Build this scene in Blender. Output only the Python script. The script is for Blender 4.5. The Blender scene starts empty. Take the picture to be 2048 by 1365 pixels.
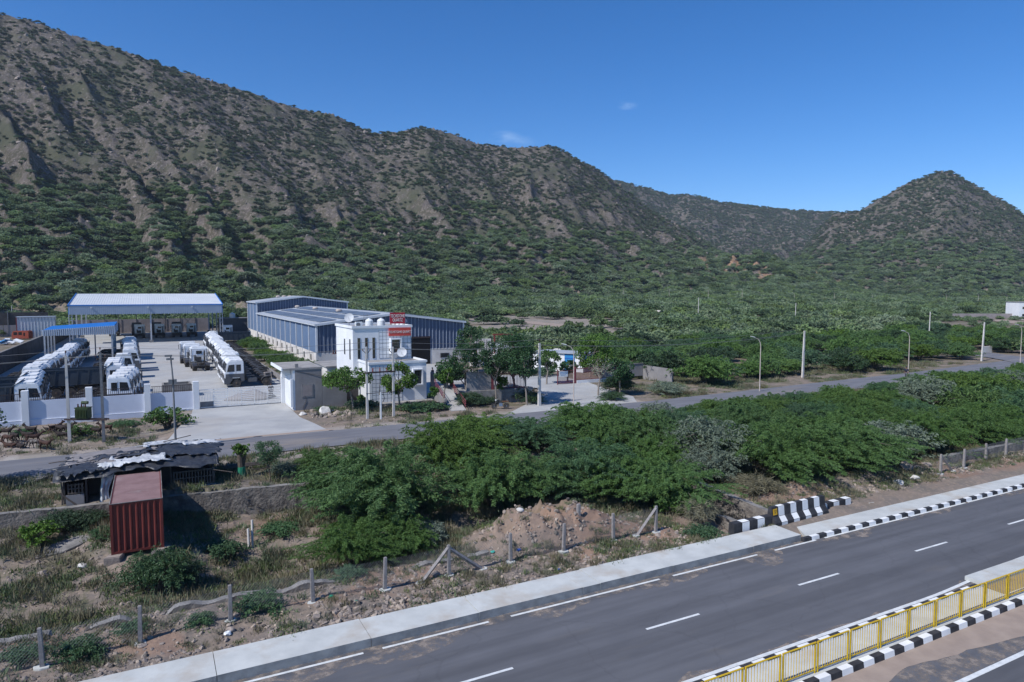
import bpy, bmesh, math, random
import numpy as np
from mathutils import Vector, Matrix
# ------------------------------------------------------------------ frame
# World X runs along the highway (a), world Y away from it (n).
TH = math.atan(.528); CT, ST = math.cos(TH), math.sin(TH)
FPX, HOR, CAMZ = 1365.0, 585.0, 13.7
PIT = math.atan((682.5 - HOR) / FPX)
scene = bpy.context.scene
cam = bpy.data.cameras.new("camera"); cam.lens = 24.0; cam.sensor_width = 36; cam.clip_start = .5; cam.clip_end = 9000
camo = bpy.data.objects.new("camera", cam); scene.collection.objects.link(camo); scene.camera = camo
camo.location = (0, 0, CAMZ); camo.rotation_euler = (math.pi / 2 - PIT, 0, -TH)
SUN_EL = math.radians(47)
sdir = Vector((.975 * math.cos(SUN_EL), .22 * math.cos(SUN_EL), -math.sin(SUN_EL)))   # light travels this way
w = bpy.data.worlds.new("World"); scene.world = w; w.use_nodes = True
wn = w.node_tree.nodes; wl = w.node_tree.links
sky = wn.new("ShaderNodeTexSky"); sky.sky_type = 'NISHITA'; sky.sun_disc = False
sky.sun_elevation = SUN_EL; sky.sun_rotation = math.atan2(-sdir.x, -sdir.y)
sky.altitude = 600; sky.air_density = .85; sky.dust_density = .12; sky.ozone_density = 4.5
bg = wn["Background"]; bg.inputs[1].default_value = .11
# two faint wisps of cloud, a patch of noise round each direction
geo = wn.new("ShaderNodeTexCoord")
def wmath(op, a, b=None):
    m = wn.new("ShaderNodeMath"); m.operation = op
    for i, v in enumerate((a, b)):
        if v is None: continue
        if isinstance(v, (int, float)): m.inputs[i].default_value = v
        else: wl.new(v, m.inputs[i])
    return m.outputs[0]
def raydir(px, py):
    u = (px - 1024) / FPX; v = (682.5 - py) / FPX
    d = np.array([u, math.cos(PIT) + v * math.sin(PIT), -math.sin(PIT) + v * math.cos(PIT)])
    return np.array([CT * d[0] + ST * d[1], -ST * d[0] + CT * d[1], d[2]])
nz = wn.new("ShaderNodeTexNoise"); nz.inputs["Scale"].default_value = 26; nz.inputs["Detail"].default_value = 6
mp = wn.new("ShaderNodeMapping"); mp.inputs["Scale"].default_value = (1, 1, 3.2)
wl.new(geo.outputs["Generated"], mp.inputs["Vector"]); wl.new(mp.outputs[0], nz.inputs["Vector"])
tot = None
for px, py, r, k in ((1255, 211, .016, .5), (1010, 276, .026, .34), (1045, 283, .02, .25)):
    d = raydir(px, py); d = d / np.linalg.norm(d)
    sb = wn.new("ShaderNodeVectorMath"); sb.operation = 'SUBTRACT'; wl.new(geo.outputs["Generated"], sb.inputs[0]); sb.inputs[1].default_value = d
    sc = wn.new("ShaderNodeVectorMath"); sc.operation = 'MULTIPLY'; wl.new(sb.outputs[0], sc.inputs[0]); sc.inputs[1].default_value = (1, 1, 2.4)
    ln = wn.new("ShaderNodeVectorMath"); ln.operation = 'LENGTH'; wl.new(sc.outputs[0], ln.inputs[0])
    f = wmath('MULTIPLY', wmath('MAXIMUM', wmath('SUBTRACT', 1.0, wmath('DIVIDE', ln.outputs[1], r)), 0.0), k)
    tot = f if tot is None else wmath('ADD', tot, f)
nzr = wmath('MAXIMUM', wmath('MULTIPLY', wmath('SUBTRACT', nz.outputs[0], .36), 2.6), 0.0)
cf = wmath('MINIMUM', wmath('MULTIPLY', tot, nzr), .6)
hsv = wn.new("ShaderNodeHueSaturation"); hsv.inputs['Hue'].default_value = .506; hsv.inputs['Saturation'].default_value = 1.3; hsv.inputs['Value'].default_value = .98; wl.new(sky.outputs[0], hsv.inputs['Color'])
mx = wn.new("ShaderNodeMixRGB"); wl.new(cf, mx.inputs[0]); wl.new(hsv.outputs[0], mx.inputs[1]); mx.inputs[2].default_value = (6.0, 7.4, 9.0, 1)
wl.new(mx.outputs[0], bg.inputs[0])
sl = bpy.data.lights.new("sun", 'SUN'); sl.energy = 3.6; sl.angle = math.radians(.53); sl.color = (1, .965, .92)
so = bpy.data.objects.new("sun", sl); scene.collection.objects.link(so)
so.rotation_euler = sdir.to_track_quat('-Z', 'Y').to_euler(); so.location = (-100, -20, 120)
scene.view_settings.view_transform = 'Standard'; scene.view_settings.look = 'None'
scene.view_settings.gamma = 1; scene.view_settings.exposure = .5
scene.cycles.max_bounces = 5; scene.cycles.diffuse_bounces = 3; scene.cycles.glossy_bounces = 2
scene.cycles.transmission_bounces = 3; scene.cycles.transparent_max_bounces = 4; scene.cycles.volume_bounces = 0
R = math.radians
rng = np.random.default_rng(7); random.seed(7)
# ------------------------------------------------------------------ geometry of the view
def AN(px, py, z=0.0):
    d = raydir(px, py); t = (z - CAMZ) / d[2]
    return d[0] * t, d[1] * t
def slope_of(py):
    v = (682.5 - py) / FPX
    return (v * math.cos(PIT) - math.sin(PIT)) / (math.cos(PIT) + v * math.sin(PIT))
def ux_of(px, py=585):
    v = (682.5 - py) / FPX
    return (px - 1024) / FPX / (math.cos(PIT) + v * math.sin(PIT))
def n_at(px, a, py=650):
    ux = ux_of(px, py); Y = a / (CT * ux + ST); return (-ST * ux + CT) * Y
def a_at(px, n, py=650):
    ux = ux_of(px, py); Y = n / (-ST * ux + CT); return (CT * ux + ST) * Y
def z_at(px, py, a, n):
    return CAMZ + slope_of(py) * (ST * a + CT * n)
# ------------------------------------------------------------------ numpy noise
def _h(ix, iy, s):
    v = (ix.astype(np.int64) * 374761393 + iy.astype(np.int64) * 668265263 + s * 1274126177) & 0xffffffff
    v = ((v ^ (v >> 13)) * 1274126177) & 0xffffffff
    return ((v ^ (v >> 16)) & 0xffff) / 65535.0
def vn(x, y, s=0):
    x = np.asarray(x, float); y = np.asarray(y, float)
    ix = np.floor(x); iy = np.floor(y); fx = x - ix; fy = y - iy
    fx = fx * fx * (3 - 2 * fx); fy = fy * fy * (3 - 2 * fy)
    a = _h(ix, iy, s); b = _h(ix + 1, iy, s); c = _h(ix, iy + 1, s); d = _h(ix + 1, iy + 1, s)
    return (a + (b - a) * fx) * (1 - fy) + (c + (d - c) * fx) * fy
def fbm(x, y, s=0, o=4):
    r = 0; k = .5; t = 0
    for i in range(o):
        r = r + k * vn(x * 2 ** i + 17.3 * i, y * 2 ** i - 9.1 * i, s + i); t += k; k *= .5
    return r / t
def ridged(x, y, s=0, o=4):
    r = 0; k = .5; t = 0
    for i in range(o):
        r = r + k * (1 - np.abs(2 * vn(x * 2 ** i + 5.3 * i, y * 2 ** i + 3.7 * i, s + i) - 1)); t += k; k *= .5
    return r / t
def sst(e0, e1, x):
    t = np.clip((x - e0) / (e1 - e0), 0, 1); return t * t * (3 - 2 * t)
# ------------------------------------------------------------------ terrain
SKA = [(-700, -260), (-400, -150), (-200, -60), (0, 24), (75, 42), (180, 78), (300, 118), (420, 158), (500, 183), (590, 213), (650, 224), (680, 232), (710, 250), (750, 265), (800, 261), (850, 252), (890, 260), (930, 276), (960, 286), (1000, 292), (1050, 293), (1095, 290), (1125, 300), (1160, 320), (1200, 342), (1230, 360), (1300, 420), (1373, 459), (1424, 494), (1500, 530), (1600, 560), (1700, 580), (1900, 586), (2600, 588)]
SKB = [(900, 330), (1100, 340), (1236, 361), (1300, 377), (1340, 391), (1380, 388), (1440, 404), (1500, 411), (1560, 418), (1640, 423), (1700, 424), (1760, 432), (1900, 442), (2100, 450), (2600, 480)]
SKC = [(1380, 588), (1500, 568), (1560, 535), (1610, 498), (1640, 455), (1665, 428), (1680, 423), (1716, 422), (1738, 408), (1775, 387), (1804, 369), (1848, 352), (1877, 342), (1903, 342), (1935, 361), (1976, 384), (2016, 405), (2048, 430), (2150, 490), (2300, 545), (2500, 580)]
def sk(l):
    return np.array([ux_of(x, y) for x, y in l]), np.array([slope_of(y) for x, y in l])
UA, SA = sk(SKA); UB, SB = sk(SKB); UC, SC_ = sk(SKC)
def hill(ux, Y, U, S, Yc, Yf, zf, ex, gx, seed, sh):
    zc = CAMZ + np.interp(ux, U, S) * Yc - 1.0
    t = (Y - Yf) / (Yc - Yf); tc = np.clip(t, 0, 1)
    base = zf + np.maximum(zc - zf, 0) * tc ** ex
    amp = np.maximum(zc - zf, 0) * np.clip(4 * tc * (1 - tc), 0, 1) ** .8
    g = ridged(ux * Yc / gx + Y * sh / gx + 1.5 * fbm(ux * 9, Y / 130, seed + 9, 3), Y / (gx * 3.6), seed, 4) - .58
    det = fbm(ux * Yc / 16, Y / 16, seed + 4, 3) - .5
    rocky = ridged(ux * Yc / 9, Y / 13, seed + 14, 3) - .5
    z = base + amp * .16 * g + det * np.clip(amp * .3, 0, 9) + rocky * np.clip(amp * .16, 0, 4.5)
    back = np.where(t > 1, -(t - 1) * (zc - zf) * 1.3 + 0 * Y, 0)
    return np.where(t > 0, z + back, -50.0)
def plain_rise(ux, Y):
    k = np.interp(ux, [-1.2, -.75, -.3, .16, .29, .45, .64, 1.2], [.03, .03, .034, .028, .03, .018, .008, .006])
    d = np.maximum(Y - 165, 0); return k * d * d / (d + 60)
RD_A = [-60, -9.9, 12, 48, 66, 85, 98, 124, 200, 400]; RD_F = [59.3, 59.3, 59.2, 59.0, 60.0, 61.2, 61.8, 64.3, 72, 100]
def road_far(a): return np.interp(a, RD_A, RD_F)
def H(a, n):
    a = np.asarray(a, float); n = np.asarray(n, float)
    X = CT * a - ST * n; Y = ST * a + CT * n; Y = np.maximum(Y, 5); ux = X / Y
    rise = plain_rise(ux, Y)
    far = 1.68 + rise + (fbm(a / 28, n / 28, 3, 3) - .5) * 3.0 * sst(150, 320, Y) * sst(.0, 60, rise * 8)
    # close ground, profile across the highway
    nearp = np.interp(n, [0, 24.6, 25.6, 27, 28.5, 30, 31.6, 33, 36, 44.6], [-.06, -.06, -.06, .27, .25, .28, .22, -.35, -.55, -.15])
    bank = np.interp(n, [27, 31, 36, 41, 48, 53], [.2, .2, -.35, -.1, 1.0, 1.64])
    # left of a=13: a retaining wall at n=45.6 holds the upper terrace
    wl_n = 45.55 - .11 * np.clip(a + 4, -5, 20)
    terr = np.where(n > wl_n + .15, 1.42 + .2 * sst(46, 52, n), nearp)
    k = sst(9, 18, a)
    low = np.where(n < 28, nearp, terr * (1 - k) + bank * k)
    low = low + (n > 27.2) * (n < 53) * ((fbm(a / 1.7, n / 1.7, 11, 4) - .5) * .42 + (fbm(a / 6, n / 6, 12, 2) - .5) * .8 * sst(32.5, 36, n) * (1 - sst(49, 53, n)))
    # slope of waste ground falling away under the container and hollow
    low = low - .9 * np.exp(-(((a - 4.5) / 3.2) ** 2 + ((n - 38.2) / 3.0) ** 2)) + .55 * np.exp(-(((a + 1.0) / 3.5) ** 2 + ((n - 42) / 4) ** 2))
    low = low + .9 * np.exp(-(((a + 10) / 7) ** 2 + ((n - 44) / 4) ** 2)) * (n < wl_n + .15)
    # heap of earth by the fence
    m = np.exp(-(((a - 19.2) / 3.7) ** 4 + ((n - 32.6) / 2.2) ** 4))
    low = low + m * (1.15 + (ridged(a / 1.1, n / 1.1, 21, 5) - .5) * 1.7)
    # culvert channel
    ch = sst(29.6, 30.2, a) * (1 - sst(32.4, 32.9, a)) * sst(27.2, 27.9, n) * (1 - sst(36, 42, n))
    low = low * (1 - ch) + ch * (-1.5)
    ch2 = np.exp(-(((a - 28.4) / 1.5) ** 2 + ((n - 28.6) / 1.4) ** 2)); low = low - .8 * ch2
    # bank right of the barrier
    low = low + .5 * sst(34, 38, a) * (1 - sst(50, 56, a)) * np.exp(-((n - 31.5) / 1.6) ** 2)
    rf = road_far(a)
    low = np.where(n > 52.4, 1.64, low)
    up = 1.64 + (fbm(a / 3, n / 3, 31, 3) - .5) * .14 * sst(rf + 1.0, rf + 3.0, n)
    # verge falls slightly to the compound wall left of the drive
    vg = (1 - sst(0, 2.5, a)) * sst(61, 64, n) * (1 - sst(76.6, 77.2, n)); up = up - .35 * vg
    inyard = sst(76.7, 77.2, n) * (1 - sst(130, 235, n) * .0)
    up = np.where(inyard > .5, 1.66, up)
    z = np.where(n > 52.4, up, low)
    sm = sst(105, 165, Y) * (n > 78)
    yard = (a > -24) & (a < 48) & (n < 236) & (n > 60)
    z = np.where((n > 78) & ~yard, np.maximum(far, 1.66) * sm + z * (1 - sm), z)
    z = np.where(yard & (n > 105), 1.66, z)
    # blend away from yard platform
    edge = sst(233, 262, n) * (a < 48) * (a > -24)
    z = np.where((n >= 233) & (a < 48) & (a > -24), 1.66 * (1 - edge) + edge * np.maximum(far, 1.66), z)
    Yf = np.interp(ux, [-1.2, -.75, -.45, -.16, .1, .3, .5, 1.2], [215, 245, 275, 340, 430, 540, 700, 900])
    YcA = np.interp(ux, [-1.2, -.75, -.45, -.16, .06, .3, .5, 1.2], [520, 600, 660, 760, 860, 960, 1050, 1300])
    zfA = 1.68 + plain_rise(ux, Yf)
    zA = hill(ux, Y, UA, SA, YcA, Yf, zfA, 1.42, 60, 41, .55)
    zB = hill(ux, Y, UB, SB, 1750 + 0 * ux, 1000 + 0 * ux, 18 + 0 * ux, 1.25, 110, 61, -.3)
    zB = np.where(ux > -.05, zB, -50)
    # shoulder of dunes in front of the valley
    dn = 26 * np.exp(-(((ux - .375) / .10) ** 2)) * np.exp(-((Y - 720) / 130) ** 2) * (.55 + .9 * fbm(ux * 60, Y / 60, 77, 3))
    YfC = np.interp(ux, [.3, .5, .62, .8, 1.2], [760, 720, 640, 600, 620])
    zC = hill(ux, Y, UC, SC_, 1060 + 0 * ux, YfC, 1.68 + plain_rise(ux, YfC), 1.22, 75, 81, -.62)
    zC = np.where(ux > .25, zC, -50)
    z = np.maximum(np.maximum(z, zA), np.maximum(zB, zC)) + dn
    return z
def ground_hit(px, py, y0=30, y1=2500):
    "the point where the line of sight through (px,py) meets the ground"
    d = raydir(px, py); Ys = np.geomspace(y0, y1, 5000)
    k = Ys / (ST * d[0] + CT * d[1]); a = d[0] * k; n = d[1] * k; z = CAMZ + d[2] * k
    b = np.nonzero(z < H(a, n))[0]
    i = b[0] if len(b) else 4999
    return float(a[i]), float(n[i]), float(H(a[i], n[i]))
def hz(a, n): return float(H(np.array([a]), np.array([n]))[0])
# ------------------------------------------------------------------ materials
def mat(name, c1, c2=None, sc=4, rough=.85, bump=0., bs=None, metal=0., c3=None, sc3=None, t3=(.5, .62), det=6, trans=0, lo=.35, hi=.65, stretch=None, bd=.03, spec=.3, vary=0., coord='Object'):
    m = bpy.data.materials.new(name); m.use_nodes = True; nt = m.node_tree; N = nt.nodes; L = nt.links
    p = N["Principled BSDF"]; p.inputs["Roughness"].default_value = rough; p.inputs["Metallic"].default_value = metal
    p.inputs["Specular IOR Level"].default_value = spec
    tc = N.new("ShaderNodeTexCoord"); src = tc.outputs[coord]
    if stretch:
        mpn = N.new("ShaderNodeMapping"); mpn.inputs["Scale"].default_value = stretch; L.new(src, mpn.inputs[0]); src = mpn.outputs[0]
    col = None
    def noise(s, d=det):
        n = N.new("ShaderNodeTexNoise"); n.inputs["Scale"].default_value = s; n.inputs["Detail"].default_value = d; n.inputs["Roughness"].default_value = .6
        L.new(src, n.inputs["Vector"]); return n.outputs[0]
    def ramp(f, a, b):
        r = N.new("ShaderNodeMapRange"); r.inputs[1].default_value = a; r.inputs[2].default_value = b; L.new(f, r.inputs[0]); return r.outputs[0]
    def mix(f, a, b):
        x = N.new("ShaderNodeMixRGB"); L.new(f, x.inputs[0])
        for i, v in ((1, a), (2, b)):
            if isinstance(v, tuple): x.inputs[i].default_value = (*v, 1)
            else: L.new(v, x.inputs[i])
        return x.outputs[0]
    if c2 is None: c2 = tuple(.82 * v for v in c1)
    col = mix(ramp(noise(sc), lo, hi), c1, c2)
    if c3: col = mix(ramp(noise(sc3 or sc * .3), *t3), col, c3)
    if vary:
        oi = N.new("ShaderNodeObjectInfo"); hs = N.new("ShaderNodeHueSaturation")
        a = N.new("ShaderNodeMapRange"); L.new(oi.outputs["Random"], a.inputs[0]); a.inputs[3].default_value = 1 - vary; a.inputs[4].default_value = 1 + vary * 1.2
        m2 = N.new("ShaderNodeMath"); m2.operation = 'MULTIPLY'; L.new(oi.outputs["Random"], m2.inputs[0]); m2.inputs[1].default_value = 7.31
        m3 = N.new("ShaderNodeMath"); m3.operation = 'FRACT'; L.new(m2.outputs[0], m3.inputs[0])
        b = N.new("ShaderNodeMapRange"); L.new(m3.outputs[0], b.inputs[0]); b.inputs[3].default_value = .5 - .07 * vary; b.inputs[4].default_value = .5 + .07 * vary
        c = N.new("ShaderNodeMapRange"); L.new(m3.outputs[0], c.inputs[0]); c.inputs[3].default_value = 1.08; c.inputs[4].default_value = 1.05 - 1.4 * vary
        L.new(a.outputs[0], hs.inputs["Value"]); L.new(b.outputs[0], hs.inputs["Hue"]); L.new(c.outputs[0], hs.inputs["Saturation"]); L.new(col, hs.inputs["Color"]); col = hs.outputs[0]
    L.new(col, p.inputs["Base Color"])
    if bump:
        bn = N.new("ShaderNodeBump"); bn.inputs["Strength"].default_value = bump; bn.inputs["Distance"].default_value = bd
        L.new(noise(bs or sc * 4), bn.inputs["Height"]); L.new(bn.outputs[0], p.inputs["Normal"])
    if trans:
        t = N.new("ShaderNodeBsdfTranslucent"); L.new(col, t.inputs[0]); ms = N.new("ShaderNodeMixShader"); ms.inputs[0].default_value = trans
        L.new(p.outputs[0], ms.inputs[1]); L.new(t.outputs[0], ms.inputs[2]); L.new(ms.outputs[0], N["Material Output"].inputs[0])
    return m
MT = {}
def mk(k, *a, **kw): MT[k] = mat(k, *a, **kw)
mk('asphalt', (.092, .094, .106), (.078, .08, .092), 1.2, .9, .25, 60, stretch=(.3, 1, 1), c3=(.125, .118, .118), sc3=.5, t3=(.6, .8), bd=.01)
mk('asphalt_old', (.165, .168, .185), (.125, .127, .142), 1.1, .93, .25, 50, stretch=(.25, 1, 1), c3=(.25, .215, .18), sc3=.3, t3=(.56, .74), bd=.01)
mk('line_white', (.66, .68, .68), (.5, .52, .52), 3, .8)
mk('concrete', (.50, .515, .50), (.41, .425, .415), .9, .92, .2, 30, c3=(.38, .345, .30), sc3=.5, t3=(.52, .72), bd=.01)
mk('concrete_drive', (.40, .405, .40), (.31, .315, .32), .35, .9, .12, 25, c3=(.35, .325, .295), sc3=.12, t3=(.5, .75), bd=.01)
mk('concrete_grey', (.25, .24, .23), (.15, .145, .14), 1.6, .95, .5, 14, c3=(.10, .095, .09), sc3=.8, t3=(.55, .8), bd=.03)
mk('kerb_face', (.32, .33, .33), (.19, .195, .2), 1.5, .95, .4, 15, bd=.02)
mk('post_stone', (.30, .28, .275), (.20, .19, .19), 6, .95, .6, 25, bd=.02)
mk('rubble_wall', (.24, .215, .19), (.13, .115, .105), 2.2, .97, 1., 6, c3=(.085, .075, .07), sc3=1.1, t3=(.52, .7), bd=.12)
mk('paint_white', (.78, .79, .79), (.66, .67, .67), 1.2, .75, c3=(.55, .52, .48), sc3=.8, t3=(.66, .85))
mk('paint_black', (.022, .023, .027), (.05, .05, .055), 2.5, .7)
mk('rail_yellow', (.62, .42, .02), (.5, .32, .02), 3, .5, c3=(.3, .16, .04), sc3=1.4, t3=(.66, .8))
mk('sand_dust', (.33, .265, .22), (.27, .215, .18), 1.2, .97)
mk('wall_lilac', (.60, .64, .735), (.53, .565, .66), .5, .9, .15, 8, bd=.02)
mk('wall_white', (.74, .76, .78), (.63, .65, .68), .35, .85, c3=(.5, .5, .5), sc3=.7, t3=(.68, .9))
mk('wall_plinth', (.66, .635, .60), (.5, .47, .44), .5, .9, c3=(.40, .33, .29), sc3=.9, t3=(.6, .8))
mk('roof_slab', (.34, .33, .32), (.22, .21, .205), .9, .93, c3=(.14, .135, .13), sc3=.6, t3=(.6, .8))
mk('plaster_grey', (.25, .245, .25), (.19, .185, .19), .7, .95, .2, 8, c3=(.14, .135, .135), sc3=.5, t3=(.58, .75))
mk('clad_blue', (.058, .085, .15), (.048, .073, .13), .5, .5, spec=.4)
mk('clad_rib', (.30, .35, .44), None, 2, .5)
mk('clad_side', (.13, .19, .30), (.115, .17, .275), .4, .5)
mk('trim_pale', (.55, .58, .62), (.46, .49, .53), 1, .55)
mk('sheet_roof', (.40, .43, .47), (.30, .33, .37), .25, .5, stretch=(1, .1, 1), spec=.5)
mk('shed_roof', (.62, .65, .68), (.55, .585, .62), .2, .42, spec=.5)
mk('shed_fascia', (.33, .39, .48), (.29, .345, .43), .5, .5)
mk('shed_blue', (.015, .17, .55), None, 2, .45)
mk('steel_pale', (.45, .47, .5), None, 3, .5)
mk('solar', (.13, .18, .27), (.17, .22, .31), 1.5, .28, spec=.6)  # blue-grey base colour carries the sky's reflection on the panels
mk('block_wall', (.30, .27, .27), (.22, .195, .195), .35, .95, .2, 5)
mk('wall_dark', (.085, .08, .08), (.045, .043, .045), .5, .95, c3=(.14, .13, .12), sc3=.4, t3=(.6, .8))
mk('glass', (.015, .02, .025), None, 2, .12, spec=.8)
mk('dark_gap', (.008, .008, .01), None, 2, .9)
mk('sign_red', (.42, .025, .045), (.36, .02, .04), 2, .5)
mk('sign_coral', (.56, .075, .06), (.5, .065, .055), 2, .5)
mk('letter', (.8, .78, .76), None, 2, .6)
mk('number_yellow', (.75, .42, .02), None, 3, .6)
mk('cab_white', (.80, .82, .84), (.72, .74, .76), 1.2, .38, spec=.5, vary=.07)
mk('cab_grey', (.10, .105, .115), None, 2, .6)
mk('chassis', (.03, .03, .033), (.075, .068, .06), 1.5, .5)
mk('tyre', (.03, .03, .032), (.075, .068, .06), 3, .75)
mk('mudguard_plastic', (.035, .036, .04), (.055, .055, .06), 2, .28, spec=.7)
mk('rim', (.10, .075, .06), None, 3, .6)
mk('tipper', (.026, .036, .05), (.036, .048, .065), .8, .45, spec=.5)
mk('lamp_glass', (.6, .62, .65), None, 3, .2, spec=.6)
mk('pole_conc', (.58, .56, .53), (.46, .44, .42), 1.5, .9)
mk('pole_steel', (.20, .21, .22), (.14, .14, .15), 2, .55)
mk('pole_rust', (.50, .46, .42), (.38, .31, .27), 2, .7)
mk('iron_dark', (.035, .028, .03), (.055, .036, .034), 3, .7)
mk('iron_maroon', (.19, .05, .06), (.14, .035, .045), 2, .6)
mk('iron_red', (.22, .045, .035), None, 2, .6)
mk('transformer', (.03, .055, .02), (.05, .07, .03), 3, .5)
mk('insulator', (.07, .02, .01), None, 3, .3)
mk('wire', (.16, .17, .18), None, 3, .5)
mk('container_red', (.165, .034, .028), (.12, .026, .022), 1.3, .6, c3=(.075, .028, .02), sc3=2.2, t3=(.58, .78))
mk('container_top', (.24, .155, .155), (.18, .11, .11), 1.1, .75, c3=(.3, .27, .26), sc3=.6, t3=(.6, .8))
mk('tarp_black', (.022, .024, .03), (.05, .055, .065), 2.5, .42, .6, 5, bd=.08, spec=.5)
mk('tarp_white', (.55, .57, .59), (.34, .36, .39), 2.2, .5, .6, 4, bd=.08)
mk('tarp_grey', (.25, .235, .235), (.17, .16, .165), 1.5, .8, .4, 5, bd=.05)
mk('wood_grey', (.13, .11, .095), (.075, .062, .055), 6, .9)
mk('bark', (.13, .105, .085), (.075, .06, .05), 8, .95, .5, 20)
mk('bark_pale', (.27, .24, .21), (.18, .155, .135), 8, .95)
mk('net_green', (.02, .20, .12), None, 4, .7)
mk('goat_dark', (.02, .015, .014), (.034, .023, .02), 3, .8)
mk('goat_brown', (.07, .034, .024), (.035, .02, .016), 3, .8)
mk('goat_pied', (.04, .03, .03), (.16, .15, .14), 5, .8, lo=.48, hi=.56)
mk('rock', (.32, .27, .235), (.22, .185, .165), 3, .95, .7, 9, bd=.05)
mk('rock_tan', (.40, .33, .27), (.3, .25, .21), 3, .95, .5, 9, bd=.04)
mk('rock_pale', (.62, .60, .57), (.45, .43, .40), 2, .9, .5, 9, bd=.05)
mk('scrub_rock', (.2, .165, .14), (.14, .12, .105), 2, .95)
mk('plastic_white', (.75, .78, .8), None, 3, .5)
mk('plastic_blue', (.02, .09, .45), None, 3, .5)
mk('plastic_teal', (.05, .4, .33), None, 3, .5)
mk('tank_white', (.75, .77, .78), None, 2, .5)
mk('dish', (.55, .57, .6), None, 2, .5)
mk('orange', (.30, .06, .03), (.2, .045, .03), 2, .6)
mk('door_blue', (.03, .22, .5), (.025, .18, .42), 2, .5)
mk('skin', (.16, .08, .05), None, 5, .6)
mk('cloth_navy', (.02, .025, .045), None, 5, .9)
mk('cloth_grey', (.1, .1, .11), None, 5, .9)
mk('seat_tan', (.22, .11, .05), None, 5, .6)
mk('metal_shiny', (.45, .46, .48), None, 5, .3, metal=.8)
mk('leaf_thorn', (.11, .20, .058), (.078, .15, .048), 2.2, .6, trans=.34, vary=.1, spec=.25)
mk('leaf_fresh', (.12, .21, .045), (.085, .16, .04), 2.2, .6, trans=.34, vary=.15, spec=.25)
mk('leaf_silver', (.17, .215, .155), (.125, .165, .12), 2.2, .7, trans=.2, vary=.15)
mk('leaf_dark', (.052, .10, .042), (.036, .074, .033), 2.2, .5, trans=.2, vary=.15)
mk('leaf_teal', (.085, .165, .075), (.06, .125, .06), 2.2, .6, trans=.34, vary=.15)
mk('leaf_broad', (.10, .185, .036), (.06, .125, .028), 2, .5, trans=.28, vary=.1)
mk('leaf_tree', (.042, .10, .036), (.03, .074, .028), 2, .5, trans=.2, vary=.1)
mk('leaf_flower', (.16, .16, .02), (.07, .11, .025), 1.2, .6, trans=.2)
mk('leaf_hill', (.105, .138, .078), (.072, .1, .06), 1, .8, vary=.3, trans=.15)
mk('leaf_plain', (.165, .25, .095), (.12, .19, .075), 1, .75, vary=.28, trans=.32)
mk('leaf_plain_pale', (.23, .30, .165), (.17, .23, .125), 1, .75, vary=.2, trans=.3)
mk('leaf_plain_dark', (.085, .14, .062), (.06, .105, .05), 1, .75, vary=.2, trans=.3)
mk('grass_green', (.12, .165, .065), (.09, .13, .052), 2, .8, trans=.2, vary=.3)
mk('grass_dry', (.2, .185, .11), (.15, .14, .085), 2, .85, trans=.2, vary=.25)
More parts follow.
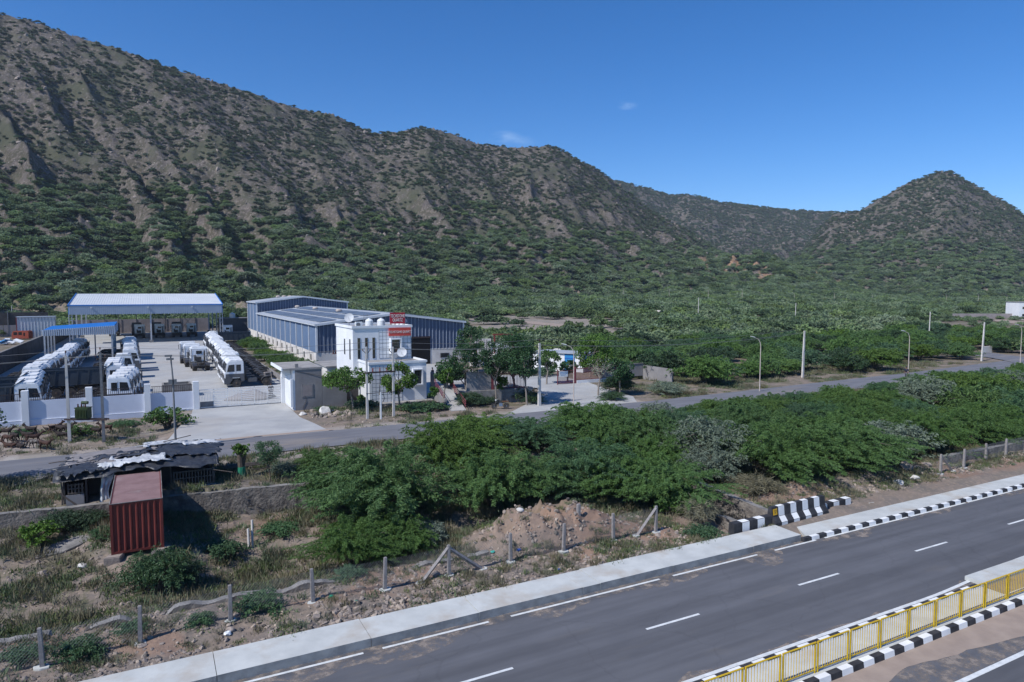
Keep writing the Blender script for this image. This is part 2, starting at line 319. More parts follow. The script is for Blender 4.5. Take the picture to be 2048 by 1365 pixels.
# ground: soils, dust, grassy patches; the hill slopes turn to rock and scree
def ground_mat():
    m = bpy.data.materials.new('soil'); m.use_nodes = True; nt = m.node_tree; N = nt.nodes; L = nt.links; p = N["Principled BSDF"]
    p.inputs["Roughness"].default_value = .97; p.inputs["Specular IOR Level"].default_value = .1
    tc = N.new("ShaderNodeTexCoord")
    def noise(s, d=8, r=.62):
        n = N.new("ShaderNodeTexNoise"); n.inputs["Scale"].default_value = s; n.inputs["Detail"].default_value = d; n.inputs["Roughness"].default_value = r
        L.new(tc.outputs["Object"], n.inputs["Vector"]); return n.outputs[0]
    def mr(f, a, b):
        r = N.new("ShaderNodeMapRange"); r.interpolation_type = 'SMOOTHSTEP'; r.inputs[1].default_value = a; r.inputs[2].default_value = b; L.new(f, r.inputs[0]); return r.outputs[0]
    def mul(a, b):
        x = N.new("ShaderNodeMath"); x.operation = 'MULTIPLY'; L.new(a, x.inputs[0])
        if isinstance(b, float): x.inputs[1].default_value = b
        else: L.new(b, x.inputs[1])
        return x.outputs[0]
    def mix(f, a, b):
        x = N.new("ShaderNodeMixRGB"); L.new(f, x.inputs[0])
        for i, v in ((1, a), (2, b)):
            if isinstance(v, tuple): x.inputs[i].default_value = (*v, 1)
            else: L.new(v, x.inputs[i])
        return x.outputs[0]
    def att(nm):
        a = N.new("ShaderNodeAttribute"); a.attribute_name = nm; return a.outputs["Fac"]
    soil = mix(mr(noise(.45), .35, .65), (.225, .182, .15), (.165, .145, .13))
    soil = mix(mr(noise(3.5), .45, .7), soil, (.27, .215, .175))
    soil = mix(mul(mr(noise(.8, 6), .52, .64), att('grassy')), soil, (.088, .098, .055))
    soil = mix(mul(mr(noise(.3, 4), .48, .6), att('grassy')), soil, (.13, .12, .08))
    soil = mix(mul(att('red'), .62), soil, (.27, .165, .115))
    soil = mix(att('pale'), soil, (.46, .43, .40))
    rock = mix(mr(noise(.05, 8), .35, .65), (.142, .124, .112), (.1, .088, .082))
    rock = mix(mr(noise(.12, 9, .72), .46, .5), rock, (.085, .078, .06)); rock = mix(mr(noise(.35, 6), .5, .68), rock, (.2, .172, .152))
    rock = mix(mr(noise(.9, 4), .6, .7), rock, (.36, .33, .31))
    rock = mix(mr(noise(.022, 6), .5, .62), rock, (.085, .088, .06))
    c = mix(att('hill'), soil, rock)
    c = mix(att('dune'), c, (.42, .25, .14))
    L.new(c, p.inputs["Base Color"])
    b = N.new("ShaderNodeBump"); b.inputs["Strength"].default_value = .7; b.inputs["Distance"].default_value = .08; L.new(noise(6, 8), b.inputs["Height"])
    b2 = N.new("ShaderNodeBump"); b2.inputs["Strength"].default_value = .9; b2.inputs["Distance"].default_value = 3.0; L.new(mul(noise(.16, 10, .7), att('hill')), b2.inputs["Height"]); L.new(b.outputs[0], b2.inputs["Normal"])
    L.new(b2.outputs[0], p.inputs["Normal"])
    return m
MT['soil'] = ground_mat()
def track_mat():
    m = mat('highway_asphalt', (.105, .108, .12), (.09, .093, .104), 1.2, .9, .25, 60, stretch=(.3, 1, 1), c3=(.13, .124, .122), sc3=.5, t3=(.58, .78), bd=.01); nt = m.node_tree; N = nt.nodes; L = nt.links
    tc = N.new("ShaderNodeTexCoord"); mp_ = N.new("ShaderNodeMapping"); mp_.inputs["Scale"].default_value = (.02, 1, 1); L.new(tc.outputs["Object"], mp_.inputs[0]); nz_ = N.new("ShaderNodeTexNoise"); nz_.inputs["Scale"].default_value = .95; nz_.inputs["Detail"].default_value = 3; L.new(mp_.outputs[0], nz_.inputs["Vector"])
    r = N.new("ShaderNodeMapRange"); r.inputs[1].default_value = .42; r.inputs[2].default_value = .62; r.inputs[3].default_value = .86; r.inputs[4].default_value = 1.14; L.new(nz_.outputs[0], r.inputs[0])
    vo = N.new("ShaderNodeTexVoronoi"); vo.feature = 'DISTANCE_TO_EDGE'; vo.inputs["Scale"].default_value = .22; nw = N.new("ShaderNodeTexNoise"); nw.inputs["Scale"].default_value = .8; nw.inputs["Detail"].default_value = 6; L.new(tc.outputs["Object"], nw.inputs["Vector"]); va = N.new("ShaderNodeVectorMath"); va.operation = 'MULTIPLY_ADD'; L.new(nw.outputs["Color"], va.inputs[0]); va.inputs[1].default_value = (1.5, 1.5, 0); L.new(tc.outputs["Object"], va.inputs[2]); L.new(va.outputs[0], vo.inputs["Vector"])
    cr = N.new("ShaderNodeMapRange"); cr.inputs[1].default_value = .0; cr.inputs[2].default_value = .012; cr.inputs[3].default_value = .9; cr.inputs[4].default_value = 1; L.new(vo.outputs["Distance"], cr.inputs[0])
    mu = N.new("ShaderNodeMath"); mu.operation = 'MULTIPLY'; L.new(r.outputs[0], mu.inputs[0]); L.new(cr.outputs[0], mu.inputs[1])
    h = N.new("ShaderNodeHueSaturation"); p = N["Principled BSDF"]; src = p.inputs["Base Color"].links[0].from_socket; L.new(src, h.inputs["Color"]); L.new(mu.outputs[0], h.inputs["Value"]); L.new(h.outputs[0], p.inputs["Base Color"]); return m
MT['highway_asphalt'] = track_mat()
def thin_dust():
    m = mat('dust_thin', (.30, .255, .22), (.24, .205, .18), 3, .97); nt = m.node_tree; N = nt.nodes; L = nt.links; tc = N.new("ShaderNodeTexCoord"); nz_ = N.new("ShaderNodeTexNoise"); nz_.inputs["Scale"].default_value = 1.6; nz_.inputs["Detail"].default_value = 9; nz_.inputs["Roughness"].default_value = .7; L.new(tc.outputs["Object"], nz_.inputs["Vector"])
    r = N.new("ShaderNodeMapRange"); r.inputs[1].default_value = .44; r.inputs[2].default_value = .6; r.inputs[3].default_value = 0; r.inputs[4].default_value = .85; L.new(nz_.outputs[0], r.inputs[0]); t = N.new("ShaderNodeBsdfTransparent"); x = N.new("ShaderNodeMixShader"); L.new(r.outputs[0], x.inputs[0]); L.new(t.outputs[0], x.inputs[1]); L.new(N["Principled BSDF"].outputs[0], x.inputs[2]); L.new(x.outputs[0], N["Material Output"].inputs[0]); return m
MT['dust_thin'] = thin_dust()
# ------------------------------------------------------------------ mesh building
COL = scene.collection
def link(o, parent=None):
    COL.objects.link(o)
    if parent is not None: o.parent = parent
    return o
def tag(o, label=None, cat=None, group=None, kind=None):
    if label: o['label'] = label
    if cat: o['category'] = cat
    if group: o['group'] = group
    if kind: o['kind'] = kind
    return o
def empty(name, loc, rz=0, label=None, cat=None, group=None):
    o = bpy.data.objects.new(name, None); o.empty_display_size = .3; COL.objects.link(o)
    o.location = loc; o.rotation_euler = (0, 0, rz); return tag(o, label, cat, group)
class MB:
    def __init__(s): s.v = []; s.f = []; s.m = []
    def add(s, vs, fs, mi=0):
        b = len(s.v); s.v += [tuple(v) for v in vs]; s.f += [tuple(i + b for i in f) for f in fs]; s.m += [mi] * len(fs); return s
    def box(s, x0, x1, y0, y1, z0, z1, mi=0):
        return s.add([(x0, y0, z0), (x1, y0, z0), (x1, y1, z0), (x0, y1, z0), (x0, y0, z1), (x1, y0, z1), (x1, y1, z1), (x0, y1, z1)],
                     [(0, 3, 2, 1), (4, 5, 6, 7), (0, 1, 5, 4), (1, 2, 6, 5), (2, 3, 7, 6), (3, 0, 4, 7)], mi)
    def prism(s, prof, axis, t0, t1, mi=0):
        "extrude a closed 2-D profile along an axis ('x': profile is (y,z); 'y': (x,z); 'z': (x,y))"
        f = {'x': lambda p, t: (t, p[0], p[1]), 'y': lambda p, t: (p[0], t, p[1]), 'z': lambda p, t: (p[0], p[1], t)}[axis]
        n = len(prof); vs = [f(p, t0) for p in prof] + [f(p, t1) for p in prof]
        fs = [tuple(range(n)), tuple(range(2 * n - 1, n - 1, -1))] + [(i, i + n, (i + 1) % n + n, (i + 1) % n) for i in range(n)]
        return s.add(vs, fs, mi)
    def tube(s, pts, r, k=6, mi=0, cap=True):
        pts = [Vector(p) for p in pts]; n = len(pts); rs = r if isinstance(r, (list, tuple)) else [r] * n; vs = []
        for i, p in enumerate(pts):
            d = (pts[min(i + 1, n - 1)] - pts[max(i - 1, 0)]).normalized()
            u = d.cross(Vector((0, 0, 1)));
            if u.length < 1e-3: u = Vector((1, 0, 0))
            u.normalize(); w_ = d.cross(u)
            vs += [p + (u * math.cos(2 * math.pi * j / k) + w_ * math.sin(2 * math.pi * j / k)) * rs[i] for j in range(k)]
        fs = [(i * k + j, i * k + (j + 1) % k, (i + 1) * k + (j + 1) % k, (i + 1) * k + j) for i in range(n - 1) for j in range(k)]
        if cap: fs += [tuple(range(k - 1, -1, -1)), tuple(range((n - 1) * k, n * k))]
        return s.add(vs, fs, mi)
    def lathe(s, prof, c=(0, 0, 0), axis='z', k=14, mi=0):
        "revolve (r, h) pairs"
        vs = []
        for r, h in prof:
            for j in range(k):
                t = 2 * math.pi * j / k; p = (r * math.cos(t), r * math.sin(t), h)
                if axis == 'y': p = (p[0], p[2], p[1])
                if axis == 'x': p = (p[2], p[0], p[1])
                vs.append((c[0] + p[0], c[1] + p[1], c[2] + p[2]))
        n = len(prof)
        fs = [(i * k + j, i * k + (j + 1) % k, (i + 1) * k + (j + 1) % k, (i + 1) * k + j) for i in range(n - 1) for j in range(k)]
        fs += [tuple(range(k - 1, -1, -1)), tuple(range((n - 1) * k, n * k))]
        return s.add(vs, fs, mi)
    def build(s, name, mats, parent=None, loc=None, smooth=False, bevel=0):
        me = bpy.data.meshes.new(name); me.from_pydata([tuple(map(float, v)) for v in s.v], [], s.f)
        if not isinstance(mats, (list, tuple)): mats = [mats]
        for m in mats: me.materials.append(MT[m] if isinstance(m, str) else m)
        me.polygons.foreach_set("material_index", s.m)
        bm = bmesh.new(); bm.from_mesh(me)
        if bevel:
            bmesh.ops.remove_doubles(bm, verts=bm.verts, dist=1e-5)
            es = [e for e in bm.edges if len(e.link_faces) == 2 and e.calc_face_angle(0) > .4]
            bmesh.ops.bevel(bm, geom=es, offset=bevel, segments=2, affect='EDGES', clamp_overlap=True)
        bmesh.ops.recalc_face_normals(bm, faces=bm.faces); bm.to_mesh(me); bm.free()
        if smooth: me.polygons.foreach_set("use_smooth", [True] * len(me.polygons))
        o = bpy.data.objects.new(name, me)
        if loc is not None: o.location = loc
        return link(o, parent)
def arr_mesh(name, V, F, mats, mi=None, smooth=False):
    me = bpy.data.meshes.new(name); V = np.asarray(V, np.float32); F = np.asarray(F, np.int32); k = F.shape[1]
    me.vertices.add(len(V)); me.vertices.foreach_set("co", V.ravel()); me.loops.add(F.size); me.loops.foreach_set("vertex_index", F.ravel())
    me.polygons.add(len(F)); me.polygons.foreach_set("loop_start", np.arange(0, F.size, k, dtype=np.int32)); me.polygons.foreach_set("loop_total", np.full(len(F), k, np.int32))
    for m in mats: me.materials.append(MT[m] if isinstance(m, str) else m)
    if mi is not None: me.polygons.foreach_set("material_index", np.asarray(mi, np.int32))
    if smooth: me.polygons.foreach_set("use_smooth", np.ones(len(F), bool))
    me.update(calc_edges=True); return me
def copy_tree(o, parent=None):
    c = o.copy(); COL.objects.link(c); c.parent = parent
    for ch in o.children: copy_tree(ch, c)
    return c
ORD = ['first', 'second', 'third', 'fourth', 'fifth', 'sixth', 'seventh', 'eighth', 'ninth', 'tenth', 'eleventh', 'twelfth', 'thirteenth', 'fourteenth', 'fifteenth', 'sixteenth', 'seventeenth', 'eighteenth', 'nineteenth', 'twentieth', 'twenty-first', 'twenty-second', 'twenty-third', 'twenty-fourth', 'twenty-fifth', 'twenty-sixth']
# ------------------------------------------------------------------ the ground, one sheet to the horizon
def CLEAR(a, n):
    Y = ST * a + CT * n; p = 1024 + FPX * (CT * a - ST * n) / np.maximum(Y, 1); q = 160 * (fbm(a / 22, n / 22, 305, 3) - .5)
    return sst(925, 965, p + q) * (1 - sst(1235, 1290, p + q)) * sst(158, 172, Y) * (1 - sst(265, 290, Y + q * .3))
def make_ground():
    ux = np.linspace(-1.3, 1.25, 740)
    Y = np.concatenate([np.geomspace(9, 90, 330)[:-1], np.geomspace(90, 2700, 420)])
    U, YY = np.meshgrid(ux, Y); X = U * YY
    a = CT * X + ST * YY; n = -ST * X + CT * YY
    z = H(a, n); V = np.stack([a, n, z], -1).reshape(-1, 3)
    r, c = U.shape; i = np.arange(r * c).reshape(r, c)
    F = np.stack([i[:-1, :-1], i[:-1, 1:], i[1:, 1:], i[1:, :-1]], -1).reshape(-1, 4)
    me = arr_mesh('ground', V, F, ['soil'], smooth=True)
    hill_m = sst(8, 30, z) * sst(190, 300, YY)
    hill_m = np.maximum(hill_m, sst(560, 800, YY) * (U > .3))
    dune = sst(.245, .30, U) * (1 - sst(.44, .50, U)) * sst(600, 640, YY) * (1 - sst(800, 860, YY)) * sst(.5, .6, fbm(U * 110, YY / 14, 91, 3))
    dune = np.maximum(dune, sst(.5, .56, U) * sst(560, 590, YY) * (1 - sst(640, 680, YY)) * sst(.56, .64, fbm(U * 90, YY / 20, 93, 3)))
    grassy = .75 * sst(31.5, 33, n) + .12 * (n < 31.5); grassy = np.where((n > 60) & (n < 76) & (a < 27), .35, grassy)
    grassy = np.where(YY > 160, 1.0 - .25 * CLEAR(a, n), grassy)
    red = .8 * sst(.5, .62, fbm(a / 2.2, n / 2.2, 55, 3)) * sst(27, 28, n) * (1 - sst(31.5, 33, n)) + .7 * np.exp(-(((a - 19.5) / 4.2) ** 2 + ((n - 32) / 2.6) ** 2)) + .9 * np.exp(-(((a - 6) / 2.2) ** 2 + ((n - 42.6) / 1.2) ** 2)) + .6 * np.exp(-(((a - 25) / 3) ** 2 + ((n - 30.5) / 1.8) ** 2))
    red = np.clip(red, 0, 1)
    pale = .75 * sst(52, 54, a) * (1 - sst(76, 80, a)) * sst(108, 114, n) * (1 - sst(118, 126, n)) * 0
    # broken white quartz behind the warehouse yard, pale dust on the verges
    pale = pale + .9 * sst(47.5, 49, a) * (1 - sst(64, 68, a)) * sst(88, 92, n) * (1 - sst(122, 130, n)) * sst(.36, .5, fbm(a / 2, n / 2, 57, 3))
    pale = pale + .35 * sst(59.2, 59.4, n) * (1 - sst(60.2, 61.6, n)) * (a < 48) + .3 * sst(50.2, 51.8, n) * (1 - sst(53, 53.2, n)) * (a < 14)
    pale = pale + .22 * CLEAR(a, n) * (.4 + fbm(a / 5, n / 5, 59, 3))
    pale = np.clip(pale + .25 * sst(.55, .62, fbm(a / 3, n / 3, 58, 3)) * (n > 59) * (n < 76) * (a < 12), 0, 1)
    for nm, v in (('hill', hill_m), ('dune', dune * .6), ('grassy', grassy), ('red', red), ('pale', pale)):
        at = me.attributes.new(nm, 'FLOAT', 'POINT'); at.data.foreach_set('value', np.ascontiguousarray(np.broadcast_to(v, U.shape), np.float32).ravel())
    o = bpy.data.objects.new('ground', me); link(o); tag(o, kind='structure')
make_ground()
def strip(name, mats, pts_lo, pts_hi, z, kind='structure', parent=None, thick=0):
    "a sheet between two polylines (a, n)"
    b = MB(); k = len(pts_lo)
    vs = [(*p, z) for p in pts_lo] + [(*p, z) for p in pts_hi]
    b.add(vs, [(i, i + 1, k + i + 1, k + i) for i in range(k - 1)])
    if thick:
        vs2 = [(x, y, zz - thick) for x, y, zz in vs]; lo = len(b.v); b.add(vs2, [])
        for i in range(k - 1):
            b.f += [(i, i + 1, lo + i + 1, lo + i), (k + i, k + i + 1, lo + k + i + 1, lo + k + i)]; b.m += [0, 0]
        b.f += [(0, k, lo + k, lo), (k - 1, 2 * k - 1, lo + 2 * k - 1, lo + k - 1)]; b.m += [0, 0]
    o = b.build(name, mats, parent); return tag(o, kind=kind) if kind else o
# highway, its far carriageway, the service road
strip('highway', 'highway_asphalt', [(-90, 17.1), (500, 17.1)], [(-90, 25.12), (500, 25.12)], 0)
strip('highway_carriageway', 'highway_asphalt', [(-90, 4), (500, 4)], [(-90, 15.3), (500, 15.3)], 0)
def wavy(name, m, a0, a1, n0f, n1f, z, step=.35):
    A = np.arange(a0, a1, step); return strip(name, m, [(x, float(n0f(x))) for x in A], [(x, float(n1f(x))) for x in A], z)
wavy('sand_drift_edge', 'dust_thin', -20, 80, lambda x: 13.5 - .5 * fbm(x / 2.5, 3, 8, 4), lambda x: 15.2, .0035)
wavy('sand_drift', 'sand_dust', -20, 80, lambda x: 14.25 - 1.1 * fbm(x / 3.5, 3, 5, 4) + .55 * math.sin(x / 3.1), lambda x: 15.27, .0065)
wavy('road_edge_dust', 'dust_thin', -40, 110, lambda x: 24.75 - 1.3 * max(0, fbm(x / 2.5, 8, 15, 4) - .34) * 2 - .03, lambda x: 25.11, .004)
wavy('road_edge_dust', 'dust_thin', -20, 120, lambda x: 17.2, lambda x: 17.5 + .7 * fbm(x / 1.3, 2, 16, 3), .004)
lm = MB()
def seg(a0, a1, n0, n1, z=.009): lm.add([(a0, n0, z), (a1, n0, z), (a1, n1, z), (a0, n1, z)], [(0, 1, 2, 3)])
for k in range(-8, 40): seg(8.4 + 9 * k, 11.25 + 9 * k, 21.17, 21.3)
x = -60.0
while x < 300:      # the edge line, worn through in places
    l = 3 + 6 * vn(x, 1, 3); seg(x, x + l, 24.74, 24.87); x += l + (.25 if x > 30 else .5 + 1.1 * vn(x, 5, 4))
A = np.arange(-40, 200, 1.0)
def medn(x): return 17.5 + .55 * float(sst(30, 40, x)) + .5 * float(sst(40, 60, x))
for x in A: lm.add([(x, medn(x), .009), (x + 1, medn(x + 1), .009), (x + 1, medn(x + 1) + .17, .009), (x, medn(x) + .17, .009)], [(0, 1, 2, 3)])
seg(-60, 300, 12.98, 13.18)
tag(lm.build('lane_marking', 'line_white'), kind='structure')
NR = [(x, road_far(x) - (6.1 if x < 100 else 6.1 + (x - 100) * .01)) for x in np.arange(-90, 400, 6.)]
strip('service_road', 'asphalt_old', NR, [(x, float(road_far(x))) for x in np.arange(-90, 400, 6.)], 1.712)
# pavement beside the highway: thick slabs with open joints up to the culvert, a lower one after it
pv = MB(); x = -34.0; k = 0
while x < 31.2:
    l = min([4.6, 5.2, .95, 4.3, 5.5][k % 5], 31.3 - x); zt = .35 + .012 * math.sin(k * 3.1)
    if x + l > 31.0: l = 31.3 - x
    b0 = 26.85 + .05 * math.sin(k)
    pv.prism([(25.1, -.2), (25.1, zt), (b0, zt + .01), (b0, -.2)], 'x', x + .012, x + l - .012); x += l; k += 1
o = pv.build('pavement', ['concrete', 'kerb_face']); tag(o, kind='structure')
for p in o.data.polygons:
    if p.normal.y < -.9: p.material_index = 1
pv = MB(); x = 32.6; k = 0
pv.add([(31.9, 25.15, .15), (31.95, 25.4, .15), (32.9, 26.92, .15), (39.4, 27.5, .15), (39.4, 25.15, .15)] + [(31.9, 25.15, -.3), (31.95, 25.4, -.3), (32.9, 26.92, -.3), (39.4, 27.5, -.3), (39.4, 25.15, -.3)], [(4, 3, 2, 1, 0)] + [(i, (i + 1) % 5, (i + 1) % 5 + 5, i + 5) for i in range(5)])
for x in np.arange(39.42, 130, 4.5): pv.prism([(25.15, -.3), (25.15, .15), (27.7 + .25 * vn(x, 2, 2), .15), (27.7, -.3)], 'x', x, x + 4.47)
tag(pv.build('pavement', 'concrete'), kind='structure')
def kerb(a0, a1, n0, n1, h, L=.6, face=-1):
    b = MB(); x = a0; k = 0
    while x < a1:
        q = .05
        prof = [(n0, -.1), (n0 + (q if face < 0 else 0), h), (n1 - (q if face > 0 else 0), h), (n1, -.1)]
        b.prism(prof, 'x', x, min(x + L - .004, a1), k % 2); x += L; k += 1
    tag(b.build('kerb', ['paint_black', 'paint_white']), kind='structure')
kerb(31.3, 110, 24.86, 25.13, .2, .62)
kerb(-14, 33.4, 17.0, 17.28, .2, .6, 1)
kerb(-14, 95, 15.22, 15.5, .22, .6)
ms = MB()
for x in np.arange(-14, 33.3, 1.35): ms.box(x, min(x + 1.34, 33.3), 15.5, 17.0, -.1, .17 + .004 * math.sin(x * 5))
ms.box(33.3, 60, 15.5, 16.0, -.1, .172)
for x in np.arange(33.9, 60, 1.5): ms.box(x + .03, x + 1.48, 17.0, 17.95, -.1, .19)
for x in (33.32, 37.4): ms.box(x, x + .12, 16.0, 17.0, -.1, .175)
for x in np.arange(37.6, 60, 1.2): ms.box(x, x + 1.18, 16.0, 17.0, -.1, .17)
tag(ms.build('median_strip', 'concrete'), kind='structure')
strip('median_bed', 'soil', [(33.4, 16.0), (37.4, 16.0)], [(33.4, 17.0), (37.4, 17.0)], .02)
# concrete drives and yard
dr = MB()
dr.add([(.4, 59.2, 1.722), (13.3, 59.2, 1.722), (12.9, 63, 1.722), (12.3, 67, 1.722), (12.35, 71.2, 1.722), (12.45, 76.5, 1.722), (3.4, 76.5, 1.722), (3.2, 74, 1.722), (2.2, 69, 1.722)], [tuple(range(9))])
tag(dr.build('driveway', 'concrete_drive'), kind='structure')
dr = MB(); dr.add([(30.5, 59.0, 1.722), (33.2, 58.9, 1.722), (46.6, 59.0, 1.722), (48.8, 62.5, 1.722), (49.2, 67, 1.722), (51.2, 75, 1.722), (51.5, 84, 1.722), (43.5, 88, 1.722), (42.5, 73, 1.722), (37.5, 65.5, 1.722), (34, 62.3, 1.722)], [tuple(range(11))])
tag(dr.build('driveway', 'concrete_drive'), kind='structure')
strip('yard_floor', 'concrete_drive', [(-19.8, 76.8), (15.3, 76.8)], [(-19.8, 230), (15.3, 230)], 1.70)
strip('wet_floor_patch', 'sand_dust', [(3.4, 59.3), (14, 59.3)], [(3.4, 59.9), (13.4, 59.9)], 1.728)
# ------------------------------------------------------------------ roadside: barrier, railing, fence, walls
t = empty('crash_barrier', (33.7, 27.35, .0), R(2.2), 'tall black and white striped concrete barrier with a yellow number plate', 'barrier')
prof = [(-.40, .1), (-.40, .42), (-.16, .72), (-.10, 1.28), (.16, 1.28), (.22, .72), (.34, .42), (.34, .1)]
b = MB(); L0 = 4.8 / 9
for k in range(9): b.prism(prof, 'x', -2.4 + k * L0, -2.4 + (k + 1) * L0 - .002, k % 2)
b.build('barrier_body', ['paint_black', 'paint_white'], t, bevel=.012)
b = MB(); b.add([(-2.36, -.136, 1.2), (-2.36, -.136 - .0, .84), (-2.0, -.15, .84), (-2.0, -.136, 1.2)], [(0, 1, 2, 3)]); b.v = [(x, -.125 - .045 * (1.2 - z) / .4 - .012, z) for x, y, z in b.v]
pl = b.build('number_plate', 'number_yellow', t)
def text_obj(name, s, size, m, parent, loc, rot, ext=.01, sx=1, bold=0):
    c = bpy.data.curves.new(name, 'FONT'); c.body = s; c.size = size; c.align_x = 'CENTER'; c.align_y = 'CENTER'; c.extrude = ext; c.offset = bold; c.space_character = 1.05; c.space_line = .9
    o = bpy.data.objects.new(name, c); COL.objects.link(o); dg = bpy.context.evaluated_depsgraph_get()
    me = bpy.data.meshes.new_from_object(o.evaluated_get(dg)); me.materials.clear(); me.materials.append(MT[m]); bpy.data.objects.remove(o)
    o = bpy.data.objects.new(name, me); link(o, parent); o.location = loc; o.rotation_euler = rot; o.scale = (sx, 1, 1); return o
text_obj('plate_number', '574\n/4', .15, 'paint_black', t, (-2.18, -.172, 1.03), (R(90), 0, 0), .002)
for i, (a0, a1, nn, lb) in enumerate(((28.3, 31.28, 27.1, 'low striped kerb wall left of the tall barrier, by the fence end'), (36.15, 39.15, 27.6, 'low striped kerb wall right of the tall striped barrier'))):
    t = empty('kerb_wall', (a0, nn, 0), R(0 if i == 0 else 2.5), lb, 'kerb wall', 'low striped walls beside the barrier'); b = MB(); L0 = .6; m = int(round((a1 - a0) / L0))
    for k in range(m): b.prism([(-.03, .1), (0, .82 if i == 0 else .6), (.42, .82 if i == 0 else .6), (.45, .1)], 'x', k * L0, (k + 1) * L0 - .002, k % 2 if i == 0 else (k + 1) % 2)
    b.build('wall_body', ['paint_black', 'paint_white'], t, bevel=.02)
# yellow railing panels on the median
def make_rail():
    t = empty('railing_panel', (0, 0, 0), 0)
    for x in (0, 1.63): b = MB(); b.box(x - .025, x + .025, -.025, .025, -.02, 1.12); b.build('post', 'rail_yellow', t)
    b = MB(); b.tube([(-.03, 0, 1.13), (1.66, 0, 1.13)], .03, 8); b.build('top_rail', 'rail_yellow', t)
    b = MB(); b.box(.02, 1.61, -.015, .015, .1, .14); b.build('bottom_rail', 'rail_yellow', t)
    b = MB()
    for k in range(11): x = .13 + k * .136; b.tube([(x, 0, .12), (x, 0, 1.11)], .011, 5)
    b.build('bars', 'rail_yellow', t); return t
proto = make_rail(); a0 = 22.4 - 1.78 * 5
for i in range(16):
    o = proto if i == 0 else copy_tree(proto); o.location = (a0 + i * 1.78, 15.68, .16)
    tag(o, 'yellow railing panel on the median, %s from the near left end' % ORD[i], 'railing', 'yellow railing panels on the median')
# wire fences on stone posts
def fence(name, label, posts, braces, mesh_a, stub=None):
    t = empty(name, (posts[0][0], posts[0][1], 0), 0, label, 'fence'); ox, oy = posts[0][0], posts[0][1]
    for i, (a, n, h) in enumerate(posts):
        z = hz(a, n); b = MB(); q = .085
        b.prism([(-q, -q), (q, -q), (q, q), (-q, q)], 'z', z - .3, z + h); ln = .03 * math.sin(i * 2.3)
        b.v = [(x * (1 - .18 * (zz - z) / h) + ln * (zz - z), y * (1 - .18 * (zz - z) / h), zz) for x, y, zz in b.v]
        b.build('post', 'post_stone', t, (a - ox, n - oy, 0), bevel=.02)
        if h > 1:
            b = MB(); r = .28; k = 7; rr = [r * random.uniform(.75, 1.25) for _ in range(k)]
            b.prism([(rr[j] * math.cos(2 * math.pi * j / k), rr[j] * .8 * math.sin(2 * math.pi * j / k)) for j in range(k)], 'z', z - .1, z + .05 + .02 * math.sin(i)); b.build('footing', 'concrete', t, (a - ox, n - oy, 0), bevel=.015)
    for (a, n), (a2, n2), hh in braces:
        z = hz(a, n); z2 = hz(a2, n2); b = MB(); b.tube([(a - ox, n - oy, z + hh), (a2 - ox, n2 - oy, z2 - .05)], [.085, .1], 4); b.build('brace', 'post_stone', t)
        b = MB(); b.prism([(a2 - ox + .25 * math.cos(2 * math.pi * j / 6), n2 - oy + .2 * math.sin(2 * math.pi * j / 6)) for j in range(6)], 'z', z2 - .1, z2 + .05); b.build('footing', 'concrete', t)
    # chain link: two families of slanting wires
    b = MB(); P = [p for p in posts if p[2] > 1]; s = .13; hw = 1.22; r_ = .0042; PA = [p[0] for p in P]; PN = [p[1] for p in P]; PZ = [hz(p[0], p[1]) for p in P]
    def pos(a): return float(np.interp(a, PA, PN)), float(np.interp(a, PA, PZ))
    x = mesh_a[0]
    while x < mesh_a[1]:
        for dr_ in (1, -1):
            x2 = x + dr_ * hw
            x2c = min(max(x2, mesh_a[0]), mesh_a[1]); f = abs((x2c - x) / hw)
            n0, z0 = pos(x); n1, z1 = pos(x2c); p0 = (x - ox, n0 - oy + .1, z0 + .12); p1 = (x2c - ox, n1 - oy + .1, z1 + .12 + hw * f)
            b.add([(p0[0] - r_, p0[1], p0[2]), (p0[0] + r_, p0[1] - r_, p0[2]), (p0[0], p0[1] + r_, p0[2]), (p1[0] - r_, p1[1], p1[2]), (p1[0] + r_, p1[1] - r_, p1[2]), (p1[0], p1[1] + r_, p1[2])], [(0, 1, 4, 3), (1, 2, 5, 4), (2, 0, 3, 5)])
            if f > .99 or True: pass
        x += s
    b.build('wire_mesh', 'wire', t); return t
ph = 1.5
P1 = [(-10.4, 28.8, ph), (-7.1, 28.8, ph)] + [(a, n, ph) for a, n in ((-3.9, 28.95), (-.8, 29.15), (2.45, 29.35), (5.8, 29.5), (8.95, 29.3), (12.07, 29.25), (15.5, 29.5), (18.65, 29.55), (21.85, 29.55), (24.7, 29.45))] + [(21.0, 31.3, .75)]
P1 = P1[:-1]
fence('wire_fence', 'long chain link fence on grey stone posts, left of the striped barrier', P1, [((12.07, 29.25), (10.7, 29.4), 1.42), ((12.07, 29.25), (13.9, 29.35), 1.35), ((24.7, 29.45), (23.4, 29.55), 1.4)], (-10.4, 24.7))
P2 = [(51.7, 29.4, ph), (54.8, 29.45, ph), (58.4, 29.75, ph), (61.6, 29.9, ph), (65, 30.1, ph), (68.4, 30.2, ph), (72, 30.4, ph)]
fence('wire_fence', 'short wire fence on pale stone posts at the right edge', P2, [((51.7, 29.4), (53.1, 29.3), 1.4)], (51.7, 72))
b = MB(); z = hz(21, 31.2); b.prism([(-.1, -.1), (.1, -.1), (.1, .1), (-.1, .1)], 'z', z - .2, z + .7); tag(b.build('stone_stub', 'post_stone', None, (20.6, 31.1, 0), bevel=.03), 'short broken stone post stub standing behind the fence near its right end', 'stone post')
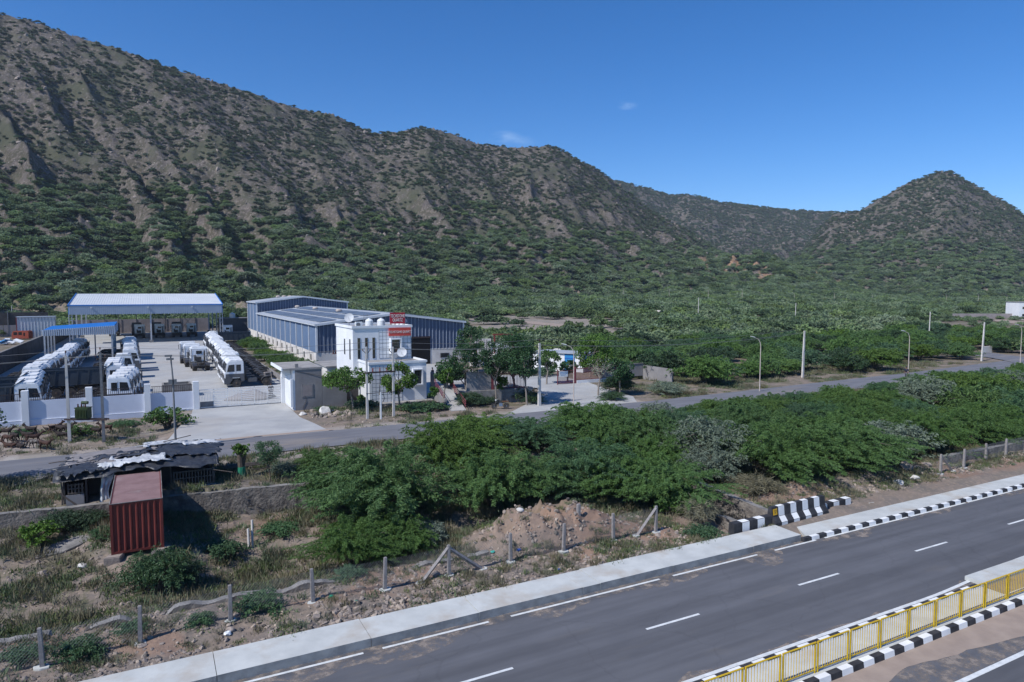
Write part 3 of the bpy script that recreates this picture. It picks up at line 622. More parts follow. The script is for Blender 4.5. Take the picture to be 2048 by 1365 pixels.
# rough walls
def rough_wall(name, label, pts, th, ztop, zbot, m, seed=1, step=.35, capm=None, jag=.05, cat='wall'):
    "a wall of uneven masonry along a polyline; ztop and zbot are functions of (a, n)"
    D = [0]
    for i in range(len(pts) - 1): D.append(D[-1] + math.dist(pts[i], pts[i + 1]))
    S = np.arange(0, D[-1] + step, step); S[-1] = D[-1]; A = np.interp(S, D, [p[0] for p in pts]); N_ = np.interp(S, D, [p[1] for p in pts])
    b = MB(); K = len(S); dx = np.gradient(A); dy = np.gradient(N_); l = np.hypot(dx, dy); dx /= l; dy /= l; rnd = random.Random(seed)
    for i in range(K):
        zt = ztop(A[i], N_[i]) + jag * (float(fbm(S[i] / .8, seed, seed, 3)) - .5) * 2; zb = zbot(A[i], N_[i])
        o1 = th / 2 * (1 + rnd.uniform(-.12, .12)); o2 = th / 2 * (1.05 + rnd.uniform(-.12, .12))
        zm = (zt + zb) / 2
        b.v += [(A[i] + dy[i] * o2, N_[i] - dx[i] * o2, zb), (A[i] + dy[i] * o1 * 1.04, N_[i] - dx[i] * o1 * 1.04, zm), (A[i] + dy[i] * o1, N_[i] - dx[i] * o1, zt), (A[i] - dy[i] * o1, N_[i] + dx[i] * o1, zt), (A[i] - dy[i] * o1, N_[i] + dx[i] * o1, zb)]
    for i in range(K - 1):
        for j in range(4): b.f.append((i * 5 + j, i * 5 + j + 1, i * 5 + 5 + j + 1, i * 5 + 5 + j)); b.m.append(1 if (j == 2 and capm) else 0)
    b.f += [(0, 1, 2, 3, 4), tuple((K - 1) * 5 + j for j in (4, 3, 2, 1, 0))]; b.m += [0, 0]
    o = b.build(name, [m, capm] if capm else m); return tag(o, label, cat) if cat else o
rough_wall('stone_wall', 'low broken stone wall running behind the left wire fence', [(-24, 31.7), (-5, 31.55), (3, 31.45), (12, 31.05), (15, 31.0)], .38, lambda a, n: .34 - .5 * max(0, float(fbm(a / 1.6, 4, 33, 2)) - .58) * 4 + .05 * math.sin(a * 2.3), lambda a, n: -.6, 'rubble_wall', 3, step=.22, capm='concrete_grey', jag=.2)
rough_wall('stone_wall', 'low stone wall behind the short wire fence at the right edge', [(54.5, 31), (60, 30.9), (72, 30.9)], .4, lambda a, n: .85, lambda a, n: -.2, 'rubble_wall', 4, capm='concrete_grey')
rough_wall('retaining_wall', 'long dark stone retaining wall with pale capping holding up the hut terrace', [(-26, 47.9), (-8, 45.95), (-4, 45.5), (2.2, 45.0), (8, 44.3), (15, 43.5)], .42, lambda a, n: 1.52, lambda a, n: -.9, 'rubble_wall', 5, capm='concrete_grey')
rough_wall('culvert_wall', 'grey stone culvert wall on the right side of the ditch behind the barrier', [(32.75, 28.0), (32.5, 33), (32.4, 36)], .4, lambda a, n: .55 + .06 * (n - 29), lambda a, n: -1.7, 'rubble_wall', 6, capm='concrete_grey')
rough_wall('culvert_wall', 'broken stone wing wall of the culvert, left of the ditch by the fence end', [(30.1, 28.6), (29.9, 32.5)], .4, lambda a, n: .2 + .05 * (n - 29), lambda a, n: -1.7, 'rubble_wall', 7, capm='concrete_grey', jag=.15)
# ------------------------------------------------------------------ red container, hut
CX, CN = -2.2, 39.35
t = empty('shipping_container', (CX, CN, .4), 0, 'dark red corrugated shipping container standing end-on below the hut', 'container')
W_, L_, Hh = 2.38, 6.3, 2.6; b = MB(); x = .12; k = 0
pr = [(.0, 0), (.12, 0)]
xs = [.12]
while xs[-1] < W_ - .3:
    x = xs[-1]; pr += [(x, 0), (x + .05, .05), (x + .17, .05), (x + .22, 0)]; xs.append(x + .275)
pr += [(W_, 0)]
pr2 = pr + [(W_, .09), (0, .09)]
b.prism(pr2, 'z', .12, Hh - .1); b.build('end_wall', 'container_red', t)
for nm, x0 in (('side_wall', 0.0), ('side_wall', W_ - .09)):
    b = MB(); pr = []; y = .1; s_ = 1 if x0 == 0 else -1; xo = x0 if x0 == 0 else W_
    while y < L_ - .3: pr += [(xo, y), (xo + s_ * .04, y + .07), (xo + s_ * .04, y + .14), (xo, y + .21)]; y += .28
    pr += [(xo + s_ * .09, L_ - .1), (xo + s_ * .09, .1)]; b.prism(pr, 'z', .12, Hh - .1); b.build('side_wall', 'container_red', t)
b = MB(); pr = []; y = .1
while y < L_ - .2: pr += [(y, Hh - .01), (y + .05, Hh - .04), (y + .1, Hh - .04), (y + .15, Hh - .01)]; y += .2
pr += [(L_ - .02, Hh - .02), (L_ - .02, Hh - .1), (.04, Hh - .1)]; b.prism(pr, 'x', .06, W_ - .06); b.build('roof', 'container_top', t)
b = MB(); b.box(.1, W_ - .1, L_ - .1, L_ - .03, .1, Hh - .1); b.build('door_end', 'container_red', t)
b = MB()
for x in (0, W_ - .1): b.box(x - .01, x + .11, -.012, .09, 0, Hh + .005); b.box(x - .01, x + .11, L_ - .1, L_, 0, Hh + .005)
b.box(.1, W_ - .1, -.006, .08, 0, .13); b.box(.1, W_ - .1, .0, .08, Hh - .1, Hh)
for x in (-.005, W_ - .075): b.box(x, x + .08, .09, L_ - .1, Hh - .1, Hh + .002); b.box(x, x + .08, .09, L_ - .1, 0, .12)
b.build('frame', ['container_red'], t, bevel=.006)
b = MB(); b.box(-.015, .02, .0, L_, Hh + .003, Hh + .03); b.box(W_ - .02, W_ + .015, 0, L_, Hh + .003, Hh + .03); b.box(.03, W_ - .03, -.018, .012, Hh - .0, Hh + .03); b.build('roof_edge', 'concrete_grey', t)
for (x, n) in ((CX + .1, CN - .05), (CX + 2.2, CN), (CX + .1, CN + 5.6), (CX + 2.2, CN + 5.6)):
    b = MB(); z = hz(x, n); b.prism([(x - .45, n - .25), (x + .3, n - .35), (x + .5, n + .2), (x - .2, n + .35)], 'z', z - .3, .395); tag(b.build('stone_block', 'rock', bevel=.04), 'flat stone block under %s corner of the red container' % ['the near left', 'the near right', 'the far left', 'the far right'][[(CX + .1, CN - .05), (CX + 2.2, CN), (CX + .1, CN + 5.6), (CX + 2.2, CN + 5.6)].index((x, n))], 'stone')
# hut of poles under crumpled tarpaulins
HX0, HX1, HN0, HN1 = -4.9, 3.3, 46.0, 50.6
t = empty('tarpaulin_hut', (HX0, HN0, 1.45), 0, 'ramshackle hut roofed with torn black and white tarpaulins behind the container', 'hut')
def roofz(u, v):   # u along, v across (0 front .. 1 back)
    return 1.4 + .38 * math.sin(math.pi * min(1, max(0, v * .62 + .12))) + .36 * math.sin(math.pi * min(1, max(0, (u + .15) / 1.35))) 
def tarp(name, m, u0, u1, v0, v1, lift, amp, seed, nu=60, nv=34, hang=0, rag=.02):
    V = []; F = []
    for i in range(nu + 1):
        for j in range(nv + 1):
            u = u0 + (u1 - u0) * i / nu; v = v0 + (v1 - v0) * j / nv; fu = i / nu; fv = j / nv
            if i in (0, nu): u += rag * (vn(j * 12 / nv, seed, seed) - .5) * 2
            if j in (0, nv): v += rag * 2.2 * (vn(i * 14 / nu, seed + 3, seed) - .5) * 2
            x = u * (HX1 - HX0); y = v * (HN1 - HN0); z = roofz(u, v) + lift + amp * (float(ridged(x * .45 + seed + .3 * y, y * 1.0, seed, 4)) - .5)
            if hang and fv < .12: z -= hang * (1 - fv / .12) ** 1.0 * .5; 
            V.append((x, y, z)); 
    for i in range(nu):
        for j in range(nv): k = i * (nv + 1) + j; F.append((k, k + nv + 1, k + nv + 2, k + 1))
    me = arr_mesh(name, V, F, [m], smooth=True); o = bpy.data.objects.new(name, me); link(o, t)
    mo = o.modifiers.new('s', 'SOLIDIFY'); mo.thickness = .02; return o
tarp('black_tarpaulin', 'tarp_black', -.02, 1.03, -.06, 1.0, 0, .34, 2, 90, 50, hang=.4, rag=.035)
tarp('grey_sheet', 'tarp_grey', .03, .6, .5, 1.04, .14, .07, 5, 50, 24, rag=.03)
tarp('white_sheet', 'tarp_white', .24, .66, .02, .24, .15, .3, 8, 70, 30, rag=.05)
tarp('grey_sheet', 'tarp_grey', .0, .34, .2, .5, .14, .12, 29, 40, 20, rag=.05)
tarp('white_sheet', 'tarp_white', .5, .92, .72, 1.06, .18, .42, 11, 60, 26, rag=.07)
tarp('white_sheet', 'tarp_white', .9, 1.04, .74, 1.05, .2, .45, 14, 20, 20, rag=.06)
tarp('black_sheet', 'tarp_black', .6, 1.05, .2, .74, .12, .4, 17, 60, 40, rag=.05)
tarp('black_sheet', 'tarp_black', .08, .55, .34, .54, .13, .3, 19, 60, 20, rag=.05)
tarp('dark_cloth', 'tarp_black', -.03, .24, -.05, .3, .1, .25, 23, 30, 20, rag=.06)
V = []; F = []; nu, nv = 8, 26      # the sheet that hangs down beside the container
for i in range(nu + 1):
    for j in range(nv + 1):
        f = j / nv; x = 2.25 + (i / nu - .5) * (.8 - .38 * math.sin(math.pi * min(1, f * 1.3))) + .05 * math.sin(j * .5) - .5 * f * f; y = -.02 - .18 * math.sin(math.pi * f) + .13 * (vn(i * .9, j * .35, 3) - .5) * 2 + .08 * math.cos(i * 1.9)
        V.append((x, y, 1.75 - 2.9 * f))
for i in range(nu):
    for j in range(nv): k = i * (nv + 1) + j; F.append((k, k + nv + 1, k + nv + 2, k + 1))
o = link(bpy.data.objects.new('hanging_sheet', arr_mesh('hanging_sheet', V, F, ['tarp_white'], smooth=True)), t); mo = o.modifiers.new('s', 'SOLIDIFY'); mo.thickness = .03
for x, y, h in ((0, -.05, 1.4), (.15, 2.2, 1.7), (0, 4.5, 1.5), (2.6, 0, 1.6), (2.8, 4.5, 2.1), (5.6, -.02, 1.7), (5.6, 4.5, 2.1), (8.0, 0, 1.3), (8.15, 4.5, 1.5)):
    b = MB(); b.tube([(x, y, -.1), (x + .05, y + .02, h * .5), (x, y, h + .1)], .05, 6); b.build('pole', 'wood_grey', t)
b = MB(); b.tube([(-.05, -.05, .75), (.75, -.1, -.05)], .05, 6); b.build('pole', 'wood_grey', t)
for x0, y0, z0, x1, y1, z1 in ((-1.0, 3.9, 1.75, .9, 3.7, 1.9), (7.4, .1, 1.3, 9.1, -.4, .95), (5.3, 4.3, 2.35, 7.0, 5.0, 2.5), (-.4, 3.2, 1.7, .8, 3.9, 1.95), (-.3, 2.8, 1.6, 1.0, 3.3, 1.9)):
    b = MB(); b.tube([(x0, y0, z0), (x1, y1, z1)], .03, 5); b.build('stick', 'wood_grey', t)
def lattice(x0, x1, y, z0, z1, m='wood_grey'):
    b = MB(); x = x0
    while x < x1: b.box(x, x + .07, y - .02, y + .02, z0, z1); x += .17
    for z in (z0 + .06, (z0 + z1) / 2, z1 - .1): b.box(x0, x1, y - .045, y - .022, z, z + .06)
    b.build('slat_panel', m, t)
lattice(5.75, 8.05, -.02, .3, 1.3); lattice(.3, 1.1, -.02, .6, 1.25)
b = MB(); b.box(5.7, 8.1, -.12, .1, -.35, .3); b.build('base_wall', 'plaster_grey', t); b = MB(); b.box(.2, 1.1, -.08, .06, 0, .6); b.build('base_wall', 'plaster_grey', t)
b = MB(); b.box(1.15, 5.6, 1.4, 1.5, -.1, 1.8); b.box(1.15, 1.25, .1, 1.4, -.1, 1.5); b.box(7.95, 8.1, .2, 4.4, -.1, 1.35); b.box(.05, .15, .2, 4.4, -.1, 1.35); b.box(.1, 8.1, 4.4, 4.5, 0, 1.4); b.build('side_wall', 'wall_dark', t)
# stump with net guard, rack, pipes, slabs
def at(px, py, z): a, n = AN(px, py, z); return a, n
a, n = at(484, 958, 1.5); t = empty('tree_stump', (a, n, 1.5), 0, 'short dead tree stump with green net guard and a leafy sprout beside the road', 'tree stump')
b = MB(); b.tube([(0, 0, -.2), (0, 0, .3), (-.05, 0, 1.1), (-.1, 0, 1.8), (-.22, 0, 2.25)], [.26, .2, .19, .17, .05], 9); b.tube([(-.1, 0, 1.5), (-.42, .05, 1.95), (-.6, 0, 2.3)], [.1, .06, .02], 6); b.tube([(.05, 0, .6), (.22, 0, 1.5), (.26, .05, 2.1)], [.12, .09, .02], 6); b.build('trunk', 'bark', t)
b = MB(); b.lathe([(.27, 0), (.29, .25), (.25, .55), (.24, .9)], (0, 0, -.1), 'z', 9); b.build('net_guard', 'net_green', t)
STUMP = t
a, n = at(500, 950, 1.5); t = empty('wooden_rack', (a - .2, n + .4, 1.5), R(4), 'broken grey wooden bench frame around the netted stump', 'rack')
for x in (-1.3, -.2, 1.3):
    for y in (-.3, .4): b = MB(); b.box(x, x + .08, y, y + .08, -.05, .58); b.build('leg', 'wood_grey', t)
b = MB()
for y in (-.3, 0, .3, .45): b.box(-1.4, 1.6, y, y + .09, .56, .62)
b.box(-1.4, 1.5, -.3, -.24, .25, .32); b.build('slats', 'wood_grey', t)
for i, (px, py, l, h, tl) in enumerate(((498, 1090, 1.1, 0, .0), (505, 1087, 1.5, 0, .04))):
    a, n = at(px, py, -.6); z = hz(a, n); t = empty('drain_pipe', (a, n, z), 0, '%s cream pipe standing upright against the broken bank in the hollow' % ['shorter', 'taller'][i], 'pipe', 'cream pipes in the hollow'); b = MB(); b.tube([(0, 0, -.1), (tl, .25, l)], .065, 10); b.build('pipe_body', 'pole_conc', t)
for px, py, z0, s_, lb in ((130, 1100, .0, 1.5, 'flat grey concrete slab lying in the weeds left of the red container'), (590, 935, 1.6, 1.0, 'tilted grey concrete slab by the road behind the stone wall'), (62, 970, 1.5, 1.1, 'broken grey slab lying on rubble left of the tarpaulin hut')):
    a, n = at(px, py, z0); z = hz(a, n); b = MB(); b.prism([(-s_, -.25 * s_), (-.2 * s_, -.5 * s_), (s_, -.1 * s_), (.6 * s_, .45 * s_), (-.6 * s_, .35 * s_)], 'z', 0, .16)
    o = b.build('concrete_slab', 'concrete_grey', None, (a, n, z + .02), bevel=.02); o.rotation_euler = (R(7), R(-5), .3); tag(o, lb, 'slab')
# ------------------------------------------------------------------ compound wall, gate, gatehouse
Z0 = 1.7
t = empty('compound_wall', (-20, 76.6, 1.3), 0, 'long pale lilac compound wall with white pillars before the truck yard', 'wall')
b = MB(); b.box(-10, 23.6, 0, .25, 0, 2.3); b.box(-30, -10, 0, .25, 0, 2.3); b.build('wall_panel', 'wall_lilac', t)
b = MB(); b.box(-30, 23.55, -.09, -.003, -.4, .5); b.build('plinth', 'wall_lilac', t)
b = MB(); b.box(-30, 23.55, -.1, -.002, .505, .54); b.build('ledge', 'wall_white', t)
for x in (-9.95, -4.95, .05, 9.1, 14.15, 19.1, 23.5): b = MB(); b.box(x, x + .55, -.3, .3, 0 if x != 23.5 else -.05, 3.3); b.build('pillar', 'wall_white', t, bevel=.01)
for x0, x1 in ((-4.35, .0), (.65, 9.05), (9.7, 14.1), (14.75, 19.05), (19.7, 23.45)):
    b = MB(); x = x0 + .1
    while x < x1: b.box(x, x + .038, .095, .13, 2.3, 3.0); x += .17
    b.box(x0, x1, .09, .135, 2.95, 3.0); b.box(x0, x1, .09, .135, 2.4, 2.44); b.build('railing', 'iron_dark', t)
def bar_gate(name, label, loc, rz, w_, h, m, panels, cat='gate', board=None):
    t = empty(name, loc, rz, label, cat); b = MB()
    b.box(0, w_, -.03, .03, h - .06, h); b.box(0, w_, -.03, .03, .08, .14); b.box(0, w_, -.03, .03, h - .3, h - .27); k = len(panels)
    for i in range(k + 1): x = w_ * i / k; b.box(max(0, x - .03), min(w_, x + .03), -.03, .03, .08, h)
    b.build('gate_frame', m, t)
    for i, p in enumerate(panels):
        b = MB(); x0 = w_ * i / k + .03; x1 = w_ * (i + 1) / k - .03
        if p == 'h':
            z = .2
            while z < h - .3: b.box(x0, x1, -.02, .02, z, z + .06); z += .19
        elif p == 'v':
            x = x0 + .1
            while x < x1: b.box(x, x + .035, -.015, .015, .14, h - .3); x += .15
        b.build('bars', m, t)
        if board is not None and i == board: b = MB(); b.box(x0, x1, -.02, .0, .12, .7); b.build('sheet_panel', m, t)
    return t
g = bar_gate('sliding_gate', 'wide grey steel bar gate closing the driveway of the truck yard', (4.1, 76.7, Z0 + .02), 0, 8.0, 1.95, 'pole_steel', ['v', 'h', 'v', 'h', 'v', 'h'], board=0)
for m_ in g.children:
    m_.data.materials.clear(); m_.data.materials.append(MT['paint_white'] if m_.name.startswith(('bars', 'gate_frame')) else MT['pole_steel'])
t = empty('gatehouse', (12.5, 71.4, Z0), 0, 'grey plastered gatehouse with flat slab roof and white pillars at the yard gate', 'building')
b = MB(); b.box(0.2, 2.9, 0.0, .2, -.4, 4.1); b.box(2.7, 2.9, .2, 6.6, -.4, 4.1); b.box(.2, 2.7, 6.4, 6.6, 0, 4.1); b.build('wall', 'plaster_grey', t)
b = MB(); b.box(.0, .2, .02, 6.6, -.1, 4.1); b.build('white_wall', 'wall_white', t)
b = MB(); b.box(-1.1, 2.95, -.05, 6.8, 4.1, 4.3); b.build('roof', 'roof_slab', t)
b = MB(); b.box(-1.12, -1.0, -.06, 6.82, 4.05, 4.36); b.build('roof_edge', 'wall_white', t)
b = MB(); b.prism([(-.9, 3.3), (-.05, 3.5), (-.05, 4.05), (-.9, 4.05)], 'y', 1.0, 1.4); b.build('bracket', 'wall_white', t)
b = MB(); b.box(-.35, -.02, 4.9, 5.4, -.1, 3.4); b.box(-.25, -.01, -.05, .5, .3, 3.2); b.build('pillar', 'wall_white', t)
f = MB(); f.box(.85, 2.0, -.04, .0, 1.25, 2.6).box(0, 0, 0, 0, 0, 0); fo = f.build('window', 'plaster_grey', t); b = MB(); b.box(.97, 1.88, -.052, -.041, 1.37, 2.48); b.build('pane', 'block_wall', fo)
b = MB(); b.box(.28, .6, .2, .5, 4.3, 4.7); b.build('roof_block', 'plaster_grey', t)
b = MB(); b.tube([(.9, -.03, 2.6), (1.2, -.03, 1.4), (1.25, -.03, .8), (.9, -.03, .1)], .018, 5); b.tube([(.3, -.02, 4.0), (1.4, -.02, 3.7), (3.0, -.06, 3.3)], .018, 5); b.build('cable', 'tyre', t)
t = empty('boundary_wall', (15.42, 71.4, Z0), 0, 'grey plastered wall with maroon railing between the gatehouse and white office', 'wall')
b = MB(); b.box(0, 2.55, 0, .2, -.4, 2.3); b.build('wall_panel', 'plaster_grey', t)
b = MB(); b.box(2.35, 2.55, .2, 3.6, -.4, 2.3); b.build('wall_panel', 'plaster_grey', t); b = MB(); b.box(2.55, 4.7, 3.4, 3.6, -.4, 2.5); b.build('wall_panel', 'wall_dark', t)
b = MB(); x = .1
while x < 2.5: b.box(x, x + .025, .08, .105, 2.3, 3.1); x += .17
b.box(0, 2.5, .07, .12, 3.08, 3.12); b.build('railing', 'iron_maroon', t)
# ------------------------------------------------------------------ office
t = empty('office_building', (19.8, 71.4, Z0), 0, 'white two-storey office with tiled grid facade and red company sign', 'building')
def boxp(name, m, *bs, bevel=0, parent=None):
    b = MB()
    for q in bs: b.box(*q)
    return b.build(name, m, parent or t, bevel=bevel)
UH = 7.95
boxp('upper_wall', 'wall_white', (0, 6.85, 4.2, 11.9, 0, UH))
boxp('parapet', 'wall_white', (-.12, 6.97, 4.1, 4.3, UH, UH + .28), (-.12, .08, 4.3, 12, UH, UH + .28), (6.77, 6.97, 4.3, 12, UH, UH + .28), (.08, 6.77, 11.8, 12, UH, UH + .28))
boxp('upper_roof', 'roof_slab', (.08, 6.77, 4.3, 11.8, UH, UH + .05))
boxp('lower_wall', 'wall_white', (.6, 7.1, .0, 4.19, -.5, 4.25))
boxp('lower_parapet', 'wall_white', (.52, 7.18, -.08, .1, 4.25, 4.48), (.52, .7, .1, 4.19, 4.25, 4.48), (7.0, 7.18, .1, 4.19, 4.25, 4.48))
boxp('lower_roof', 'roof_slab', (.7, 7.0, .1, 4.18, 4.25, 4.3))
def tiles(x0, x1, y, z0, z1, nm='tile_grid'):
    b = MB(); b.box(x0, x1, y - .02, y - .002, z0, z1, 0); x = x0
    while x <= x1 + .01: b.box(x - .015, x + .015, y - .028, y - .021, z0, z1, 1); x += .42
    z = z0
    while z <= z1 + .01: b.box(x0, x1, y - .027, y - .0215, z - .015, z + .015, 1); z += .42
    b.build(nm, ['wall_white', 'pole_steel'], t)
tiles(3.0, 6.8, 4.2, 4.5, 7.7); tiles(.9, 4.3, 0, .1, 4.1)
def win(x0, x1, y, z0, z1, fr=.16, dp=.22, nm='window', side=False, glass='glass', grille=True):
    b = MB()
    if fr:
        b.box(x0 - fr, x0, y - dp, y + .0, z0 - fr, z1 + fr); b.box(x1, x1 + fr, y - dp, y, z0 - fr, z1 + fr); b.box(x0, x1, y - dp, y, z1, z1 + fr); b.box(x0, x1, y - dp, y, z0 - fr, z0)
    else: b.box(x0 - .03, x1 + .03, y - .03, y - .001, z0 - .03, z1 + .03)
    f = b.build(nm, 'wall_white' if fr else 'pole_steel', t); g_ = MB(); g_.box(x0, x1, y - .045, y - .032, z0, z1); g_.build('pane', glass, f)
    if grille:
        g_ = MB(); x = x0 + .15
        while x < x1: g_.box(x, x + .015, y - .062, y - .047, z0, z1); x += .16
        g_.box(x0, x1, y - .064, y - .0465, (z0 + z1) / 2, (z0 + z1) / 2 + .02); g_.build('grille', 'pole_steel', f)
win(4.35, 5.4, 4.2 - .03, 5.1, 6.6, .14, .5)
for x in (.55, 1.4, 2.25): win(x, x + .26, 4.2, 4.55, 6.85, 0, 0, grille=False)
win(5.55, 6.45, 0, 1.9, 3.45, .14, .42); win(3.65, 4.15, -.03, 1.8, 2.5, .1, .3)
for y0, z0, z1 in ((5.2, 4.4, 6.7), (7.6, 4.8, 6.6)):
    b = MB(); b.box(-.04, -.002, y0, y0 + .45, z0, z1); f = b.build('window', 'pole_steel', t); b = MB(); b.box(-.055, -.042, y0 + .04, y0 + .41, z0 + .04, z1 - .04); b.build('pane', 'glass', f)
s = boxp('sign', 'sign_coral', (4.15, 6.75, 3.98, 4.17, 7.0, 7.93)); text_obj('sign_lettering', 'TECHSTONE QUARTZ', .38, 'letter', s, (5.45, 3.97, 7.45), (R(90), 0, 0), .01, .72, .0)
boxp('step', 'roof_slab', (.6, 7.6, -1.2, -.05, -.6, .12))
t2 = t; t = empty('roof_sign', (24.25, 76.0, Z0 + UH + .05), 0, 'red rooftop sign board reading TECHSTONE QUARTZ on short legs', 'sign')
s = boxp('board', 'sign_red', (0, 1.8, -.04, .04, .38, 1.66)); text_obj('sign_lettering', 'TECHSTONE\nQUARTZ', .52, 'letter', s, (.9, -.05, 1.02), (R(90), 0, 0), .01, .56, .002)
b = MB()
for x in (.15, .65, 1.15, 1.65): b.tube([(x, 0, 0), (x, 0, .38)], .03, 5); b.tube([(x, .5, 0), (x, 0, 1.0)], .025, 5)
b.build('legs', 'iron_red', t)
def tank(a, n, z, r, h, lb):
    t = empty('water_tank', (a, n, z), 0, lb, 'water tank', 'white round water tanks')
    b = MB(); b.lathe([(r, 0), (r, h * .25), (r * .97, h * .27), (r, h * .3), (r, h * .55), (r * .97, h * .57), (r, h * .6), (r, h * .78), (r * .75, h * .92), (r * .35, h)], k=18); b.build('tank_body', 'tank_white', t, smooth=False); b = MB(); b.lathe([(r * .34, h * .99), (r * .34, h * 1.07), (.05, h * 1.1)], k=14); b.build('lid', 'tank_white', t)
tank(22.1, 77.0, Z0 + UH + .05, .45, .95, 'white water tank at the left on the office roof'); tank(23.5, 77.0, Z0 + UH + .05, .45, .95, 'white water tank just left of the rooftop sign')
def dishf(a, n, z, r, lb):
    t = empty('satellite_dish', (a, n, z), 0, lb, 'satellite dish', 'satellite dishes on the office'); b = MB(); b.tube([(0, 0, 0), (0, 0, r + .25)], .03, 6); b.build('mast', 'pole_steel', t)
    b = MB(); b.lathe([(r * .9 * x, .16 * r * x * x) for x in (.02, .2, .4, .6, .8, 1, .97, .78, .58, .38, .18)], k=18); o = b.build('dish_bowl', 'dish', t); o.location = (0, -.1, r + .3); o.rotation_euler = (R(70), 0, R(-25)); mo = o.modifiers.new('s', 'SOLIDIFY'); mo.thickness = .02
    b = MB(); b.tube([(.0, -.1, r + .0), (-.25, -.75, r + .45)], .015, 5); b.build('feed_arm', 'pole_steel', t)
dishf(20.6, 80.2, Z0 + UH + .1, .62, 'grey satellite dish on the left corner of the office roof'); dishf(24.9, 73.9, Z0 + 4.3, .62, 'grey satellite dish on the lower roof of the office'); dishf(26.1, 76.3, Z0 + UH + .1, .3, 'small dish at the right edge of the office roof')
t = empty('air_unit', (20.3, 76.2, Z0 + UH + .06), 0, 'white air conditioning unit on the office roof edge', 'air unit'); boxp('case', 'tank_white', (0, .8, 0, .35, 0, .65), bevel=.02); b = MB(); b.lathe([(.24, 0), (.24, .02), (.05, .03)], (.32, -.005, .33), 'y', 16); b.build('fan_grille', 'pole_steel', t)
t = empty('pump', (24.0, 74.2, Z0 + 4.32), 0, 'small grey pump unit beside the dish on the lower office roof', 'pump'); boxp('case', 'steel_pale', (0, .45, 0, .4, .25, .75)); b = MB(); b.tube([(.05, .05, 0), (.05, .05, .3)], .02); b.tube([(.4, .05, 0), (.4, .05, .3)], .02); b.build('legs', 'pole_steel', t)
t = empty('ladder', (22.0, 79.0, Z0 + UH + .05), 0, 'thin metal ladder standing on the office roof', 'ladder'); b = MB(); b.tube([(0, 0, 0), (.15, .4, 1.5)], .02); b.tube([(.4, 0, 0), (.55, .4, 1.5)], .02)
for k in range(5): f = .15 + k * .17; b.tube([(.15 * f, .4 * f, 1.5 * f), (.4 + .15 * f, .4 * f, 1.5 * f)], .015)
b.build('ladder_frame', 'pole_steel', t)
# rubble parapet bits and outbuildings between warehouse and office
t = empty('store_room', (19.2, 86, Z0), 0, 'small stained cream store room between the blue warehouse and gatehouse', 'building'); boxp('wall', 'wall_plinth', (0, 3.6, 0, 7, 0, 2.6)); boxp('roof', 'roof_slab', (-.15, 3.75, -.15, 7.1, 2.6, 2.75)); boxp('wall_stub', 'plaster_grey', (2.2, 3.9, -1.4, -.2, 0, 3.3)); boxp('door', 'dark_gap', (1.2, 1.5, -.02, 0, 1.2, 2.0), (2.6, 2.85, -.02, 0, 1.0, 2.0)); boxp('pipe', 'tank_white', (2.0, 2.15, -.15, -.01, 0, 2.4))
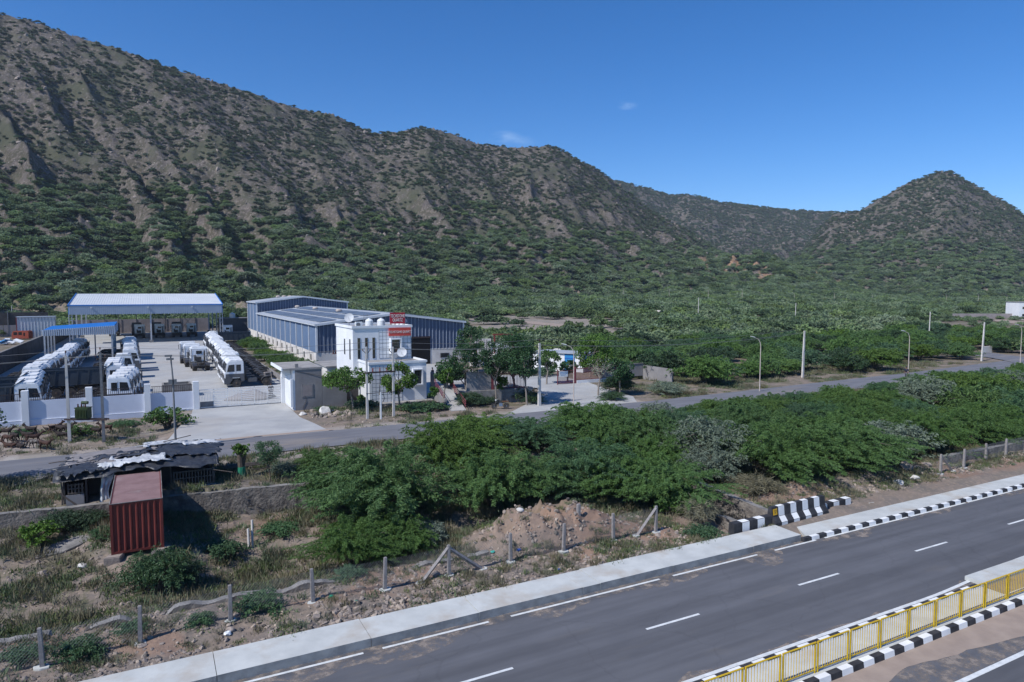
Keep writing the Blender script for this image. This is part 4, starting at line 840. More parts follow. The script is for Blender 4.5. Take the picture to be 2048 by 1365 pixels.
# ------------------------------------------------------------------ warehouses
def warehouse(label, a0, a1, n0, n1, ze, zr, zb, clad_front=True, win_n=(), rib=.55, door=None):
    t = empty('warehouse', (a0, n0, Z0), 0, label, 'warehouse', 'blue steel warehouses'); W = a1 - a0; D = n1 - n0; e = ze - Z0; r = zr - Z0; q = zb - Z0; mid = W / 2
    b = MB(); b.box(0, W, 0, D, -.3, q, 0); b.build('base_wall', 'wall_plinth', t)
    b = MB(); b.box(.02, W - .02, .02, D - .02, q, e); b.prism([(.02, e), (W - .02, e), (mid, r)], 'y', .02, D - .02)
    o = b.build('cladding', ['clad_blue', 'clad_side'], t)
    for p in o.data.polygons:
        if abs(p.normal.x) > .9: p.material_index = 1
    b = MB(); x = .5
    def top(x): return e + (r - e) * (1 - abs(x - mid) / mid)
    while x < W - .3:
        if not (door and door[0] < x < door[1] and False): b.prism([(x - .03, .02), (x - .015, -.05), (x + .025, -.05), (x + .04, .02)], 'z', (door[3] if door and door[0] < x < door[1] else q), top(x) - .04)
        x += rib
    b.build('front_ribs', 'clad_rib', t)
    y = .0; k = 0
    while y < D + .1:
        b = MB(); b.prism([(-.02, y), (-.13, y + .03), (-.13, y + .17), (-.02, y + .2)], 'z', q if k else .3, e - .05); y += D / max(1, round(D / 5.4)); k += 1
        b.build('side_post', 'trim_pale', t)
    if W > 23:
        y = 0
        while y < D: b = MB(); b.box(-.1, -.002, y, y + .3, 0, q - .01); b.build('base_pier', 'wall_plinth', t); y += D / max(1, round(D / 5.4))
    ov = .35
    for s_ in (0, 1):
        b = MB(); xs = (-ov, mid) if s_ == 0 else (W + ov, mid); sl_ = (r - e) / mid
        zz = (e - ov * sl_ + .06, r + .06); b.add([(xs[0], -ov, zz[0]), (xs[1], -ov, zz[1]), (xs[1], D + .1, zz[1]), (xs[0], D + .1, zz[0]), (xs[0], -ov, zz[0] + .1), (xs[1], -ov, zz[1] + .1), (xs[1], D + .1, zz[1] + .1), (xs[0], D + .1, zz[0] + .1)], [(0, 1, 2, 3), (4, 5, 6, 7), (0, 1, 5, 4), (2, 3, 7, 6), (3, 0, 4, 7)])
        y = 0
        while y < D: b.add([(xs[0], y, zz[0] + .1), (xs[1], y, zz[1] + .1), (xs[1], y + .04, zz[1] + .14), (xs[0], y + .04, zz[0] + .14), (xs[0], y + .08, zz[0] + .1), (xs[1], y + .08, zz[1] + .1)], [(0, 1, 2, 3), (3, 2, 5, 4)]); y += .9
        b.build('roof', 'sheet_roof', t)
    b = MB(); b.box(-.1, .16, -.12, .14, q, e + .05); b.box(W - .16, W + .1, -.12, .14, q, e + .05); b.box(-.38, -.3, -ov, D, e - .1, e + .02); b.build('corner_trim', 'trim_pale', t)
    b = MB(); sl_ = (r - e) / mid
    for s_ in (0, 1):
        x0 = -ov if s_ == 0 else W + ov; b.add([(x0, -ov - .05, e - ov * sl_ - .14), (mid, -ov - .05, r - .14), (mid, -ov - .05, r + .2), (x0, -ov - .05, e - ov * sl_ + .2), (x0, -ov, e - ov * sl_ - .14), (mid, -ov, r - .14), (mid, -ov, r + .2), (x0, -ov, e - ov * sl_ + .2)], [(0, 1, 2, 3), (4, 5, 6, 7), (0, 1, 5, 4), (3, 2, 6, 7), (0, 3, 7, 4)])
    b.build('barge_board', 'trim_pale', t)
    for y in win_n: b = MB(); b.box(-.05, -.003, y, y + .75, 1.2, 2.15); f = b.build('window', 'pole_steel', t); b = MB(); b.box(-.065, -.052, y + .06, y + .69, 1.26, 2.09); b.build('pane', 'glass', f)
    if door: boxd = MB(); boxd.box(door[0], door[1], -.07, -.052, door[2], door[3]); boxd.build('door_opening', 'dark_gap', t); boxd = MB(); boxd.box(door[0] - .1, door[1] + .1, -.12, -.071, door[3], door[3] + .3); boxd.build('door_lintel', 'iron_dark', t)
    return t
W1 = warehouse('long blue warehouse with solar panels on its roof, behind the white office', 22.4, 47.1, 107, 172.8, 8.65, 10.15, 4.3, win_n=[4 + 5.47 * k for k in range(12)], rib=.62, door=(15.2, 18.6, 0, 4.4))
for i, (x0, x1) in enumerate(((1.0, 3.6), (4.6, 7.2), (8.2, 10.8), (13.4, 16), (17, 19.6), (20.6, 23.2))):
    sl_ = 1.5 / 12.35
    def rz(x): return (8.65 - Z0) + 1.5 * (1 - abs(x - 12.35) / 12.35) + .26
    b = MB(); y = 2.0
    while y < 62: b.add([(x0, y, rz(x0)), (x1, y, rz(x1)), (x1, y + 1.02, rz(x1)), (x0, y + 1.02, rz(x0)), (x0, y, rz(x0) + .04), (x1, y, rz(x1) + .04), (x1, y + 1.02, rz(x1) + .04), (x0, y + 1.02, rz(x0) + .04)], [(4, 5, 6, 7), (0, 1, 5, 4), (3, 2, 6, 7), (0, 3, 7, 4), (1, 2, 6, 5)]); y += 1.08 if int(y) % 12 else 2.0
    b.build('solar_array', 'solar', W1)
b = MB(); b.box(19.9, 20.9, -.05, -.003, .8, 1.7)
f = MB(); f.box(20.4, 22.0, -.05, -.003, 1.0, 1.8); fo = f.build('window', 'pole_steel', W1); f = MB(); f.box(20.46, 21.94, -.065, -.052, 1.06, 1.74); f.build('pane', 'glass', fo)
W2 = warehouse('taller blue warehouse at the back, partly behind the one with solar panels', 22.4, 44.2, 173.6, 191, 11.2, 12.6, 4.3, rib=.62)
def vent(a, n, z, parent, s=1):
    b = MB(); b.lathe([(.32 * s, -.25), (.32 * s, .12 * s), (.52 * s, .2 * s), (.62 * s, .4 * s), (.5 * s, .6 * s), (.1 * s, .68 * s)], (a, n, z), 'z', 12); b.build('roof_ventilator', 'pole_rust', parent)
for px, py in ((569.5, 628), (595, 628), (631, 634), (678, 638)):
    a = 31.3; n = n_at(px, a, py); vent(a - 22.4, n - 107, 8.65 - Z0 + 1.5 * (1 - abs(a - 22.4 - 12.35) / 12.35) + .15, W1)
for a, n in ((29.5, 187), (31, 187), (32.5, 187)): vent(a - 22.4, n - 173.6, 12.2 - Z0, W2)
# ------------------------------------------------------------------ the yard sheds
t = empty('open_shed', (-16.4, 185, Z0), 0, 'large open truck shed with bright white metal roof and blue edges', 'shed'); W = 31.8; D = 42; e = 8.9; r = 11.5
b = MB(); ys = (-.6, D / 2, D + .6); zs = (e - .07, r, e - .07)
for i in range(2): b.add([(-.3, ys[i], zs[i]), (W + .3, ys[i], zs[i]), (W + .3, ys[i + 1], zs[i + 1]), (-.3, ys[i + 1], zs[i + 1]), (-.3, ys[i], zs[i] + .12), (W + .3, ys[i], zs[i] + .12), (W + .3, ys[i + 1], zs[i + 1] + .12), (-.3, ys[i + 1], zs[i + 1] + .12)], [(0, 1, 2, 3), (4, 5, 6, 7), (0, 1, 5, 4), (3, 0, 4, 7), (1, 2, 6, 5)])
x = 0
while x < W: b.add([(x, ys[0], zs[0] + .12), (x, ys[1], zs[1] + .12), (x + .05, ys[1], zs[1] + .17), (x + .05, ys[0], zs[0] + .17), (x + .1, ys[1], zs[1] + .12), (x + .1, ys[0], zs[0] + .12)], [(0, 1, 2, 3), (3, 2, 4, 5)]); x += .5
b.build('roof', 'shed_roof', t)
b = MB(); b.box(-.2, W + .2, -.62, -.55, e - 2.0, e + .02); x = 0
while x < W: b.box(x, x + .1, -.66, -.621, e - 2.0 - .12 * (int(x * 3) % 2), e); x += .4
b.build('fascia', 'shed_fascia', t)
b = MB(); b.box(-.35, W + .35, -.72, -.64, e, e + .24)
for x in (-.42, W + .3): b.add([(x, -.7, e - .1), (x, D / 2, r - .1), (x, D / 2, r + .3), (x, -.7, e + .3), (x + .12, -.7, e - .1), (x + .12, D / 2, r - .1), (x + .12, D / 2, r + .3), (x + .12, -.7, e + .3)], [(0, 1, 2, 3), (4, 5, 6, 7), (0, 1, 5, 4), (2, 3, 7, 6), (0, 3, 7, 4)])
b.box(-.3, -.2, -.6, 4, e - 2.0, e); b.box(W + .2, W + .3, -.6, 3, e - 2.0, e)
b.build('blue_trim', 'shed_blue', t)
for x in (.0, 16.2, 31.8):
    for y in (0, 14, 28, 42):
        if x == 16.2 and y not in (0, 42): continue
        b = MB()
        if x == 16.2 or y: b.box(x - .16, x + .16, y - .16, y + .16, 0, e - .3)
        else:
            for dx in (-.3, .3): b.box(x + dx - .08, x + dx + .08, y - .1, y + .1, 0, e - .3)
            for k in range(9): b.box(x - .3, x + .3, y - .05, y + .05, .5 + k, .62 + k)
        b.build('column', 'steel_pale', t)
        b = MB(); b.box(x - .45, x + .45, y - .45, y + .45, -.02, .55); b.build('column_base', 'concrete_grey', t)
for x in (4.5, 8, 12.5, 20, 24, 28): b = MB(); b.box(x - .09, x + .09, 41.9, 42.1, 0, e - .3); b.build('back_column', 'pole_steel', t)
b = MB()
for y in (0, 10.5, 21, 31.5, 42): b.box(0, W, y - .1, y + .1, e - .65 + (2.5 * (1 - abs(y - 21) / 21)), e - .35 + 2.5 * (1 - abs(y - 21) / 21))
b.build('truss', 'steel_pale', t); b = MB(); b.tube([(24, 41.8, .6), (28, 41.8, 6)], .06, 4); b.tube([(28, 41.8, .6), (24, 41.8, 6)], .06, 4); b.build('cross_brace', 'pole_steel', t)
for x in (4, 15.5, 25): b = MB(); b.box(x, x + .4, -.95, -.66, e - .55, e - .3); b.build('flood_light', 'lamp_glass', t)
t = empty('canopy', (-16.1, 136.6, Z0), 0, 'small open canopy with blue roof and ribbed grey fascia over the parked tractor units', 'canopy'); W, D = 10.2, 13
b = MB(); b.add([(-.1, -.1, 5.55), (W + .1, -.1, 6.1), (W + .1, D, 6.35), (-.1, D, 5.75), (-.1, -.1, 5.65), (W + .1, -.1, 6.2), (W + .1, D, 6.45), (-.1, D, 5.85)], [(0, 1, 2, 3), (4, 5, 6, 7), (0, 1, 5, 4), (1, 2, 6, 5), (2, 3, 7, 6), (3, 0, 4, 7)]); b.build('roof', 'shed_blue', t)
b = MB(); x = 0
while x < W + .1: b.prism([(x, -.12), (x + .08, -.2), (x + .18, -.2), (x + .26, -.12)], 'z', 4.75, 5.75 + x * .05); x += .3
y = 0
while y < D: b.prism([(W + .12, y), (W + .2, y + .08), (W + .2, y + .18), (W + .12, y + .26)], 'z', 4.85, 6.05 + .02 * y); y += .3
b.build('fascia', 'shed_fascia', t)
for x in (.2, 9.9):
    for y in (.1, 4.4, 8.6, 12.8): b = MB(); b.box(x - .12, x + .12, y - .12, y + .12, 0, 5.6); b.build('post', 'steel_pale', t)
for x in (3.4, 6.6): b = MB(); b.box(x - .1, x + .1, 12.7, 12.9, 0, 5.7); b.build('post', 'steel_pale', t)
# yard side and back walls
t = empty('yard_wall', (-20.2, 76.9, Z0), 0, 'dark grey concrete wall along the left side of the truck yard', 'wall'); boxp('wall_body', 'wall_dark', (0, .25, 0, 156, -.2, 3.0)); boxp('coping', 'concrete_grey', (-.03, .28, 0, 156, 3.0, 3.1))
t = empty('yard_wall', (-20.2, 233, Z0), 0, 'pale block wall closing the back of the yard behind the white-roofed shed', 'wall'); boxp('wall_body', 'block_wall', (0, 36, 0, .25, -.2, 4.0)); b = MB()
for x in range(0, 36, 4): b.box(x, x + .25, -.12, -.002, -.1, 4.1)
b.build('pier', 'block_wall', t)
t = empty('yard_wall', (15.4, 76.9, Z0), 0, 'low grey kerb wall along the right side of the yard beside the scrub strip', 'wall'); boxp('wall_body', 'plaster_grey', (0, .2, 3, 156, -.2, .5))
t = empty('water_trough', (.8, 86.5, Z0), 0, 'square open concrete tank just inside the compound wall', 'tank'); boxp('tank_wall', 'concrete_grey', (0, 3, 0, .2, 0, 1.5), (0, 3, 2.2, 2.4, 0, 1.5), (0, .2, .2, 2.2, 0, 1.5), (2.8, 3, .2, 2.2, 0, 1.5)); boxp('water', 'glass', (.2, 2.8, .2, 2.2, .5, 1.1))
t = empty('site_cabin', (15.9, 196, Z0), 0, 'dark grey cabin behind the right end of the white-roofed shed', 'cabin'); boxp('cabin_wall', 'cab_grey', (0, 7, 0, 5, 0, 5.0)); boxp('roof', 'pole_steel', (-.2, 7.2, -.2, 5.2, 5, 5.15)); boxp('door', 'dark_gap', (.4, 1.5, -.03, -.001, 0, 2.4))
tank(19.2, 197.5, Z0 + 5.15, .75, 1.3, 'white water tank on the dark cabin at the back of the yard')
# neighbouring plot on the left: sheeted fence, white shed, wrecked orange cab, pallet heap
t = empty('sheet_fence', (-75, 222, 1.7), R(4), 'grey metal sheet fence at the far left behind the orange lorry cab', 'fence'); boxp('sheets', 'block_wall', *[(x, x + 4.9, -.05, .05, 0, 3.2) for x in range(0, 44, 5)]); boxp('post', 'pole_steel', *[(x - .1, x + .1, -.1, .1, 0, 7) for x in (12, 27, 41)]); boxp('net', 'wall_dark', (0, 50, .15, .2, 3.2, 6.6))
t = empty('sheet_shed', (-30.6, 214, 1.7), R(3), 'white ribbed metal shed wall left of the big shed', 'shed'); boxp('wall', 'shed_roof', (0, 8.2, 0, 4, 0, 5.6)); boxp('ribs', 'shed_fascia', *[(x, x + .12, -.06, -.002, .2, 5.5) for x in np.arange(.3, 8, .7)]); boxp('side_trim', 'iron_red', (-.2, -.01, -.1, 4, 0, 5.6)); boxp('roof', 'shed_fascia', (-.2, 8.3, -.2, 4.1, 5.6, 5.7))
a, n = AN(44, 679, 1.7); t = empty('wrecked_cab', (a - 2.0, n - 1, 1.7), R(-20), 'rusty orange lorry cab standing beyond the left yard wall', 'lorry cab')
b = MB(); b.prism([(0, .3), (0, 1.7), (.5, 2.7), (5.2, 2.8), (5.6, 2.5), (5.6, .3)], 'y', 0, 2.4); b.build('cab_body', 'orange', t, bevel=.08); t.scale = (.72, .8, .8); boxp('window', 'dark_gap', (.7, 1.9, -.02, -.001, 1.5, 2.4), (2.3, 3.4, -.02, -.001, 1.5, 2.4), (3.9, 4.4, -.02, -.001, 1.2, 2.2))
a, n = AN(38, 688, 1.7); rr = random.Random(4)
t = empty('scrap_heap', (a - 2, n - 3, 1.7), R(-60), 'heap of white and blue scrap panels beside the orange lorry cab', 'scrap heap')
for k in range(9):
    b = MB(); b.box(-.9, .9, -.5, .5, 0, .25); o = b.build('scrap_panel', ['plastic_white', 'door_blue', 'block_wall'][[0, 0, 1, 0, 2, 0, 1, 0, 0][k]], t, (rr.uniform(-4.5, 4.5), rr.uniform(-1.5, 1.5), .3 + .2 * (k % 4))); o.rotation_euler = (rr.uniform(-.5, .5), rr.uniform(-.5, .5), rr.uniform(0, 3))
# ------------------------------------------------------------------ second entrance, walls, railings, steps right of the office
t = empty('retaining_wall', (28.6, 66.4, Z0), R(-6), 'stained grey retaining wall with maroon railing under the row of street trees', 'wall')
boxp('lower_wall', 'concrete_grey', (.4, 8.0, .0, .3, -.3, 1.4)); boxp('end_pier', 'plaster_grey', (8.0, 8.6, -.1, .5, -.3, 1.5)); boxp('upper_wall', 'plaster_grey', (1.1, 3.9, .5, .7, 1.2, 3.4))
boxp('railing_post', 'iron_maroon', (3.95, 4.2, .45, .7, 1.4, 3.3), (7.9, 8.05, .45, .6, 1.4, 3.2)); b = MB(); x = 4.3
while x < 7.9: b.box(x, x + .04, .5, .54, 1.5, 3.1); x += .17
b.box(4.2, 7.9, .48, .56, 3.05, 3.15); b.box(4.2, 7.9, .48, .56, 1.45, 1.55); b.build('railing', 'iron_maroon', t); boxp('back_fill', 'roof_slab', (.4, 8, .31, 8, 1.0, 1.38))
t = empty('entrance_ramp', (27.35, 67.9, Z0), R(-11), 'sloping concrete ramp with pink railings climbing to the office yard', 'ramp')
b = MB(); b.prism([(-4.6, -.1), (-4.6, .04), (4.2, 1.42), (7.5, 1.42), (7.5, -.1)], 'x', 0, 1.6); o = b.build('ramp_slab', 'concrete_drive', t)
for x in (-.12, 1.62):
    b = MB()
    for z in (.35, .6, .85): b.box(0, .05, 0, .05, 0, 0) if False else b.tube([(x, -4.4 if x > 0 else -2.2, z + (.05 if x > 0 else .4)), (x, 3.8, z + 1.35)], .035, 5)
    for y in (-4.0, -1.4, 1.2, 3.7): 
        if x < 0 and y < -2: continue
        b.tube([(x, y, 0), (x, y, 1.0 + (y + 4.6) * .157)], .03, 5)
    b.build('handrail', 'iron_maroon', t)
boxp('pillar', 'plaster_grey', (-.5, -.15, 3.9, 4.3, 0, 3.0)); boxp('pillar_red', 'iron_maroon', (1.75, 2.1, 3.9, 4.2, 0, 3.2)); boxp('side_wall', 'plaster_grey', (-.22, -.001, -2.4, 3.8, -.1, .9))
tag(strip('upper_yard_floor', 'concrete_drive', [(27.2, 73.6), (43, 73.6)], [(27.2, 106.9), (43, 106.9)], 1.76), kind='structure')
t = empty('entrance_gate', (46.3, 75.1, Z0), R(2), 'open maroon barred gate with a white notice board at the right-hand entrance', 'gate')
b = MB(); b.box(0, .1, -.05, .05, 0, 2.0); b.box(2.7, 2.95, -.12, .12, 0, 2.2); x = .2
while x < 2.7: b.box(x, x + .04, -.02, .02, .15, 1.75); x += .17
b.box(0, 2.8, -.04, .04, 1.72, 1.82); b.box(0, 2.8, -.04, .04, .1, .18); b.build('gate_frame', 'iron_maroon', t)
b = MB(); b.box(.25, 1.6, -.07, -.045, 1.0, 1.75); s = b.build('notice_board', 'paint_white', t)
b = MB()
for z, x0, x1 in ((1.56, .4, 1.45), (1.38, .35, 1.5), (1.2, .5, 1.35)):
    x = x0
    while x < x1: b.box(x, x + .1, -.078, -.071, z, z + .08); x += .15
b.build('notice_lettering', 'door_blue', s)
t = empty('entrance_fence', (49.3, 75.1, Z0), 0, 'maroon barred fence on a white base, right of the open gate', 'fence'); b = MB(); x = .1
while x < 3.9: b.box(x, x + .04, -.02, .02, .45, 1.95); x += .17
b.box(0, 4, -.04, .04, 1.9, 2.0); b.box(0, 4, -.04, .04, .42, .5); b.box(3.95, 4.05, -.06, .06, .0, 2.2); b.box(6.2, 6.35, -.08, .08, 0, 2.3); b.build('railing', 'iron_maroon', t); boxp('base_wall', 'wall_white', (0, 6.4, -.1, .1, -.2, .42)); boxp('grey_wall', 'plaster_grey', (4.06, 11, -.02, .1, .42, 2.1), (11, 11.2, -6, .1, -.2, 1.9)); boxp('coping', 'concrete_grey', (-.3, 4, 1.2, 1.45, 2.15, 2.3), (4, 11, -.08, .15, 2.1, 2.2))
# white sheds and weathered walls behind the trees
a, n = AN(1085, 740, Z0); a2, n2 = AN(1130, 743, Z0); rz_ = math.atan2(n2 - n, a2 - a)
t = empty('low_shed', (a - 1, n + 1.2, Z0), rz_, 'low white shed with a bright blue door behind the right entrance', 'shed'); boxp('wall', 'wall_white', (0, 8.6, 0, 5, 0, 2.75)); b = MB(); b.prism([(-.3, 2.752), (5.3, 2.652), (5.3, 2.75), (-.3, 2.87)], 'x', -.3, 8.9); b.build('roof', 'sheet_roof', t)
boxp('door', 'door_blue', (5.5, 7.2, -.06, -.002, .9, 2.7), parent=t); boxp('door_bars', 'plastic_blue', (5.5, 7.2, -.09, -.061, 1.3, 1.4), (5.5, 7.2, -.09, -.061, 2.0, 2.1)); boxp('shade_sheet', 'door_blue', (5.4, 6.9, -.04, -.002, 0, .88)); boxp('pier', 'paint_white', *[(x, x + .12, -.09, -.003, 0, 2.7) for x in (1.0, 1.9, 2.8, 3.7, 4.6)])
def at_n(px, py, nn): a = a_at(px, nn, py); return a, z_at(px, py, a, nn)
t = empty('weathered_wall', (a_at(950, 118), 118, Z0), R(-8), 'black-streaked old white wall behind the trees right of the blue warehouse', 'wall'); WT = z_at(968, 678, a_at(968, 118), 118) - Z0; boxp('wall_panel', 'wall_plinth', (0, 3.2, 0, .3, 0, WT)); boxp('wall_panel', 'wall_white', (3.3, 8.5, .2, .5, 0, WT - 1.0)); b = MB()
for k in range(6): b.box(.2 + k * .5, .34 + k * .5, -.02, -.001, .8, WT - .2 * (k % 3))
b.build('stain_strip', 'block_wall', t)
t = empty('quartz_heap', (a_at(975, 104), 104, Z0), 0, 'heaps of broken white quartz stone behind the street trees', 'stone heap')
for k in range(9):
    b = MB(); rr = random.Random(k); kk = 9; r_ = rr.uniform(1.2, 2.6); rings = []
    b.lathe([(r_, 0), (r_ * .75, r_ * .35), (r_ * .35, r_ * .6), (.05, r_ * .68)], (0, 0, 0), 'z', 11); b.v = [(x * rr.uniform(.85, 1.15), y * rr.uniform(.85, 1.15), z * rr.uniform(.8, 1.2)) for x, y, z in b.v]
    b.build('heap', 'rock_pale', t, (k * 2.5 + rr.uniform(-1, 1), rr.uniform(-4, 4), 0))
t = empty('gantry_frame', (a_at(989, 108, 690), 108, Z0), R(-4), 'rust red steel gantry frame standing over the trees right of the warehouse', 'gantry'); A1 = a_at(1025, 108, 690) - a_at(989, 108, 690); zt = z_at(1000, 671, a_at(1000, 108), 108) - Z0
b = MB()
for x in (0, A1): b.box(x - .1, x + .1, -.1, .1, 0, zt); b.tube([(x, 1.2, 0), (x, 0, zt - .4)], .08, 4)
b.box(-.3, A1 + .3, -.12, .12, zt, zt + .28); b.build('gantry_steel', 'iron_red', t)
b = MB(); b.lathe([(.35, 0), (.3, .7), (.05, 1.3)], (0, 0, 0), 'z', 8); a = a_at(951, 100, 700); o = b.build('orange_tarp', 'orange', None, (a, 100, Z0 + 2.6)); o.location.z = z_at(951, 712, a, 100) ; tag(o, 'small orange wrapped bundle standing on the white stone heap behind the trees', 'bundle')
b = MB(); b.box(-.7, .7, -.7, .7, 0, o.location.z - Z0 - .02); tag(b.build('stone_block', 'rock_pale', None, (a, 100, Z0)), 'pale stone block carrying the small orange bundle', 'stone')
# ------------------------------------------------------------------ poles, lamps, wires
def pole_h(px, py_top, a, n): return z_at(px, py_top, a, n)
LAMPS = [(1147, 811, 690), (1519, 783, 675), (1816, 752, 663), (2040, 727, 650)]
def street_lamp(a, n, z, h, label, group, face=math.pi, arm=1.0, r=.055):
    t = empty('street_lamp', (a, n, z), 0, label, 'street lamp', group); b = MB(); b.tube([(0, 0, -.2), (0, 0, h * .45), (0, 0, h * .82)], [r * 1.25, r, r * .85], 8)
    c, s_ = math.cos(face) * arm, math.sin(face) * arm
    b.tube([(0, 0, h * .82), (c * .08, s_ * .08, h * .9), (c * .35, s_ * .35, h * .96), (c, s_, h)], [r * .85, r * .8, r * .7, r * .6], 6); b.build('lamp_pole', 'pole_rust', t)
    b = MB(); b.box(-.05, .5, -.11, .11, -.04, .05); o = b.build('lamp_head', 'lamp_glass', t, (c, s_, h + .02), bevel=.02); o.rotation_euler = (0, R(-12), face); return t
for i, (px, py, pt) in enumerate(LAMPS):
    a, n = AN(px, py, Z0); h = z_at(px, pt, a, n) - Z0
    street_lamp(a, n, Z0, h, ['street lamp standing on the right-hand driveway by the pale concrete pole', 'street lamp on the near verge of the side road, left of the leaning concrete pole', 'street lamp on the side road between the two pale concrete poles on the right', 'street lamp at the far right edge of the photo by the road junction'][i], 'street lamps along the side road', face=math.pi * .9, arm=.85)
a, n = AN(352, 897, Z0); zt = z_at(342, 712, a, n); t = empty('street_lamp', (a, n, Z0), 0, 'dark steel lamp pole with twin floodlights at the corner of the concrete driveway', 'street lamp'); h = zt - Z0
b = MB(); b.tube([(0, 0, -.1), (-.04, 0, h * .75), (-.14, .05, h)], [.09, .065, .05], 8); b.build('lamp_pole', 'pole_steel', t)
for z, x in ((h, -.25), (h - .25, -.15)): b = MB(); b.box(x - .3, x + .22, -.15, .1, z - .06, z + .08); b.build('flood_light', 'pole_steel', t, bevel=.02)
b = MB(); b.box(-.36, -.08, -.2, .0, h * .70, h * .70 + .35); b.box(.02, .22, -.2, 0, h * .7, h * .7 + .35); b.build('control_box', 'pole_steel', t)
def cpole(px, py, pt, label, z=Z0, lean=0, arm=True, r=.17, name='utility_pole', m='pole_conc'):
    a, n = AN(px, py, z); h = z_at(px, pt, a, n) - z; t = empty(name, (a, n, z), 0, label, 'utility pole', 'concrete utility poles'); b = MB(); r2 = r * .68
    b.prism([(-r, -r * .7), (r, -r * .7), (r, r * .7), (-r, r * .7)], 'z', -.2, h); b.v = [(x * (1 if zz < 1 else .68) + (lean if zz > 1 else 0), y * (1 if zz < 1 else .68), zz) for x, y, zz in b.v]; b.build('pole_shaft', m, t, bevel=.012)
    if arm:
        b = MB(); b.tube([(lean - .35, 0, h - .35), (lean, 0, h - .7), (lean + .35, 0, h - .35)], .035, 5); b.box(lean - .02, lean + .02, -.02, .02, h, h + .25); b.build('crossarm', 'iron_dark', t)
        for dx, zz in ((-.35, h - .35), (.35, h - .35), (0, h + .25)): b = MB(); b.lathe([(.04, 0), (.06, .05), (.04, .09), (.055, .13), (.02, .17)], (lean + dx, 0, zz), 'z', 8); b.build('insulator', 'insulator', t)
    return a, n, h
pa = cpole(1078.7, 812, 687, 'thick pale concrete utility pole at the left side of the right-hand driveway')
cpole(1605, 754, 662, 'pale upright concrete pole between the two side-road lamps', arm=False, lean=.12); cpole(1963, 722, 645, 'pale leaning concrete pole near the road junction at far right', arm=False, lean=.35)
pl1 = cpole(139.5, 882, 712, 'left pole of the pair carrying the green transformer', z=1.4, r=.13); pl2 = cpole(208, 882, 705, 'right pole of the pair carrying the green transformer', z=1.4, r=.12, m='pole_steel')
t = empty('transformer', (pl1[0], pl1[1], 1.4), math.atan2(pl2[1] - pl1[1], pl2[0] - pl1[0]), 'green oil transformer sitting on a beam between the two left poles', 'transformer'); Ld = math.dist(pl1[:2], pl2[:2])
b = MB(); b.box(-.25, Ld + .4, -.22, -.12, 1.75, 1.88); b.box(-.25, Ld + .4, .12, .22, 1.75, 1.88); b.build('support_beam', 'iron_dark', t)
b = MB(); b.box(.75, 1.75, -.3, .3, 1.9, 2.75, 0)
for k in range(8): x = .8 + k * .12; b.box(x, x + .04, -.42, -.301, 1.98, 2.65); b.box(x, x + .04, .301, .42, 1.98, 2.65)
b.box(.7, 1.8, -.34, .34, 2.75, 2.82); b.build('tank_body', 'transformer', t); b = MB(); b.lathe([(.13, 0), (.13, .5)], (1.15, 0, 3.2), 'x', 10); b.tube([(1.3, 0, 2.8), (1.3, 0, 3.15)], .03); b.build('oil_conservator', 'transformer', t)
for x in (.9, 1.2, 1.5): b = MB(); b.lathe([(.05, 0), (.07, .08), (.045, .12), (.065, .2), (.03, .3)], (x, -.12, 2.82), 'z', 8); b.build('bushing', 'insulator', t)
# pole structure before the office
S1 = cpole(735, 838, 694, 'left pole of the switch structure in front of the white office', z=1.65, r=.12); S2 = cpole(787.5, 833, 694, 'right pole of the switch structure in front of the white office', z=1.65, r=.12)
t = empty('switchgear', (S1[0], S1[1], 1.65), math.atan2(S2[1] - S1[1], S2[0] - S1[0]), 'dark steel crossbeams and cables fixed between the two office poles', 'switchgear'); Ld = math.dist(S1[:2], S2[:2])
b = MB(); b.box(-.2, Ld + .2, -.14, -.06, 4.35, 4.47); b.box(-.2, Ld + .2, .06, .14, 4.35, 4.47); b.box(-.1, Ld + .1, -.1, -.05, 2.4, 2.45); b.build('crossbeam', 'iron_dark', t)
for x in (.6, 1.3, 2.0): b = MB(); b.lathe([(.05, 0), (.07, .1), (.045, .16), (.065, .26), (.03, .36)], (x, 0, 4.47), 'z', 8); b.build('insulator', 'iron_red', t)
b = MB(); b.tube([(1.3, 0, 4.4), (1.35, 0, 3.6), (1.25, 0, 3.0), (1.2, 0, 2.2)], .03, 5); b.tube([(1.22, 0, 2.3), (1.6, 0, 2.25), (1.75, 0, 1.85), (1.55, 0, 1.5), (1.3, 0, 1.5)], .03, 5); b.build('cable', 'tyre', t)
cpole(762, 838, 785, 'short white pipe pole between the two office poles', z=1.65, arm=False, r=.09, name='cable_pole', m='paint_white')
t = empty('switchgear', (a_at(676, 86, 700), 86, Z0), 0, 'rust red twin-post switch tower beside the left wall of the office', 'switchgear'); zt = z_at(676, 683, a_at(676, 86), 86) - Z0
b = MB(); b.box(-.1, .05, -.1, .1, 0, zt); b.box(.75, .9, -.1, .1, 0, zt - .1); b.box(-.1, .9, -.03, .03, zt, zt + .06); b.box(-.7, 1.1, -.05, .05, zt - 1.6, zt - 1.5); b.build('tower_posts', 'iron_red', t)
for x in (-.6, -.3, .3, .6, 1.0): b = MB(); b.lathe([(.06, 0), (.1, .12), (.06, .2), (.09, .32), (.04, .42)], (x, 0, zt - 1.5), 'z', 8); b.build('insulator', 'insulator', t)
